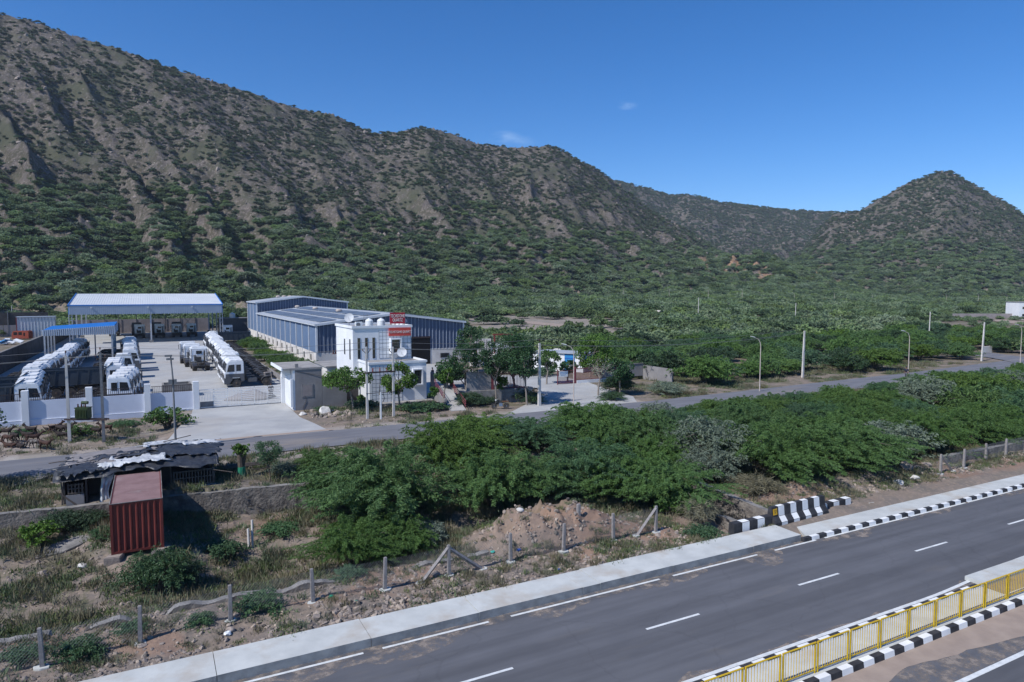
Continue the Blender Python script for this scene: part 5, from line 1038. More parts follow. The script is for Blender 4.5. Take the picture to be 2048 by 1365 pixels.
def wire(name, label, P, sag=.5, r=.014):
    b = MB()
    for i in range(len(P) - 1):
        a0, n0, z0 = P[i]; a1, n1, z1 = P[i + 1]; pts = []
        for k in range(11): f = k / 10; pts.append((a0 + (a1 - a0) * f, n0 + (n1 - n0) * f, z0 + (z1 - z0) * f - sag * 4 * f * (1 - f) * math.dist((a0, n0), (a1, n1)) / 30))
        b.tube(pts, r, 4, cap=False)
    tag(b.build(name, 'wire'), label, 'wire', 'overhead wires')
for j, (dx, dz) in enumerate(((-.35, -.18), (.35, -.18), (0, .42))):
    P = [(pl1[0] - 26, pl1[1] - 1, 1.4 + pl1[2] + dz)] + [(q[0], q[1] + dx, zz + q[2] + dz) for q, zz in ((pl1, 1.4), (pl2, 1.4), (S1, 1.65), (S2, 1.65), (pa, 1.7))] + [(81.7, 66 + dx, 8.2 + dz)]
    wire('overhead_wire', 'thin overhead wire strung past the office, the strand %s' % ['nearest the road', 'farthest from the road', 'topmost'][j], P)
# distant lamps and poles standing in the scrub
FARL = [(1247, 578, 601), (1338, 580, 605), (1416, 581, 609), (1484, 581, 605), (1588, 590, 608), (1668, 588, 610), (1744, 591, 606), (1892, 592, 611), (1956, 591, 611), (2013, 593, 610)]
for i, (px, pt, pb) in enumerate(FARL):
    a, n, z = ground_hit(px, pb, 200); h = max(4.5, min(13, z_at(px, pt, a, n) - z))
    street_lamp(a, n, z, h + 1, 'distant street lamp in the scrub, %s from the left in the far row' % ORD[i], 'distant street lamps in the scrub', math.pi, 1.2, .10)
for i, (px, pt, pb) in enumerate(((1396, 596, 637), (1590, 607, 648), (1857, 625, 686), (24, 612, 636), (85, 625, 660))):
    a, n, z = ground_hit(px, pb, 120); h = z_at(px, pt, a, n) - z; t = empty('utility_pole', (a, n, z - .5), 0, ['thin pale pole by the far boundary wall in the scrub', 'thin pale pole in the middle of the scrub plain', 'thin pale pole in the scrub left of the far road', 'thin pole at the far left above the sheet fence', 'thin grey pole left of the small blue canopy'][i], 'utility pole', 'thin distant poles'); b = MB(); b.tube([(0, 0, 0), (.15, 0, h + .6)], [.14, .1], 6); b.build('pole_shaft', 'pole_conc', t)
# far right building and its boundary wall, ruined wall in the scrub
a, n, z = ground_hit(2042, 640, 150); t = empty('block_house', (a - .6, n + .5, z), -TH, 'far white two-storey block house at the right edge of the photo', 'building'); hh = z_at(2042, 605, a, n) - z
boxp('wall', 'wall_white', (0, 9, 0, 8, -.5, hh)); boxp('window', 'glass', (1.2, 2.2, -.04, -.001, 1.4, 2.4), (1.2, 2.2, -.04, -.001, 4.4, 5.4), (4, 5, -.04, -.001, 1.4, 2.4), (4, 5, -.04, -.001, 4.4, 5.4)); boxp('roof', 'roof_slab', (-.2, 9.2, -.2, 8.2, hh, hh + .2)); boxp('roof_post', 'dish', (4, 4.3, 2, 2.3, hh + .2, hh + 2.6))
P = [ground_hit(px, 639, 150)[:2] for px in (1905, 1960, 2030)]
def flat_wall(name, label, P, h, m, th=.3):
    b = MB(); x0 = min(p[0] for p in P)
    for i in range(len(P) - 1):
        (a0, n0), (a1, n1) = P[i], P[i + 1]; l = math.dist(P[i], P[i + 1]); dx, dy = -(n1 - n0) / l * th / 2, (a1 - a0) / l * th / 2; za = hz(a0, n0); zb = hz(a1, n1)
        b.add([(a0 - dx, n0 - dy, za - 1), (a1 - dx, n1 - dy, zb - 1), (a1 + dx, n1 + dy, zb - 1), (a0 + dx, n0 + dy, za - 1), (a0 - dx, n0 - dy, za + h), (a1 - dx, n1 - dy, zb + h), (a1 + dx, n1 + dy, zb + h), (a0 + dx, n0 + dy, za + h)], [(4, 5, 6, 7), (0, 1, 5, 4), (1, 2, 6, 5), (2, 3, 7, 6), (3, 0, 4, 7)])
    return tag(b.build(name, m), label, 'wall')
flat_wall('boundary_wall', 'long dark grey boundary wall far off at the right, left of the white block house', P, 2.4, 'block_wall', .4)
P = [ground_hit(px, py, 150)[:2] for px, py in ((1310, 630), (1360, 634), (1418, 641))]; flat_wall('boundary_wall', 'pale low boundary wall crossing the scrub in the middle distance', P, 2.0, 'wall_plinth', .4)
P = [ground_hit(px, py, 150)[:2] for px, py in ((2005, 655), (2048, 660))]
# tracks through the scrub
def track(name, pl, wd, m):
    P = [ground_hit(px, py, 100) for px, py in pl]; Q = []
    for i in range(len(P) - 1):
        for k in range(8): f = k / 8; Q.append((P[i][0] + (P[i + 1][0] - P[i][0]) * f, P[i][1] + (P[i + 1][1] - P[i][1]) * f))
    Q.append(P[-1][:2]); b = MB()
    for i, q in enumerate(Q):
        p0 = Q[max(0, i - 1)]; p1 = Q[min(len(Q) - 1, i + 1)]; l = math.dist(p0, p1); nx, ny = -(p1[1] - p0[1]) / l, (p1[0] - p0[0]) / l
        for s_ in (-1, 0, 1): x = q[0] + nx * wd / 2 * s_; y = q[1] + ny * wd / 2 * s_; b.v.append((x, y, hz(x, y) + .12))
    for i in range(len(Q) - 1):
        for s_ in (0, 1): b.f.append((i * 3 + s_, i * 3 + s_ + 1, i * 3 + 3 + s_ + 1, i * 3 + 3 + s_)); b.m.append(0)
    tag(b.build(name, m), kind='structure'); return Q
TR = [track('side_track', ((1940, 706), (1990, 713), (2048, 722), (2110, 736)), 7, 'asphalt_old'), track('dirt_track', ((1230, 628), (1300, 633), (1380, 641), (1440, 650)), 5, 'sand_dust'), track('dirt_track', ((1990, 640), (2048, 648), (2120, 655)), 9, 'sand_dust'), track('dirt_track', ((960, 642), (1050, 645), (1150, 655), (1200, 668)), 8, 'sand_dust')]
b = MB(); a, n, z = ground_hit(1973, 706, 90); b.box(-1.5, 1.5, -.2, .2, 0, 1.3); tag(b.build('masonry_block', 'wall_plinth', None, (a, n, z)), 'small pale masonry block beside the far leaning pole', 'masonry block')
# ------------------------------------------------------------------ lorries
def wheel_mb(r=.53, wd=.3, dual=False):
    b = MB(); w_ = wd * (2.1 if dual else 1)
    b.lathe([(r * .62, -w_ / 2), (r * .93, -w_ / 2), (r, -w_ / 2 + .05), (r, -.03 if dual else 0), (r * (.9 if dual else 1), 0), (r, .03 if dual else 0.001), (r, w_ / 2 - .05), (r * .93, w_ / 2), (r * .62, w_ / 2)], (0, 0, 0), 'y', 18); return b
def rim_mb(wd, r=.53, deep=0):
    b = MB(); s_ = 1
    b.lathe([(r * .61, 0), (r * .55, -.06 - deep), (r * .3, -.05 - deep), (r * .26, .03), (r * .1, .05)], (0, 0, 0), 'y', 12); return b
def make_lorry(kind, colr='cab_white'):
    """nose at x=0, tail towards -x"""
    nm = {'tractor': 'tractor_unit', 'tipper': 'tipper_lorry', 'box': 'chassis_lorry'}[kind]
    t = empty(nm, (0, 0, 0)); Lc = 6.3 if kind == 'tractor' else 8.8
    # cab
    b = MB(); b.prism([(-.02, 1.15), (.0, 1.75), (-.09, 2.0), (-.36, 3.1), (-.62, 3.36), (-2.15, 3.42), (-2.3, 3.25), (-2.34, 1.15)], 'y', -1.2, 1.2); cab = b.build('cab', colr, t, bevel=.07)
    b = MB(); b.box(-2.2, -.75, -1.0, 1.0, 3.40, 3.47); b.box(-1.5, -1.44, -1.19, 1.19, 3.36, 3.485); b.build('roof_panel', colr, t, bevel=.02)
    b = MB(); b.prism([(.03, .5), (.06, 1.15), (-.75, 1.2), (-.95, 1.02), (-.95, .95), (-.62, .62), (-.62, .45), (.0, .42)], 'y', -1.23, 1.23); b.build('bumper', 'cab_grey', t, bevel=.03)
    b = MB(); b.prism([(.065, .55), (.085, .8), (.02, .8), (.0, .55)], 'y', -1.15, 1.15); b.build('bumper_strip', colr, t)
    for y0, y1 in ((-1.235, -1.205), (1.205, 1.235)):
        b = MB(); b.prism([(-1.9, 1.13), (-1.95, .8), (-2.34, .78), (-2.34, 1.72), (-.16, 1.72), (-.1, 1.16), (-.8, 1.16), (-1.0, 1.27), (-1.75, 1.27)], 'y', y0, y1); b.build('skirt', 'cab_grey', t)
    b = MB(); b.add([(-.085 + .012, -1.08, 2.06), (-.085 + .012, 1.08, 2.06), (-.345 + .012, 1.0, 3.02), (-.345 + .012, -1.0, 3.02), (-.12, -1.08, 2.06), (-.12, 1.08, 2.06), (-.38, 1.0, 3.02), (-.38, -1.0, 3.02)], [(0, 1, 2, 3), (0, 3, 7, 4), (1, 2, 6, 5), (3, 2, 6, 7), (0, 1, 5, 4)]); b.build('windshield', 'glass', t)
    for y0, y1 in ((-1.214, -1.202), (1.202, 1.214)):
        b = MB(); b.prism([(-.32, 2.0), (-.52, 2.85), (-1.2, 2.9), (-1.2, 2.0)], 'y', y0, y1); b.build('door_window', 'glass', t)
        b = MB(); b.box(-1.95, -1.42, y0, y1, 2.05, 2.88); b.build('rear_side_window', 'glass', t)
        b = MB(); s_ = 1 if y0 > 0 else -1; b.box(-.15, -.02, s_ * 1.32, s_ * 1.42, 2.05, 2.85); b.tube([(-.1, s_ * 1.18, 2.9), (-.08, s_ * 1.36, 2.85)], .02, 4); b.build('mirror', 'cab_grey', t)
        b = MB(); b.box(-1.36, -1.34, y0 * 1.0005, y1 * 1.0005, 1.4, 3.0); b.box(-.28, -.16, y0, y1, 1.36, 1.6); b.build('door_seam', 'chassis', t)
    b = MB(); b.box(.0, .03, -.85, .85, 1.25, 1.55); b.box(-.01, .02, -.8, .8, 1.62, 1.7); b.build('grille', 'chassis', t)
    for y in (-.95, .95): b = MB(); b.box(.04, .085, y - .18, y + .18, .85, 1.05); b.build('headlight', 'lamp_glass', t)
    b = MB(); b.box(-2.36, -2.345, -.42, .42, 2.35, 2.85); b.build('rear_window', 'glass', t)
    b = MB(); b.box(-2.36, -2.343, -1.1, -1.04, 1.3, 3.1); b.box(-2.36, -2.343, 1.04, 1.1, 1.3, 3.1); b.lathe([(.05, 0), (.05, .02)], (-2.36, -.8, 2.1), 'x', 8); b.lathe([(.05, 0), (.05, .02)], (-2.36, .8, 2.1), 'x', 8); b.build('cab_back_trim', 'cab_grey', t)
    # chassis
    b = MB()
    for y in (-.42, .42): b.box(-Lc + .1, -.5, y - .05, y + .05, .85, 1.12)
    for x in np.arange(-Lc + .2, -1, .9): b.box(x, x + .08, -.37, .37, .9, 1.06)
    b.box(-Lc, -Lc + .1, -.9, .9, .78, .98); b.build('chassis_frame', 'chassis', t)
    ax = [(-1.42, False)] + ([(-5.0, True)] if kind == 'tractor' else [(-5.9, True), (-7.25, True)])
    for x, dual in ax:
        for s_ in (-1, 1):
            w_ = wheel_mb(dual=dual).build('wheel', 'tyre', t, (x, s_ * (1.03 if not dual else .9), .53), smooth=False); rm = rim_mb(.3).build('rim', 'rim', w_); rm.location = (0, s_ * (.14 if not dual else .3), 0); rm.rotation_euler = (0, 0, 0 if s_ > 0 else math.pi)
        b = MB(); b.tube([(x, -.9, .53), (x, .9, .53)], .09, 6); b.build('axle', 'chassis', t)
        if dual:
            for s_ in (-1, 1):
                b = MB(); pr = [(x + .68 * math.cos(q), .53 + .68 * math.sin(q)) for q in np.linspace(.3, math.pi - .3, 9)]; pr2 = [(x + .65 * math.cos(q), .53 + .65 * math.sin(q)) for q in np.linspace(math.pi - .3, .3, 9)]
                b.prism(pr + pr2, 'y', s_ * .9 - .33, s_ * .9 + .33); b.build('mudguard', 'mudguard_plastic', t)
    b = MB(); b.prism([(-3.9, .55), (-3.9, 1.1), (-2.75, 1.1), (-2.75, .55)], 'y', .55, 1.15); b.build('fuel_tank', 'cab_grey', t, bevel=.08)
    b = MB(); b.box(-3.4, -2.7, -1.12, -.6, .6, 1.1); b.lathe([(.15, -.5), (.17, -.4), (.17, .4), (.15, .5)], (-3.95, -.85, .8), 'x', 10); b.build('battery_box', 'chassis', t, bevel=.03)
    b = MB(); b.tube([(-2.55, -.75, .9), (-2.55, -.75, 2.9)], .11, 8); b.tube([(-2.5, .6, 1.3), (-2.5, .6, 2.2)], .14, 8); b.box(-2.62, -2.42, -.3, .5, 1.25, 1.9); b.build('air_intake', 'chassis', t)
    if kind == 'tractor':
        b = MB(); b.prism([(-5.9, -.1), (-5.7, -.42), (-4.5, -.42), (-4.5, .42), (-5.7, .42), (-5.9, .1), (-5.3, .05), (-5.3, -.05)], 'z', 1.15, 1.22); b.box(-5.5, -4.7, -.5, .5, 1.12, 1.149); b.build('fifth_wheel', 'chassis', t)
    if kind == 'tipper':
        X0, X1, z0, z1, y_ = -8.9, -2.7, 1.35, 3.05, 1.22
        b = MB(); b.box(X0, X1, -y_, -y_ + .06, z0, z1); b.box(X0, X1, y_ - .06, y_, z0, z1); b.box(X0, X1, -y_ + .06, y_ - .06, z0, z0 + .08); b.prism([(X1 - .06, z0), (X1 + .0, z0), (X1 + .3, z1 + .1), (X1 + .24, z1 + .1)], 'y', -y_, y_); b.box(X0, X0 + .06, -y_ + .06, y_ - .06, z0 + .08, z1 - .1)
        b.prism([(X1 + .2, z1), (X1 + .3, z1), (X1 + 1.0, z1 + .55), (X1 + .95, z1 + .6)], 'y', -y_, y_); b.build('tipper_body', 'tipper', t)
        b = MB()
        for k in range(6):
            x = X0 + .3 + k * 1.08
            for s_ in (-1, 1): b.prism([(x, z0), (x + .14, z0), (x + .34, z1), (x + .2, z1)], 'y', s_ * (y_ + .001) if s_ > 0 else -y_ - .06, s_ * (y_ + .06) if s_ > 0 else -y_ - .001)
        for s_ in (-1, 1): b.box(X0 - .05, X1 + .25, s_ * y_ - .07, s_ * y_ + .07, z1 + .002, z1 + .12)
        b.build('body_ribs', 'tipper', t)
    return t
LP = {}
def place_lorry(kind, a, n, rz, label, group, colr='cab_white'):
    k = (kind, colr)
    if k not in LP: o = make_lorry(kind, colr); LP[k] = o
    else: o = copy_tree(LP[k])
    o.location = (a, n, 1.705); o.rotation_euler = (0, 0, rz); tag(o, label, {'tractor': 'tractor unit', 'tipper': 'tipper lorry', 'box': 'lorry'}[kind], group); return o
rr = random.Random(3)
# right-hand row: noses to the left, from the gate backwards
n = 93.3
for i in range(24):
    a = 7.9 + (0 if i < 4 else .6 if i < 10 else .9 if i < 17 else 1.6) + rr.uniform(-.12, .12)
    place_lorry('tractor', a, n, math.pi, 'white tractor unit nosing left, %s from the gate in the long right-hand row' % ORD[i], 'tractor units in the right-hand row'); n += 2.78
place_lorry('tipper', 10.5, 163.6, math.pi, 'dark-bodied tipper lorry standing just behind the end of the right-hand row', 'tipper lorries')
for i, (a, n) in enumerate(((6.3, 119.6), (5.7, 126.2), (5.4, 132.6))): place_lorry('tractor', a, n, R(90 + (2 - 2 * i)), 'white tractor unit seen from behind, %s of the three in file mid-yard' % ['nearest', 'middle', 'farthest'][i], 'three tractor units in file mid-yard')
# middle row, noses to the right
G1 = 'tractor units in the middle row facing the open yard'
for i, n in enumerate((80.6, 83.5, 86.3, 89.2)): place_lorry('tractor', -1.9 + .25 * i, n, 0, 'white tractor unit just behind the compound wall, %s of four in the near block' % ORD[i], G1)
place_lorry('tipper', -2.6, 93.6, 0, 'tipper lorry with long dark blue body between the left and middle rows', 'tipper lorries')
for i, n in enumerate((97.2, 100.0, 102.8)): place_lorry('tractor', -3.0, n, 0, 'white tractor unit, %s of the three just behind the dark tipper body' % ORD[i], G1)
for i, n in enumerate((109.6, 118.4, 121.6, 131.0, 139.0, 145.0, 150.5)): place_lorry('tractor', [-2.3, -1.7, -1.8, -2.0, -2.2, -2.6, -2.4][i], n, 0, 'white tractor unit beside the small canopy, %s going back from the near ones' % ORD[i], G1)
# left row
G2 = 'white cabs in the long diagonal left row'
for i in range(20): place_lorry('tractor', -10.9 + rr.uniform(-.15, .15) + (.5 if i > 6 else 0), 95.5 + i * 2.83, 0, 'white tractor unit, %s from the near end of the long left row' % ORD[i], G2)
for i, n in enumerate((79.6, 83.0, 86.6, 90.2)): place_lorry('tipper' if i % 2 == 0 else 'tractor', -9.4 - .3 * i, n, 0, 'white-cabbed %s at the left behind the wall, %s of the near left four' % (['tipper', 'tractor unit'][i % 2], ORD[i]), 'near left block of lorries')
place_lorry('tipper', -11.2, 76.9 + .0 + 2.0 - .0 if False else 98.0 - 200, 0, 'x', 'x') if False else None
# under the big shed, seen from behind
for i, (a, n) in enumerate(((-2.9, 208), (1.8, 208.4), (5.9, 207.6), (9.6, 208.6))): place_lorry('tractor', a, n, R(90), 'tractor unit seen from behind in shade under the big shed, %s from left in front' % ORD[i], 'lorries under the big shed')
for i, (a, n) in enumerate(((-9.2, 221), (-3.8, 221.5), (1.2, 221), (6.3, 221.4))): place_lorry('tractor', a, n, R(90), 'darker tractor unit at the back under the big shed, %s from the left' % ORD[i], 'lorries under the big shed', 'cab_grey')
place_lorry('tractor', 17.4, 193.5, R(90), 'lone grey-white tractor unit seen from behind outside the right end of the shed', 'lorries under the big shed')
# folding steps and sand heap inside the gate, barrier of the yard
a, n = AN(532, 771, 1.7); t = empty('step_ladder', (a, n, 1.7), R(10), 'grey step ladder standing behind the last wheel of the nearest tractor unit', 'ladder')
b = MB()
for x in (0, .8): b.tube([(x, 0, 0), (x, .35, 1.6)], .03, 5); b.tube([(x, 1.1, 0), (x, .6, 1.6)], .03, 5)
for k in range(5): b.box(0, .8, .06 + .065 * k, .22 + .065 * k, .3 + .3 * k, .33 + .3 * k)
b.box(-.05, .85, .3, .7, 1.6, 1.65); b.build('ladder_frame', 'pole_rust', t)
a, n = AN(505, 800, 1.7); t = empty('sand_heap', (a, n + 1.5, 1.7), 0, 'low grey heap of sand and gravel just inside the bar gate', 'sand heap'); b = MB(); b.lathe([(2.2, 0), (1.7, .25), (1.0, .6), (.4, .85), (.05, .9)], (0, 0, 0), 'z', 18); b.v = [(x * 1.3 + .2 * math.sin(y * 3), y * (1 + .15 * math.sin(x * 2)), z * (1 + .15 * math.sin(x * 4 + y * 3))) for x, y, z in b.v]; b.build('heap', 'post_stone', t, smooth=True)
# ------------------------------------------------------------------ figures and animals
def skin_mesh(name, nodes, edges, m, sub=1):
    """grow one continuous body over a skeleton: nodes {key: (x, y, z, r)}"""
    ks = list(nodes); me = bpy.data.meshes.new(name); me.from_pydata([nodes[k][:3] for k in ks], [(ks.index(a), ks.index(b)) for a, b in edges], [])
    o = bpy.data.objects.new(name, me); COL.objects.link(o); md = o.modifiers.new('k', 'SKIN'); md.use_smooth_shade = True
    for i, k in enumerate(ks):
        v = me.skin_vertices[0].data[i]; r = nodes[k][3]; v.radius = (r, r) if not isinstance(r, tuple) else r
        if i == 0: v.use_root = True
    ms = o.modifiers.new('s', 'SUBSURF'); ms.levels = ms.render_levels = sub
    dg = bpy.context.evaluated_depsgraph_get(); out = bpy.data.meshes.new_from_object(o.evaluated_get(dg)); bpy.data.objects.remove(o)
    out.materials.clear(); out.materials.append(MT[m]); return out
def goat_mesh(pose, m):
    hz_ = {'stand': (0, 0), 'graze': (-.42, .12), 'lie': (-.0, 0)}[pose][0]; d = 0.0 if pose != 'lie' else -.34
    N = {'pelvis': (-.42, 0, .58 + d, .125), 'belly': (-.08, 0, .54 + d, .155), 'chest': (.25, 0, .56 + d, .145), 'neck0': (.40, 0, .66 + d, .09)}
    if pose == 'graze': N.update(neck1=(.58, 0, .50, .065), head=(.72, 0, .26, .06), muz=(.80, 0, .12, .04))
    else: N.update(neck1=(.52, 0, .76 + d, .068), head=(.62, 0, .85 + d, .072), muz=(.80, 0, .77 + d, .045))
    E = [('pelvis', 'belly'), ('belly', 'chest'), ('chest', 'neck0'), ('neck0', 'neck1'), ('neck1', 'head'), ('head', 'muz')]
    N['tail'] = (-.54, 0, .70 + d, .03); N['tail2'] = (-.62, 0, .80 + d, .018); E += [('pelvis', 'tail'), ('tail', 'tail2')]
    hx, hy, hh, _ = N['head']
    for s_, q in ((1, 'l'), (-1, 'r')):
        N['ear' + q] = (hx - .04, s_ * .11, hh - .02, .022); N['ear2' + q] = (hx - .03, s_ * .17, hh - .08, .014); E += [('head', 'ear' + q), ('ear' + q, 'ear2' + q)]
        N['horn' + q] = (hx - .05, s_ * .035, hh + .09, .017); N['horn2' + q] = (hx - .13, s_ * .06, hh + .17, .01); E += [('head', 'horn' + q), ('horn' + q, 'horn2' + q)]
        if pose == 'lie':
            N['fk' + q] = (.34, s_ * .13, .07, .04); N['ff' + q] = (.12, s_ * .15, .05, .025); N['hk' + q] = (-.2, s_ * .17, .09, .06); N['hf' + q] = (-.42, s_ * .18, .04, .028)
            E += [('chest', 'fk' + q), ('fk' + q, 'ff' + q), ('pelvis', 'hk' + q), ('hk' + q, 'hf' + q)]
        else:
            st = .07 * s_
            N['fs' + q] = (.27, s_ * .09, .44, .055); N['fk' + q] = (.28 + st, s_ * .09, .25, .03); N['ff' + q] = (.27 + st * 1.5, s_ * .09, .02, .022)
            N['hs' + q] = (-.34, s_ * .1, .42, .07); N['hh' + q] = (-.50 - st, s_ * .1, .27, .032); N['hf' + q] = (-.45 - st * 1.4, s_ * .1, .02, .023)
            E += [('chest', 'fs' + q), ('fs' + q, 'fk' + q), ('fk' + q, 'ff' + q), ('pelvis', 'hs' + q), ('hs' + q, 'hh' + q), ('hh' + q, 'hf' + q)]
    return skin_mesh('goat', N, E, m)
GM = {}
GO = [(30, 884, 'graze', 'goat_dark', 150, 'dark goat grazing at the far left of the herd'), (12, 874, 'stand', 'goat_dark', 10, 'dark goat at the photo edge behind the rubble'), (62, 870, 'stand', 'goat_dark', 170, 'dark goat standing behind the pale soil patch, tail to the wall'), (55, 882, 'stand', 'goat_dark', 175, 'black goat walking left across the bare patch'), (17, 888, 'graze', 'goat_brown', 160, 'reddish brown goat with its head down at the left'), (20, 894, 'lie', 'goat_brown', 175, 'red-brown goat lying beside the white rubble at the left edge'), (42, 895, 'lie', 'goat_dark', 150, 'dark brown goat resting on the sand patch'), (68, 886, 'stand', 'goat_brown', 30, 'brown goat rearing its head near the sand patch'), (70, 897, 'graze', 'goat_pied', 170, 'pied black and white goat feeding near the road'), (92, 899, 'stand', 'goat_brown', -15, 'brown goat nearest the road, facing right'), (104, 862, 'lie', 'goat_dark', 20, 'dark goat lying against the wall in the shade'), (112, 866, 'stand', 'goat_brown', 70, 'brown goat seen from the front near the wall'), (122, 868, 'graze', 'goat_dark', -20, 'dark goat grazing just behind the brown one by the wall'), (134, 866, 'stand', 'goat_dark', 10, 'dark goat half hidden behind the left pole'), (125, 881, 'stand', 'goat_dark', 178, 'black goat in the grass just left of the left pole'), (160, 874, 'stand', 'goat_dark', 170, 'black goat between the two transformer poles'), (192, 872, 'graze', 'goat_dark', 160, 'small dark goat with its head down left of the right pole'), (212, 866, 'stand', 'goat_brown', 178, 'brown goat behind the right transformer pole')]
for px, py, ps, m, ang, lb in GO:
    k = (ps, m)
    if k not in GM: GM[k] = goat_mesh(ps, m)
    a, n = AN(px, py, 1.35); o = bpy.data.objects.new('goat', GM[k]); link(o); o.location = (a, n, hz(a, n) - .0); o.rotation_euler = (0, 0, R(ang) - TH + R(0)); o.scale = (1.12,) * 3; tag(o, lb, 'goat', 'goat herd by the compound wall')
def person(name, loc, rz, label, sit=False, shirt='cloth_navy'):
    t = empty(name, loc, rz, label, 'person')
    def arm(q, s_): return {'sh' + q: (.02, s_ * .2, 1.42, .06), 'el' + q: (.02 if not sit else .12, s_ * .27, 1.15, .045), 'wr' + q: (.1 if not sit else .42, s_ * .24, .92 if not sit else 1.08, .03)}
    N = {'pel': (0, 0, .95, .14), 'wai': (0, 0, 1.1, .13), 'che': (.01, 0, 1.3, .16), 'ne': (0, 0, 1.47, .06)}; E = [('pel', 'wai'), ('wai', 'che'), ('che', 'ne')]
    for s_, q in ((1, 'l'), (-1, 'r')):
        N.update(arm(q, s_)); E += [('che', 'sh' + q), ('sh' + q, 'el' + q), ('el' + q, 'wr' + q)]
        st = .14 * s_ if not sit else 0
        N['hi' + q] = (0, s_ * .1, .88, .1); N['kn' + q] = ((.06 + st) if not sit else .38, s_ * (.1 if not sit else .2), .5 if not sit else .72, .065); N['an' + q] = ((st * 1.3) if not sit else .3, s_ * (.1 if not sit else .22), .09 if not sit else .3, .045); N['to' + q] = (N['an' + q][0] + .17, N['an' + q][1], N['an' + q][2] - .05, .035)
        E += [('pel', 'hi' + q), ('hi' + q, 'kn' + q), ('kn' + q, 'an' + q), ('an' + q, 'to' + q)]
    N['ne2'] = (.01, 0, 1.54, .055); N['hd'] = (.02, 0, 1.66, .105); N['tp'] = (.01, 0, 1.74, .08); N['no'] = (.12, 0, 1.64, .02); E += [('ne', 'ne2'), ('ne2', 'hd'), ('hd', 'tp'), ('hd', 'no')]
    for s_, q in ((1, 'l'), (-1, 'r')):
        x, y, z, r = N['wr' + q]; N['pa' + q] = (x + .06, y, z - .05, .032); E.append(('wr' + q, 'pa' + q))
        for k in range(4): N['f%d%s' % (k, q)] = (x + .13 + .006 * k, y + (k - 1.5) * .022, z - .1 - .008 * (k % 3), .009); E.append(('pa' + q, 'f%d%s' % (k, q)))
        N['th' + q] = (x + .1, y - s_ * .05, z - .04, .01); E.append(('pa' + q, 'th' + q))
    link(bpy.data.objects.new('body', skin_mesh('body', N, E, 'skin')), t)
    ks = ('pel', 'wai', 'che', 'ne', 'shl', 'ell', 'shr', 'elr'); M2 = {k: (*N[k][:3], N[k][3] + .018) for k in ks}; link(bpy.data.objects.new('shirt', skin_mesh('shirt', M2, [('pel', 'wai'), ('wai', 'che'), ('che', 'ne'), ('che', 'shl'), ('shl', 'ell'), ('che', 'shr'), ('shr', 'elr')], shirt)), t)
    ks = ('pel', 'hil', 'knl', 'anl', 'hir', 'knr', 'anr'); M2 = {k: (*N[k][:3], N[k][3] + .014) for k in ks}; link(bpy.data.objects.new('trousers', skin_mesh('trousers', M2, [('pel', 'hil'), ('hil', 'knl'), ('knl', 'anl'), ('pel', 'hir'), ('hir', 'knr'), ('knr', 'anr')], 'cloth_grey')), t)
    b = MB(); b.lathe([(.11, 0), (.115, .06), (.09, .12), (.03, .15)], (-.005, 0, 1.68), 'z', 12); b.build('hair', 'cloth_navy', t, smooth=True); return t
def motorbike(loc, rz, label, group=None, lean=9):
    t = empty('motorcycle', loc, rz, label, 'motorcycle', group); t.rotation_euler = (R(lean), 0, rz)
    for x in (0, 1.28):
        b = MB(); b.lathe([(.24, -.04), (.29, -.05), (.31, 0), (.29, .05), (.24, .04)], (0, 0, 0), 'y', 20); w_ = b.build('wheel', 'tyre', t, (x, 0, .31))
        b = MB(); [b.tube([(0, 0, 0), (.25 * math.cos(k * math.pi / 5), 0, .25 * math.sin(k * math.pi / 5))], .008, 4) for k in range(10)]; b.lathe([(.05, -.05), (.05, .05)], (0, 0, 0), 'y', 8); b.build('spokes', 'metal_shiny', w_)
    b = MB(); b.tube([(1.28, .07, .31), (1.02, .06, .95)], .025); b.tube([(1.28, -.07, .31), (1.02, -.06, .95)], .025); b.tube([(0, 0, .31), (.45, 0, .35), (.95, 0, .8), (.1, 0, .72)], .03); b.build('frame', 'chassis', t)
    b = MB(); b.box(.42, .78, -.12, .12, .3, .62); b.lathe([(.05, -.5), (.06, 0)], (.35, -.16, .3), 'x', 8); b.build('engine', 'metal_shiny', t, bevel=.02)
    b = MB(); b.prism([(.5, .74), (.95, .8), (1.0, .93), (.8, 1.0), (.5, .86)], 'y', -.13, .13); b.build('fuel_tank', 'chassis', t, bevel=.03)
    b = MB(); b.prism([(-.3, .82), (-.25, .74), (.5, .74), (.52, .84), (.1, .84)], 'y', -.13, .13); b.build('seat', 'seat_tan', t, bevel=.03)
    b = MB(); b.tube([(.92, -.36, 1.06), (1.0, -.12, 1.04), (1.0, .12, 1.04), (.92, .36, 1.06)], .018); b.build('handlebar', 'metal_shiny', t)
    b = MB(); b.lathe([(.1, -.06), (.1, .03), (.02, .06)], (1.12, 0, .92), 'x', 12); b.build('headlight', 'lamp_glass', t)
    for x in (0, 1.28): b = MB(); b.prism([(x + .36 * math.cos(q), .31 + .36 * math.sin(q)) for q in np.linspace(.5, 2.7, 7)] + [(x + .34 * math.cos(q), .31 + .34 * math.sin(q)) for q in np.linspace(2.7, .5, 7)], 'y', -.06, .06); b.build('mudguard', 'chassis', t)
    return t
motorbike((32.2, 62.2, hz(32.0, 62)), R(180) - TH * .6, 'black motorcycle with tan seat parked on the verge below the retaining wall')
motorbike((a_at(884, 86, 757), 86, 1.77), R(170), 'motorcycle parked left of the other one in the office yard beside the ramp', 'motorcycles in the office yard'); motorbike((a_at(899, 87, 757), 87, 1.77), R(20), 'motorcycle parked right of the other one in the office yard beside the ramp', 'motorcycles in the office yard')
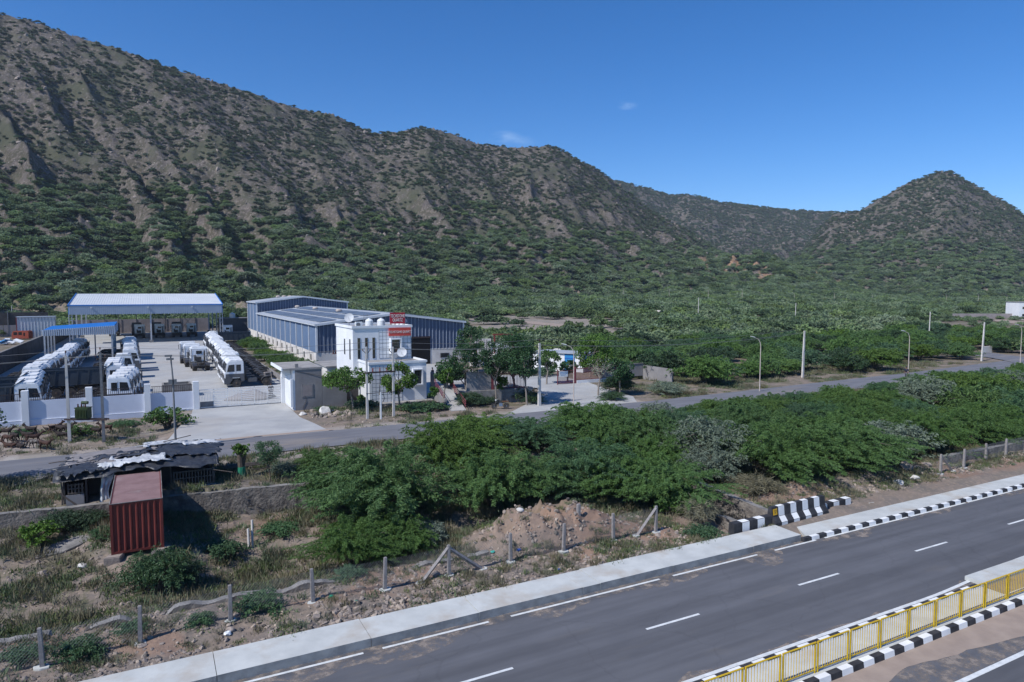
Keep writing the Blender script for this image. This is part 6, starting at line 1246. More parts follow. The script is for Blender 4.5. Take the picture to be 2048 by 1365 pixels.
a = a_at(865, 86, 757); person('person', (a, 86, 1.77), R(-60), 'person in dark blue clothes standing beside the motorcycles in the office yard')
person('person', (a_at(1808, 57.5, 752) + 0, 57.2, 1.73), R(200), 'person in dark clothes walking on the side road by the far lamp')
a, n = AN(545, 800, 1.7); person('person', (a, n + 1.0, 1.73), R(-90), 'person in grey clothes standing behind the right end of the bar gate', shirt='cloth_grey')
# ------------------------------------------------------------------ vegetation
def quads(P, D, L, W, g):
    "leaf-shaped quads at P pointing along D"
    n = len(P); D = D / (np.linalg.norm(D, axis=1, keepdims=True) + 1e-9); s = g.normal(size=(n, 3)); s -= (s * D).sum(1, keepdims=True) * D; s /= np.linalg.norm(s, axis=1, keepdims=True) + 1e-9
    L = L[:, None]; W = W[:, None]; V = np.stack([P, P + D * L * .45 + s * W, P + D * L, P + D * L * .45 - s * W], 1).reshape(-1, 3)
    return V, np.arange(4 * n).reshape(n, 4)
def thorn(seed, Rr, Hh, nb, per, ls, lw, lump=.35, jit=.55):
    "arching feathery branches; returns foliage quads and a few stems"
    g = np.random.default_rng(seed); ph = g.uniform(0, 2 * np.pi, nb); k = Rr * g.uniform(.12, 1, nb) ** .55
    lob = 1 + lump * (np.sin(ph * 3 + seed) * .5 + np.sin(ph * 5 + seed * 2) * .35); k = k * lob
    stray = g.uniform(size=nb) < .1; k = np.where(stray, k * 1.12, k); h = Hh * (1.12 - .42 * (np.minimum(k / Rr, 1.2) / 1.2) ** 2) * np.where(stray, 1.2, g.uniform(.55, 1.12, nb)); ox = g.normal(0, Rr * .12, (nb, 2))
    t = g.uniform(.28, 1.0, (nb, per)) ** .75; K = k[:, None]; hh = h[:, None]
    r = K * t ** .95; z = hh * (2.05 * t - 1.27 * t * t); bend = .35 * np.sin(seed + ph)[:, None] * t
    x = ox[:, :1] + r * np.cos(ph[:, None] + bend); y = ox[:, 1:] + r * np.sin(ph[:, None] + bend)
    P = np.stack([x, y, z], -1); dz = hh * (2.05 - 2.54 * t); T = np.stack([K * np.cos(ph[:, None] + bend), K * np.sin(ph[:, None] + bend), dz], -1); T /= np.linalg.norm(T, axis=-1, keepdims=True)
    side = np.stack([-np.sin(ph[:, None] + bend), np.cos(ph[:, None] + bend), np.zeros_like(t)], -1) * np.sign(g.normal(size=t.shape))[..., None]
    sp = (.10 + .22 * (1 - t)) * Rr * .35; J = g.normal(size=P.shape) * np.array([1, 1, .6]) * sp[..., None] * jit
    D = T * .7 + side * g.uniform(.2, 1.1, t.shape)[..., None] + g.normal(size=P.shape) * .35 + np.array([0, 0, -.28]); P = P + J; P[..., 2] = np.maximum(P[..., 2], .05)
    P = P.reshape(-1, 3); D = D.reshape(-1, 3); n = len(P)
    return quads(P, D, g.uniform(.6, 1.4, n) * ls, g.uniform(.6, 1.3, n) * lw, g)
def stems_mb(seed, Rr, Hh, k=7):
    r_ = random.Random(seed); b = MB()
    for i in range(k):
        ph = r_.uniform(0, 6.28); q = Rr * r_.uniform(.4, .85); h = Hh * r_.uniform(.7, 1.0); b.tube([(0, 0, -.3)] + [(q * t * math.cos(ph + .2 * t), q * t * math.sin(ph + .2 * t), h * (2.05 * t - 1.27 * t * t)) for t in (.2, .45, .7, .95)], [.09, .075, .05, .03, .012], 4)
    return b
BM = {}
def bush_proto(key, seed, Rr, Hh, nb, per, ls, lw, m, stems=7, lump=.35, jit=.55):
    V, F = thorn(seed, Rr, Hh, nb, per, ls, lw, lump, jit); me = arr_mesh('foliage', V, F, [m]); sm = None
    if stems: o = stems_mb(seed, Rr, Hh, stems).build('stems', 'bark', None); sm = o.data; bpy.data.objects.remove(o)
    BM[key] = (me, sm, Rr, Hh)
for i in range(4): bush_proto(('near', i), 100 + i, 4, 4, 300, 150, .19, .026, ['leaf_thorn', 'leaf_thorn', 'leaf_fresh', 'leaf_teal'][i], 9, .5, .30)
for i in range(4): bush_proto(('mid', i), 120 + i, 3.4, 3.2, 220, 48, .36, .055, ['leaf_thorn', 'leaf_teal', 'leaf_fresh', 'leaf_dark'][i], 5)
bush_proto(('silver', 0), 140, 2.2, 2.6, 260, 34, .2, .03, 'leaf_silver', 6); bush_proto(('dark', 0), 141, 1.5, 1.5, 300, 44, .09, .022, 'leaf_dark', 4, .5); bush_proto(('low', 0), 142, 1.3, .8, 140, 18, .16, .035, 'leaf_teal', 0); bush_proto(('low', 1), 143, 1.1, .7, 110, 14, .15, .04, 'grass_green', 0)
bush_proto(('broad', 0), 144, 1.2, 1.4, 90, 22, .15, .055, 'leaf_broad', 5, .4); bush_proto(('round', 0), 145, 1.6, 1.7, 260, 30, .12, .028, 'leaf_silver', 4, .3); bush_proto(('dry', 0), 146, 1.1, 1.0, 160, 18, .32, .014, 'grass_dry', 0); bush_proto(('flower', 0), 147, 1.5, 1.3, 120, 16, .22, .05, 'leaf_flower', 3)
def bush(key, a, n, Rr, Hh, label, group=None, name='thorn_bush', cat='bush', rot=None, z=None):
    me, sm, r0, h0 = BM[key]; z = hz(a, n) if z is None else z; t = empty(name, (a, n, z - .08), random.uniform(0, 6.28) if rot is None else rot, label, cat, group); t.scale = (Rr / r0, Rr / r0, Hh / h0)
    link(bpy.data.objects.new('foliage', me), t)
    if sm: link(bpy.data.objects.new('stems', sm), t)
    return t
LIMX = [600, 850, 950, 1050, 1130, 1180, 1225, 1290, 1400, 1480, 1600, 1700, 1800, 1900, 2048, 2400]; LIMY = [872, 842, 830, 838, 828, 800, 800, 818, 814, 792, 788, 776, 760, 743, 723, 698]
def px_of(a, n):
    X = CT * a - ST * n; Y = ST * a + CT * n; return 1024 + FPX * X / (Y * math.cos(PIT)) * .99
def hlim(a, n): Y = ST * a + CT * n; return CAMZ + slope_of(float(np.interp(px_of(a, n), LIMX, LIMY))) * Y
NB = [(705, 1118, 2.4, 2.7, 0, 'feathery thorn bush spilling down to the fence at the thicket end'), (800, 1088, 2.1, 2.4, 0, 'thorn bush behind the fence in front of the largest bush'), (770, 1035, 4.9, 5.0, 0, 'largest feathery thorn bush, left end of the thicket, arching over the waste ground'), (905, 975, 4.0, 4.6, 2, 'bright green thorn bush rising beside the road behind the largest bush'), (690, 1010, 3.2, 3.4, 0, 'fresh green thorn bush at the left foot of the largest bush'), (985, 1010, 3.4, 3.9, 1, 'feathery thorn bush just right of the largest one, behind the earth heap'), (1075, 1000, 2.8, 3.2, 0, 'thorn bush directly behind the top of the earth heap'), (960, 920, 3.8, 4.2, 2, 'tall bright thorn bush next to the side road, left of centre'), (1060, 925, 3.6, 4.2, 3, 'dense blue-green thorn bush in the centre of the thicket'), (1180, 990, 3.8, 3.9, 3, 'broad blue-green thorn bush behind the right end of the earth heap'), (1265, 1000, 3.6, 3.6, 0, 'drooping thorn bush behind the braced corner fence post'), (1175, 905, 4.0, 4.8, 1, 'tall arching thorn bush hiding the foot of the right-hand driveway'), (1120, 880, 2.8, 3.4, 0, 'thorn bush beside the side road opposite the motorcycle'), (1290, 920, 3.6, 4.0, 0, 'thorn bush left of the silvery bush, near the side road'), (1350, 1010, 3.3, 2.9, 1, 'low spreading thorn bush hanging over the culvert wall'), (1360, 905, 3.0, 3.4, 3, 'dark thorn bush behind the silvery bush'), (1570, 955, 5.0, 4.3, 1, 'very broad thorn bush behind the striped barrier'), (1490, 900, 3.6, 3.8, 0, 'thorn bush between the silvery bush and the very broad one'), (1700, 950, 4.2, 3.8, 0, 'broad thorn bush right of the very broad one, above the boulders'), (720, 1085, 2.1, 2.2, 2, 'small blue-green thorn bush below the largest one, by the low wall'), (640, 985, 1.8, 1.8, 2, 'small fresh bush at the right end of the retaining wall')]
NP = []
for px, py, r_, h_, v, lb in NB:
    a, n = AN(px, py, .0 if n_at else 0); n = min(n, 50.5); hh = min(h_, max(1.3, hlim(a, n) - hz(a, n))); bush(('near', v), a, n, r_, hh * .93, lb, 'thorn bushes near the highway'); NP.append((a, n, r_))
rr = random.Random(12); cnt = 0; tries = 0; aut = []
while tries < 9000 and len(aut) < 105:
    tries += 1; a = rr.uniform(30, 165); n = rr.uniform(33.5, 51.2); r_ = rr.uniform(2.0, 3.8)
    if a < 46 and n < 37.5: continue
    if a > 60 and n < 34: continue
    if 38 < a < 43 and n < 42 or any((a - q[0]) ** 2 + (n - q[1]) ** 2 < ((r_ + q[2]) * .52) ** 2 for q in NP): continue
    px = px_of(a, n)
    if px > 2180: continue
    if n > 46.5: r_ = min(r_, 2.0)
    hh = min(r_ * 1.05, (hlim(a, n) - hz(a, n)) / 1.08 * rr.choice([.7, 1, 1.15, 1.3, 1.55]))
    if hh < 1.0: continue
    NP.append((a, n, r_)); kk = ('near', rr.choice([0, 0, 1, 1, 2, 3])) if a < 75 else ('mid', rr.choice([0, 1, 2, 0])); kk = ('silver', 0) if rr.random() < .1 else kk; aut.append((bush(kk, a, n, r_, hh, 'x', 'thicket between side road and highway'), a, n, kk))
def name_bushes(L, rows, bins):
    G = {}
    for o, a, n, kk in L:
        col = 'silvery' if kk[0] == 'silver' else (['mid-green', 'mid-green', 'bright green', 'blue-green'] if kk[0] == 'near' else ['mid-green', 'blue-green', 'bright green', 'dark green'])[kk[1]]; px = px_of(a, n)
        G.setdefault((col, [t for v, t in rows if n < v][0], [t for v, t in bins if px < v][0]), []).append((px, o))
    for (col, rw, bn), l in G.items():
        for i, (px, o) in enumerate(sorted(l, key=lambda q: q[0])): o['label'] = '%s thorn bush%s, %s %s' % (col, (', %s from left' % ORD[i]) if len(l) > 1 else '', rw if len(l) < 2 else rw.replace('in the middle of the thicket', 'mid-thicket'), bn)
name_bushes(aut, ((39.5, 'on the highway side'), (45.5, 'in the middle of the thicket'), (99, 'along the side road')), ((1400, 'left of the barrier'), (1650, 'behind the striped barrier'), (1880, 'above the pale boulders'), (9999, 'behind the short fence')))
# individuals on the far side of the side road
FL = []
FP = []; tries = 0
while tries < 12000 and len(FP) < 150:
    tries += 1; a = rr.uniform(47, 190); n = rr.uniform(64, 112); r_ = rr.uniform(2.4, 3.9)
    if n < road_far(a) + 4.8 or (a < 60 and n < 79) or (a < 70 and 84 < n < 100 and a < 66) or px_of(a, n) > 2120 or px_of(a, n) < 1165: continue
    if any((a - q[0]) ** 2 + (n - q[1]) ** 2 < ((r_ + q[2]) * .6) ** 2 for q in FP): continue
    if any(math.dist((a, n), q) < 6.5 for q in TR[0]) or any(math.dist((a, n), AN(px, py, Z0)) < 3.2 for px, py in ((1605, 754), (1963, 722), (1519, 783), (1816, 752), (1857, 686))): continue
    if a > 95 and n < road_far(a) + 9 and rr.random() < .6: continue
    FP.append((a, n, r_)); h_ = r_ * rr.uniform(.85, 1.1); kk = ('mid', rr.choice([0, 0, 1, 2, 3])); FL.append((bush(kk, a, n, r_, h_, 'x', 'scrub bushes beyond the side road'), a, n, kk))
name_bushes(FL, ((76, 'in the front rows'), (92, 'in the middle rows'), (999, 'in the back rows')), ((1400, 'behind the right driveway'), (1560, 'behind the first side-road lamp'), (1700, 'around the upright concrete pole'), (1860, 'behind the second side-road lamp'), (9999, 'by the leaning pole')))
# bushes along the strip between yard and warehouse
for i in range(26):
    n = 82 + i * 3.4 + rr.uniform(-1, 1); a = rr.uniform(17.2, 20.2); bush(('mid', rr.choice([0, 2, 1])), a, n, rr.uniform(1.5, 2.3), rr.uniform(1.2, 2.4), 'low green bush between truck yard and long warehouse, %s from the gatehouse end' % ORD[i], 'bushes beside the warehouse')
SP = [('silver', 1415, 955, 2.3, 2.7, 'silvery grey-green round bush in the thicket left of the barrier', .2), ('dark', 318, 1180, 1.65, 1.9, 'dense dark round bush in the weeds below the red container', 0), ('dark', 375, 1165, 1.0, 1.0, 'small dark bush just right of the dense round one below the container', 0), ('round', 852, 1092, 1.2, 1.4, 'round grey-green bush at the foot of the thicket behind the fence', 0), ('low', 525, 1215, 1.15, .6, 'low blue-green shrub behind the fourth fence post', 0), ('low', 165, 1310, .9, .6, 'low green shrub on the verge between the first two fence posts', 0), ('low', 45, 1312, .8, .4, 'flat green shrub beside the leftmost fence post', 0), ('low', 700, 1155, .8, .5, 'low blue-green shrub behind the wire left of the braced posts', 0), ('low', 262, 1265, .6, .4, 'tiny green shrub just left of the second fence post', 0), ('low', 400, 1245, .6, .4, 'tiny green shrub left of the third fence post', 0), ('low', 205, 1075, .8, .6, 'low weeds at the left foot of the red container', 0), ('dark', 130, 1062, 1.3, 1.2, 'dark leafy bush on the slope below the left retaining wall', 0), ('broad', 75, 1090, 1.0, 1.2, 'pale green large-leaved shrub on the slope at the far left', 0), ('dark', 185, 1055, 1.0, 1.0, 'dense green bush below the wall just left of the container', 0), ('low', 445, 1110, 1.1, .8, 'green shrub right of the container shadow in the hollow', 0), ('low', 560, 1065, 1.2, .6, 'spreading green shrub in the hollow right of the cream pipes', 0), ('dry', 1395, 1045, 1.1, 1.3, 'yellowish dry bush at the fence end by the culvert', 0), ('broad', 1335, 1030, .8, 1.1, 'large-leaved green plant beside the last braced fence post', 0), ('low', 1405, 1075, 1.0, .7, 'low green shrub at the pavement edge left of the striped wall', 0), ('round', 570, 950, 1.0, 1.0, 'round olive bush by the road right of the small acacia', 1.5), ('dry', 1510, 985, 1.6, 1.1, 'brownish dry bush in the ditch behind the barrier', 0), ('dry', 1480, 975, 1.3, .9, 'straw-coloured bush above the culvert wall', 0), ('broad', 335, 856, 1.9, 1.9, 'pale green shrub with large leaves at the right end of the lilac wall', 1.4), ('broad', 163, 872, 1.1, 1.1, 'leafy shrub under the green transformer', 1.4), ('low', 250, 850, 1.4, .6, 'low weeds along the foot of the lilac wall', 1.4), ('low', 52, 868, 1.0, .6, 'low green weeds at the wall foot behind the goats', 1.4), ('dark', 940, 812, 1.7, 1.5, 'dark green hedge bush at the left below the maroon railing', 1.7), ('dark', 972, 808, 1.3, .9, 'dark green hedge bush below the middle of the maroon railing', 1.7), ('dark', 1045, 800, 1.8, 1.5, 'dark hedge bush beside the pale concrete pole', 1.7), ('dark', 1068, 808, 1.2, 1.1, 'small dark bush at the foot of the pale concrete pole', 1.7), ('low', 720, 815, 2.0, .8, 'weeds growing under the tree before the grey wall', 1.65), ('low', 825, 822, 2.0, .9, 'weeds along the wire fence before the office', 1.65), ('low', 865, 822, 1.7, .9, 'weeds at the left foot of the ramp', 1.65), ('low', 646, 822, 1.2, .5, 'weeds beside the rubble at the driveway edge', 1.65), ('dark', 1235, 785, 2.2, 1.9, 'dense bush at the right end of the grey entrance wall', 1.7), ('dark', 1225, 800, 1.6, 1.0, 'low dark bush by the driveway edge before the grey wall', 1.7), ('silver', 1330, 790, 2.0, 1.6, 'grey-green shrub at the verge right of the driveway', 1.7), ('flower', 1800, 660, 2.6, 1.8, 'yellow-flowering bush in the far scrub', 2.2), ('flower', 1365, 650, 3.2, 2.2, 'yellow-tinged bush near the far boundary wall', 4), ('low', 1090, 752, 2.2, 1.3, 'green flowering hedge before the low white shed', 1.7), ('dark', 640, 905, .01, .01, 'x', 1.6)]
for k, px, py, r_, h_, lb, z in SP[:-1]:
    a, n = AN(px, py, z) if z else ground_hit(px, py, 20)[:2]; bush((k, 0), a, n, r_, h_, lb, None, 'shrub', 'shrub')
# trees with a trunk and limbs
def tree(label, a, n, z, h0, hc, Rr, Hc, m, ncl=26, per=70, ls=.2, lw=.07, seed=1, bark='bark_pale', lean=0., name='tree', group=None, tr=.1, bare=0, forks=5):
    g = np.random.default_rng(seed); t = empty(name, (a, n, z), 0, label, 'tree', group); b = MB(); top = (lean, 0, h0)
    b.tube([(0, 0, -.2), (lean * .3, .03, h0 * .5), top], [tr * 1.2, tr, tr * .85], 8)
    C = g.normal(size=(ncl, 3)); C /= np.linalg.norm(C, axis=1, keepdims=True); C *= g.uniform(.45, 1, (ncl, 1)) ** .5; C = C * np.array([Rr, Rr, Hc / 2]) + np.array([lean * 1.6, 0, hc])
    for i in range(min(ncl, forks * 4)):
        c = C[i]; j = i % forks; k = C[j] * .5 + np.array([top[0], 0, h0]) * .5
        if i < forks: b.tube([top, tuple(k), tuple(c)], [tr * .75, tr * .45, tr * .15], 5)
        else: b.tube([tuple(k), tuple((k + c) / 2 + g.normal(size=3) * .1), tuple(c)], [tr * .4, tr * .25, tr * .1], 4)
    if bare:
        for i in range(60): c = C[g.integers(ncl)]; d = c + g.normal(size=3) * .45; b.tube([tuple(c), tuple(d)], [.012, .005], 3)
    b.build('trunk', bark, t)
    if per:
        rad = Rr * .34; off = g.normal(size=(ncl, per, 3)); off /= np.linalg.norm(off, axis=-1, keepdims=True); per0 = per; off *= (g.uniform(.2, 1, (ncl, per, 1)) ** .4) * rad * g.uniform(.7, 1.25, (ncl, 1, 1)); off[..., 2] *= .7
        P = (C[:, None] + off).reshape(-1, 3); D = off.reshape(-1, 3) / rad + g.normal(size=P.shape) * .8 + np.array([0, 0, -.35]); k = len(P); V, F = quads(P, D, g.uniform(.6, 1.4, k) * ls, g.uniform(.6, 1.4, k) * lw, g)
        link(bpy.data.objects.new('crown', arr_mesh('crown', V, F, [m])), t)
    return t
def ptree(label, pxb, pyb, pxc, pyt, pyb2, rpx, m, z=1.65, **kw):
    kw['per'] = int(kw.get('per', 70) * 1.8) if not kw.get('bare') else 5; kw['ls'] = kw.get('ls', .2) * 1.15; kw['lw'] = kw.get('lw', .07) * 1.25
    a, n = AN(pxb, pyb, z); Y = ST * a + CT * n; zt = z_at(pxb, pyt, a, n); zb = z_at(pxb, pyb2, a, n); Rr = rpx / FPX * Y; lean = (pxc - pxb) / FPX * Y
    return tree(label, a, n, z, max(.6, (zb - z) * .85), (zt + zb) / 2 - z, Rr, (zt - zb), m, lean=lean * .62, **kw)
ptree('young broad-leaved tree before the grey wall left of the office', 707, 822, 697, 736, 775, 38, 'leaf_broad', seed=3, ncl=26, per=60)
ptree('young broad-leaved tree between the two poles before the office', 800, 820, 796, 728, 785, 33, 'leaf_broad', seed=4, ncl=26, per=55)
ptree('knee-high leafy sapling behind the left switch pole', 724, 812, 724, 788, 802, 8, 'leaf_broad', seed=5, ncl=6, per=26, tr=.03, ls=.14)
ptree('slim tree with forked pale trunk left of the maroon railing', 934, 806, 929, 690, 765, 28, 'leaf_tree', seed=6, ncl=34, per=90, ls=.16, lw=.045)
ptree('forked young tree standing before the maroon railing', 993, 808, 988, 682, 755, 26, 'leaf_tree', seed=7, ncl=30, per=80, ls=.16, lw=.045)
ptree('tall dark spreading tree right of the maroon railing', 1032, 800, 1022, 668, 748, 46, 'leaf_tree', seed=8, ncl=54, per=110, ls=.16, lw=.05, tr=.14)
ptree('tree with dark bent trunk beside the thick concrete pole', 1054, 812, 1046, 688, 752, 32, 'leaf_tree', seed=9, ncl=34, per=90, ls=.16, lw=.05)
ptree('bushy brown-tinged tree at the top of the ramp', 893, 800, 897, 722, 760, 27, 'leaf_tree', seed=10, ncl=30, per=60)
ptree('slender bright green tree leaning over the ramp', 886, 815, 893, 738, 770, 13, 'leaf_broad', seed=11, ncl=12, per=50, tr=.09)
ptree('small leafy sapling at the left foot of the ramp', 868, 822, 868, 775, 795, 9, 'leaf_broad', seed=12, ncl=7, per=34, tr=.04)
ptree('bright green sapling low before the maroon railing', 1000, 806, 1002, 752, 776, 13, 'leaf_broad', seed=13, ncl=9, per=40, tr=.05)
ptree('leafy tree before the low white shed', 1093, 770, 1098, 704, 738, 20, 'leaf_broad', seed=14, ncl=20, per=60); ptree('small dark round tree behind the entrance gate', 1135, 765, 1137, 722, 745, 15, 'leaf_tree', seed=15, ncl=16, per=60)
ptree('large green tree rising behind the grey entrance wall', 1178, 765, 1190, 675, 738, 34, 'leaf_broad', seed=16, ncl=44, per=80); ptree('leafy tree at the right end of the grey entrance wall', 1240, 790, 1238, 722, 762, 26, 'leaf_tree', seed=17, ncl=24, per=70)
ptree('nearly bare grey tree before the grey entrance wall', 1196, 792, 1203, 718, 752, 28, 'leaf_silver', seed=18, ncl=26, per=5, bare=1)
ptree('tree with yellowish crown at the right corner of the blue warehouse', 935, 745, 940, 655, 705, 26, 'leaf_tree', seed=19, ncl=30, per=70); ptree('bright leafy tree behind the warehouse corner, nearest the streaked wall', 948, 735, 950, 678, 700, 18, 'leaf_broad', seed=20, ncl=14, per=50)
ptree('small feathery acacia by the side road right of the netted stump', 541, 962, 536, 880, 925, 27, 'leaf_teal', z=1.5, seed=21, ncl=30, per=52, ls=.11, lw=.02, tr=.045, bark='bark', forks=7)
a, n = AN(-75, 1010, .6); tree('broad-leaved tree just outside the left edge, one branch reaching in', a, n, hz(a, n), 2.2, 3.9, 2.1, 2.6, 'leaf_tree', 40, 60, .17, .08, 22)
V, F = thorn(31, .45, 1.0, 40, 14, .17, .06); link(bpy.data.objects.new('sprout', arr_mesh('sprout', V, F, [MT['leaf_broad']])), STUMP).location = (-.02, 0, 1.35)
# ------------------------------------------------------------------ mass vegetation and stones: one object each, instances on points
def lib(name, objs):
    c = bpy.data.collections.new(name)
    for o in objs: c.objects.link(o)
    return c
def scatter(name, label_kind, P, rot, scl, coll, category=None):
    me = bpy.data.meshes.new(name); P = np.asarray(P, np.float32); me.vertices.add(len(P)); me.vertices.foreach_set('co', P.ravel())
    for nm, ty, v in (('rot', 'FLOAT_VECTOR', rot), ('scl', 'FLOAT_VECTOR', scl)): at = me.attributes.new(nm, ty, 'POINT'); at.data.foreach_set('vector', np.ascontiguousarray(v, np.float32).ravel())
    o = bpy.data.objects.new(name, me); link(o); tag(o, kind=label_kind)
    ng = bpy.data.node_groups.new(name, 'GeometryNodeTree'); ng.interface.new_socket('Geometry', in_out='INPUT', socket_type='NodeSocketGeometry'); ng.interface.new_socket('Geometry', in_out='OUTPUT', socket_type='NodeSocketGeometry')
    N = ng.nodes; L = ng.links; gi = N.new('NodeGroupInput'); go = N.new('NodeGroupOutput'); ip = N.new('GeometryNodeInstanceOnPoints'); ci = N.new('GeometryNodeCollectionInfo'); ci.inputs['Collection'].default_value = coll; ci.inputs['Separate Children'].default_value = True; ci.inputs['Reset Children'].default_value = True
    L.new(gi.outputs[0], ip.inputs['Points']); L.new(ci.outputs[0], ip.inputs['Instance']); ip.inputs['Pick Instance'].default_value = True
    for nm, sk_ in (('rot', 'Rotation'), ('scl', 'Scale')): na = N.new('GeometryNodeInputNamedAttribute'); na.data_type = 'FLOAT_VECTOR'; na.inputs['Name'].default_value = nm; L.new(na.outputs[0], ip.inputs[sk_])
    rv = N.new('FunctionNodeRandomValue'); rv.data_type = 'INT'; rv.inputs['Min'].default_value = 0; rv.inputs['Max'].default_value = max(0, len(coll.objects) - 1)
    L.new([s for s in rv.outputs if s.type == 'INT'][0], ip.inputs['Instance Index']); L.new(ip.outputs[0], go.inputs[0])
    mo = o.modifiers.new('scatter', 'NODES'); mo.node_group = ng; return o
def libbush(nm, seed, Rr, Hh, nb, per, ls, lw, m, lump=.35): V, F = thorn(seed, Rr, Hh, nb, per, ls, lw, lump); return bpy.data.objects.new(nm, arr_mesh(nm, V, F, [m]))
ML = lib('scrub_lib', [libbush('scrub_bush', 200 + i, 3, 2.7, 90, 22, .6, .15, ['leaf_plain', 'leaf_plain', 'leaf_plain_pale', 'leaf_plain_dark', 'leaf_plain'][i]) for i in range(5)])
HL = lib('hill_lib', [libbush('hill_bush', 220 + i, 2, 1.7, 34, 8, .8, .24, ['leaf_hill', 'leaf_hill', 'leaf_hill', 'leaf_plain_dark'][i], .5) for i in range(4)])
def uY(N_, Y0, Y1, u0=-1.0, u1=1.05):
    Y = np.sqrt(rng.uniform(Y0 ** 2, Y1 ** 2, N_)); u = rng.uniform(u0, u1, N_); X = u * Y; return CT * X + ST * Y, -ST * X + CT * Y, u, Y
def rots(n): return np.stack([np.zeros(n), np.zeros(n), rng.uniform(0, 6.28, n)], -1)
allP = []; allS = []
a, n, u, Y = uY(52000, 108, 740)
z = H(a, n); ok = (n > 66) & (n > road_far(a) + 5) & ~((a > -27) & (a < 57) & (n < 104)) & ~((a > -21) & (a < 49) & (n < 237)) & ~((a > -70) & (a < -20) & (n > 112) & (n < 224)) & ~((a < -20) & (n < 112))
ok &= ~((a > 46) & (n < 112) & (u < .72) & (a < 190) & (n < 111) & (u > .1))
ok &= ~((a > 44) & (a < 66) & (n < 128))
cl = fbm(a / 16, n / 16, 301, 3); ok &= (cl < .68) & (z < 17 + 14 * (cl - .5) * 4)
# open grassy fields seen above the office trees
fld = CLEAR(a, n) > .45; ok &= ~(fld & (rng.uniform(0, 1, len(a)) > .1)); fld2 = (fbm(a / 40, n / 40, 303, 3) > .55) & (Y > 150); ok &= ~(fld2 & (rng.uniform(0, 1, len(a)) > .3))
fa, fn, _ = ground_hit(1960, 648, 120); ok &= ~((((a - fa) / 50) ** 2 + ((n - fn) / 9) ** 2 < 1))
for tr_ in TR:
    for q in tr_[::3]: ok &= ((a - q[0]) ** 2 + (n - q[1]) ** 2) > 36
a, n, z, Y, cl = a[ok], n[ok], z[ok], Y[ok], cl[ok]
pxs = 1024 + FPX * (CT * a - ST * n) / (ST * a + CT * n); s = rng.uniform(.65, 1.25, len(a)) * (.8 + .5 * cl) * np.where((pxs > 1870) & (Y > 150) & (Y < 330), .5, 1) * np.interp(Y, [108, 300], [.95, 1.05]); sc = np.stack([s, s, s * rng.uniform(.75, 1.2, len(a))], -1)
scatter('scrub', 'stuff', np.stack([a, n, z - .1], -1), rots(len(a)), sc, ML)
a, n, u, Y = uY(420000, 230, 1780)
z = H(a, n); e = .5; dzx = (H(a + 2, n) - z) / 2; dzn = (H(a, n + 2) - z) / 2; sl_ = np.hypot(dzx, dzn)
g1 = fbm(a / 30, n / 30, 311, 4); g2 = ridged((a * .8 + n * .6) / 40, (n * .8 - a * .6) / 130, 312, 3); lowz = 1 - sst(34, 100, z - 90 * (g1 - .5)); far_ = sst(500, 900, Y)
q = 14.0; lap = (H(a + q, n) + H(a - q, n) + H(a, n + q) + H(a, n - q) - 4 * z) / q
cov = .60 + .75 * lowz + (g1 - .5) * 1.7 + np.clip(lap * .55, -.3, .38) + .1 * sst(.5, .8, g2); cov = cov * np.interp(u, [-.8, -.2, .1, .5], [.9, .95, 1, 1.1]) * (1 - .42 * sst(1050, 1250, Y))
ok = (z > 5.5) & (sl_ < 1.9) & (rng.uniform(0, 1, len(a)) < np.clip(cov, .18, .97) * np.where(lowz > .5, .8, .7)) & ~((n < 236) & (a > -24) & (a < 60)); ok &= (Y > 320) | (z > 9)
ok &= ~(((u > .25) & (u < .49) & (Y > 610) & (Y < 850)) & (fbm(u * 110, Y / 14, 91, 3) > .53))
# drop what lies behind the crests, out of every sight line
a, n, z, Y, u, lowz = a[ok], n[ok], z[ok], Y[ok], u[ok], lowz[ok]
YcA = np.interp(u, [-1.2, -.75, -.45, -.16, .06, .3, .5, 1.2], [520, 600, 660, 760, 860, 960, 1050, 1300]); keep = ~((u < .02) & (Y > YcA + 25)) & ~((u >= .02) & (u < .16) & (Y > YcA + 25) & (Y < 1200)); a, n, z, Y, lowz = a[keep], n[keep], z[keep], Y[keep], lowz[keep]
s = rng.uniform(.6, 1.35, len(a)) * np.interp(Y, [250, 600, 900, 1700], [.92, .98, 1.2, 1.7]) * (.86 + .5 * lowz); sc = np.stack([s, s, s * rng.uniform(.7, 1.2, len(a))], -1)
g = (lowz > .45) & (rng.uniform(0, 1, len(a)) < .8); g3 = g & (rng.uniform(0, 1, len(a)) < .62); h = ~g
scatter('slope_scrub', 'stuff', np.stack([a, n, z - .15], -1)[g3], rots(int(g3.sum())), sc[g3] * .82, ML)
scatter('hill_scrub', 'stuff', np.stack([a, n, z - .15], -1)[h], rots(int(h.sum())), sc[h], HL)
a, n, u, Y = uY(60000, 250, 1700); z = H(a, n); g1 = fbm(a / 18, n / 18, 351, 4); g2 = ridged((a * .8 + n * .6) / 60, (n * .8 - a * .6) / 60, 352, 3)
ok = (z > 24) & (rng.uniform(0, 1, len(a)) < .9 * sst(.48, .64, g1) + .35 * sst(.6, .8, g2)) & ~((u < .02) & (Y > np.interp(u, [-1.2, -.75, -.45, -.16, .06], [520, 600, 660, 760, 860]) + 10)); a, n, z, Y = a[ok], n[ok], z[ok], Y[ok]
HILLROCK = (np.stack([a, n, z - .1], -1), rng.uniform(0, 1, len(a)) ** 2 * 1.5 + .35 + Y / 2200)
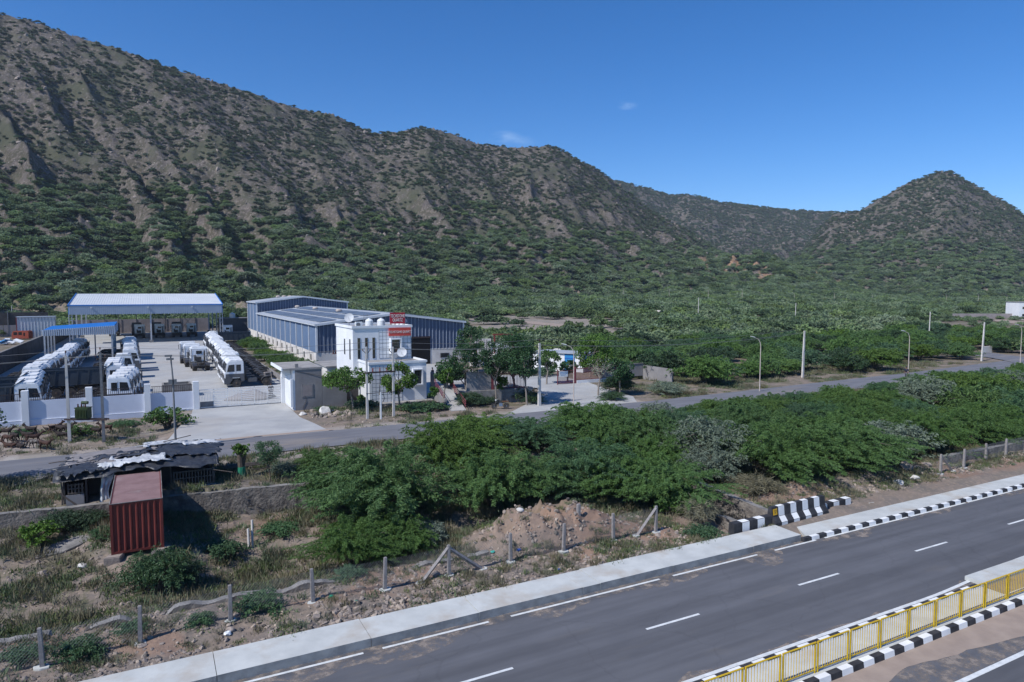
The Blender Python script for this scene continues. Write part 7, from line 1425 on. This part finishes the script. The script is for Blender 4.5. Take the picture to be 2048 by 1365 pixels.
# tufts of grass and weeds, gravel
def tuft(nm, seed, k, h, sp, w_, m):
    g = np.random.default_rng(seed); P = np.stack([g.normal(0, sp, k), g.normal(0, sp, k), np.zeros(k)], -1); D = np.stack([g.normal(0, .45, k), g.normal(0, .45, k), np.ones(k)], -1); V, F = quads(P, D, g.uniform(.5, 1.2, k) * h, np.full(k, w_), g); return bpy.data.objects.new(nm, arr_mesh(nm, V, F, [m]))
GL = lib('grass_lib', [tuft('tuft', 400 + i, [60, 60, 50, 40, 70][i], [.3, .35, .28, .45, .2][i], [.16, .2, .22, .14, .28][i], [.016, .018, .02, .012, .022][i], ['grass_green', 'grass_dry', 'grass_green', 'grass_dry', 'grass_green'][i]) for i in range(5)])
a = rng.uniform(-26, 120, 90000); n = rng.uniform(26.9, 77, 90000); g1 = fbm(a / 2.4, n / 2.4, 411, 4); g2 = fbm(a / 9, n / 9, 412, 2)
d = np.where((n > 60) & (a < 14), .3, 1) * np.where(n < 31.4, .14 + .6 * sst(.46, .66, g1), np.where(n < 53, .22 + .8 * sst(.44, .64, g1), .08 + .6 * sst(.5, .68, g1))) * (.35 + g2)
ok = rng.uniform(0, 1, len(a)) < d; rf = road_far(a); ok &= ~((n > rf - 6.3) & (n < rf + .5)) & ~((n > 59) & (n < 77) & (a > -.2) & (a < 13.4)) & ~((a > 30) & (a < 52) & (n > 58)) & ~((n > 76) & (a < 16)) & ~((a > 13.4) & (n > 70.5) & (a < 60)) & ~((a > 23.0) & (a < 37) & (n > 61.5) & (n < 70)) & ~((a > 31.3) & (n < 28.3)) & ~((a > -2.3) & (a < .3) & (n > 39) & (n < 46)) & ~((a > -5) & (a < 3.4) & (n > 45.3) & (n < 51)) & ~((a > 14.5) & (a < 24) & (n > 30.4) & (n < 34.6) & (rng.uniform(0, 1, len(a)) < .8)) & ~((a > 60) & (n > 60) & (n < 66) & (g1 < .5))
a, n = a[ok], n[ok]; z = H(a, n); s = rng.uniform(.6, 1.5, len(a)); s *= np.where(n > 33, 1.0, .7); scatter('grass', 'stuff', np.stack([a, n, z - .02], -1), rots(len(a)), np.stack([s, s, s * rng.uniform(.7, 1.3, len(a))], -1), GL)
def pebble(nm, seed, m, r_=1.0):
    g = random.Random(seed); bm = bmesh.new(); bmesh.ops.create_icosphere(bm, subdivisions=1, radius=r_)
    for v in bm.verts: v.co *= g.uniform(.7, 1.2); v.co.z *= .65
    me = bpy.data.meshes.new(nm); bm.to_mesh(me); bm.free(); me.materials.append(MT[m]); return bpy.data.objects.new(nm, me)
RL = lib('hill_rock_lib', [pebble('hill_rock', 540 + i, ['scrub_rock', 'scrub_rock', 'rock', 'scrub_rock'][i]) for i in range(4)]); k = len(HILLROCK[1]); scatter('scree', 'stuff', HILLROCK[0], rng.uniform(0, 6.28, (k, 3)), np.repeat(HILLROCK[1][:, None], 3, 1) * rng.uniform(.6, 1.4, (k, 3)), RL)
PL = lib('gravel_lib', [pebble('pebble', 500 + i, ['rock', 'rock', 'rock', 'rubble_wall', 'rock', 'rock_tan', 'rock_tan', 'rubble_wall'][i]) for i in range(8)])
a = rng.uniform(-26, 100, 120000); n = 26.9 + 49 * rng.uniform(0, 1, 120000) ** 1.7; g1 = fbm(a / 1.8, n / 1.8, 421, 3)
heap = (((a - 19.2) / 4.6) ** 2 + ((n - 32.6) / 2.9) ** 2 < 1); pile = (((a - 15.6) / 2.9) ** 2 + ((n - 67.2) / 1.3) ** 2 < 1) | (((a - 7.5) / 2.6) ** 2 + ((n - 27.8) / .8) ** 2 < 1)
d = np.where(n < 32, .6 * sst(.38, .62, g1) + .3, .14 + .35 * sst(.5, .7, g1)) + .55 * heap + .8 * pile; rf = road_far(a)
ok = (rng.uniform(0, 1, len(a)) < d) & ~((n > rf - 6.1) & (n < rf + .1)) & ~((n > 59) & (a > -.2) & (a < 13.4)) & ~((a > 30) & (n > 58)) & ~((a > 31.3) & (n < 28.2)) & ~((a > 18) & (a < 37) & (n > 69)) & ~((a > -2.3) & (a < .3) & (n > 39) & (n < 46)) & ~((a > -5) & (a < 3.4) & (n > 45.3) & (n < 51))
pile = pile[ok]; a, n = a[ok], n[ok]; z = H(a, n); s = rng.uniform(.2, 1, len(a)) ** 3 * .13 + .016; s = np.where(pile & (n > 60), s * 3.2, np.where(pile, s * 1.3, s)); R3 = rng.uniform(0, 6.28, (len(a), 3)) * np.array([.15, .15, 1]); scatter('gravel', 'stuff', np.stack([a, n, z], -1), R3, np.stack([s, s, s], -1), PL)
# separate rocks one can point to
def rock(a, n, r_, m, label, seed, flat=.6):
    g = random.Random(seed); bm = bmesh.new(); bmesh.ops.create_icosphere(bm, subdivisions=3, radius=r_); q = [Vector((g.uniform(-1, 1), g.uniform(-1, 1), g.uniform(-1, 1))).normalized() for _ in range(9)]; dd = [g.uniform(.55, .85) for _ in q]
    for v in bm.verts:
        for p, dq in zip(q, dd):
            k = v.co.dot(p) - dq * r_
            if k > 0: v.co -= p * k
        v.co *= 1 + .06 * (vn(np.array(v.co.x * 6 / r_), np.array(v.co.y * 6 / r_ + v.co.z * 4 / r_), seed) - .5); v.co.z *= flat
    me = bpy.data.meshes.new('rock'); bm.to_mesh(me); bm.free(); me.materials.append(MT[m]); o = bpy.data.objects.new('rock', me); link(o); o.location = (a, n, hz(a, n) + r_ * .12); o.rotation_euler = (0, 0, g.uniform(0, 6)); tag(o, label, 'rock', 'loose rocks'); return o
for i, (px, py, z, r_, m, lb) in enumerate(((1797, 967, .5, .42, 'rock_pale', 'large pale boulder on the bank left of the short fence'), (1828, 958, .5, .38, 'rock_pale', 'flat pale boulder just right of the largest one on the bank'), (1812, 940, .6, .5, 'rock', 'brown rock slab leaning on the bank above the pale boulders'), (1852, 932, .6, .45, 'rock', 'brown boulder nearest the short fence'), (1770, 975, .5, .2, 'rock', 'small brown rock left of the pale boulders'), (1040, 1022, 1.6, .24, 'rock_pale', 'pale stone resting on top of the earth heap'), (460, 1262, .3, .2, 'rock', 'tan rock by the foot of the third fence post'), (872, 1150, .3, .25, 'rock', 'reddish rock under the left brace of the double-braced post'), (1316, 1072, .3, .2, 'rock', 'tan rock at the foot of the last braced fence post'), (285, 1293, .3, .18, 'rock', 'small rock beside the second fence post footing'), (650, 828, 1.65, .6, 'rock_pale', 'broken white slab standing in the rubble by the driveway'), (605, 830, 1.65, .45, 'rock_pale', 'pale broken block at the left end of the rubble'), (690, 828, 1.65, .4, 'rock', 'brown block at the right end of the rubble'), (625, 822, 1.65, .35, 'rock', 'grey block in the middle of the rubble'), (165, 1135, -.2, .3, 'rock_pale', 'pale rock in the weeds at lower left'), (85, 1150, -.1, .32, 'rock', 'rock pile stone in the weeds at far left'), (360, 1110, -.2, .25, 'rock', 'rock at the right foot of the container shadow'), (835, 1105, .2, .22, 'rock', 'rock behind the fence by the white plastic bag'))):
    a, n = AN(px, py, z) if z > 1.6 else ground_hit(px, py, 20)[:2]; rock(a, n, r_, m, lb, 600 + i, 1.3 if 'standing' in lb or 'slab lean' in lb else .6)
# litter
def bag(px, py, z, r_, m, label, seed, name='plastic_bag'):
    g = random.Random(seed); a, n = AN(px, py, z) if z > 1 else ground_hit(px, py, 20)[:2]; bm = bmesh.new(); bmesh.ops.create_icosphere(bm, subdivisions=2, radius=r_)
    for v in bm.verts: v.co *= g.uniform(.6, 1.25); v.co.z *= .5
    me = bpy.data.meshes.new(name); bm.to_mesh(me); bm.free(); me.materials.append(MT[m]); o = bpy.data.objects.new(name, me); link(o); o.location = (a, n, hz(a, n) + r_ * .3); tag(o, label, 'litter')
bag(850, 1112, .4, .16, 'plastic_white', 'torn white plastic bag on the low wall left of the braced posts', 1); bag(455, 1270, .3, .15, 'plastic_white', 'crumpled white paper on the verge by the third fence post', 2); bag(1037, 1102, .3, .12, 'plastic_blue', 'blue plastic scrap at the foot of the earth heap', 3); bag(985, 1106, .3, .13, 'plastic_teal', 'teal plastic scrap left of the earth heap', 4); bag(712, 1205, .3, .1, 'plastic_teal', 'small teal plastic scrap on the verge by the pavement', 5); bag(662, 1195, .3, .12, 'net_green', 'dark green plastic scrap beside the fourth fence post', 6); bag(611, 1042, .1, .12, 'plastic_white', 'white scrap on the bare path in the hollow', 7); bag(1118, 1141, .3, .08, 'plastic_blue', 'tiny blue scrap at the pavement edge', 8); bag(664, 824, 1.7, .3, 'plastic_blue', 'blue and white sack lying in the rubble by the driveway', 9); bag(1325, 772, 1.7, .3, 'plastic_white', 'white litter on the verge under the scrub', 10)
# ------------------------------------------------------------------ the air: even haze round the whole scene
hb = MB(); hb.box(-2600, 4200, -400, 4200, -9, 420); hm = bpy.data.materials.new('haze'); hm.use_nodes = True; hm.node_tree.nodes.remove(hm.node_tree.nodes['Principled BSDF'])
pvn = hm.node_tree.nodes.new('ShaderNodeVolumePrincipled'); pvn.inputs['Color'].default_value = (.70, .82, 1, 1); pvn.inputs['Density'].default_value = .00009; pvn.inputs['Anisotropy'].default_value = .1
hm.node_tree.links.new(pvn.outputs[0], hm.node_tree.nodes['Material Output'].inputs['Volume']); MT['haze'] = hm
tag(hb.build('haze', 'haze'), kind='stuff')
#@@PART6
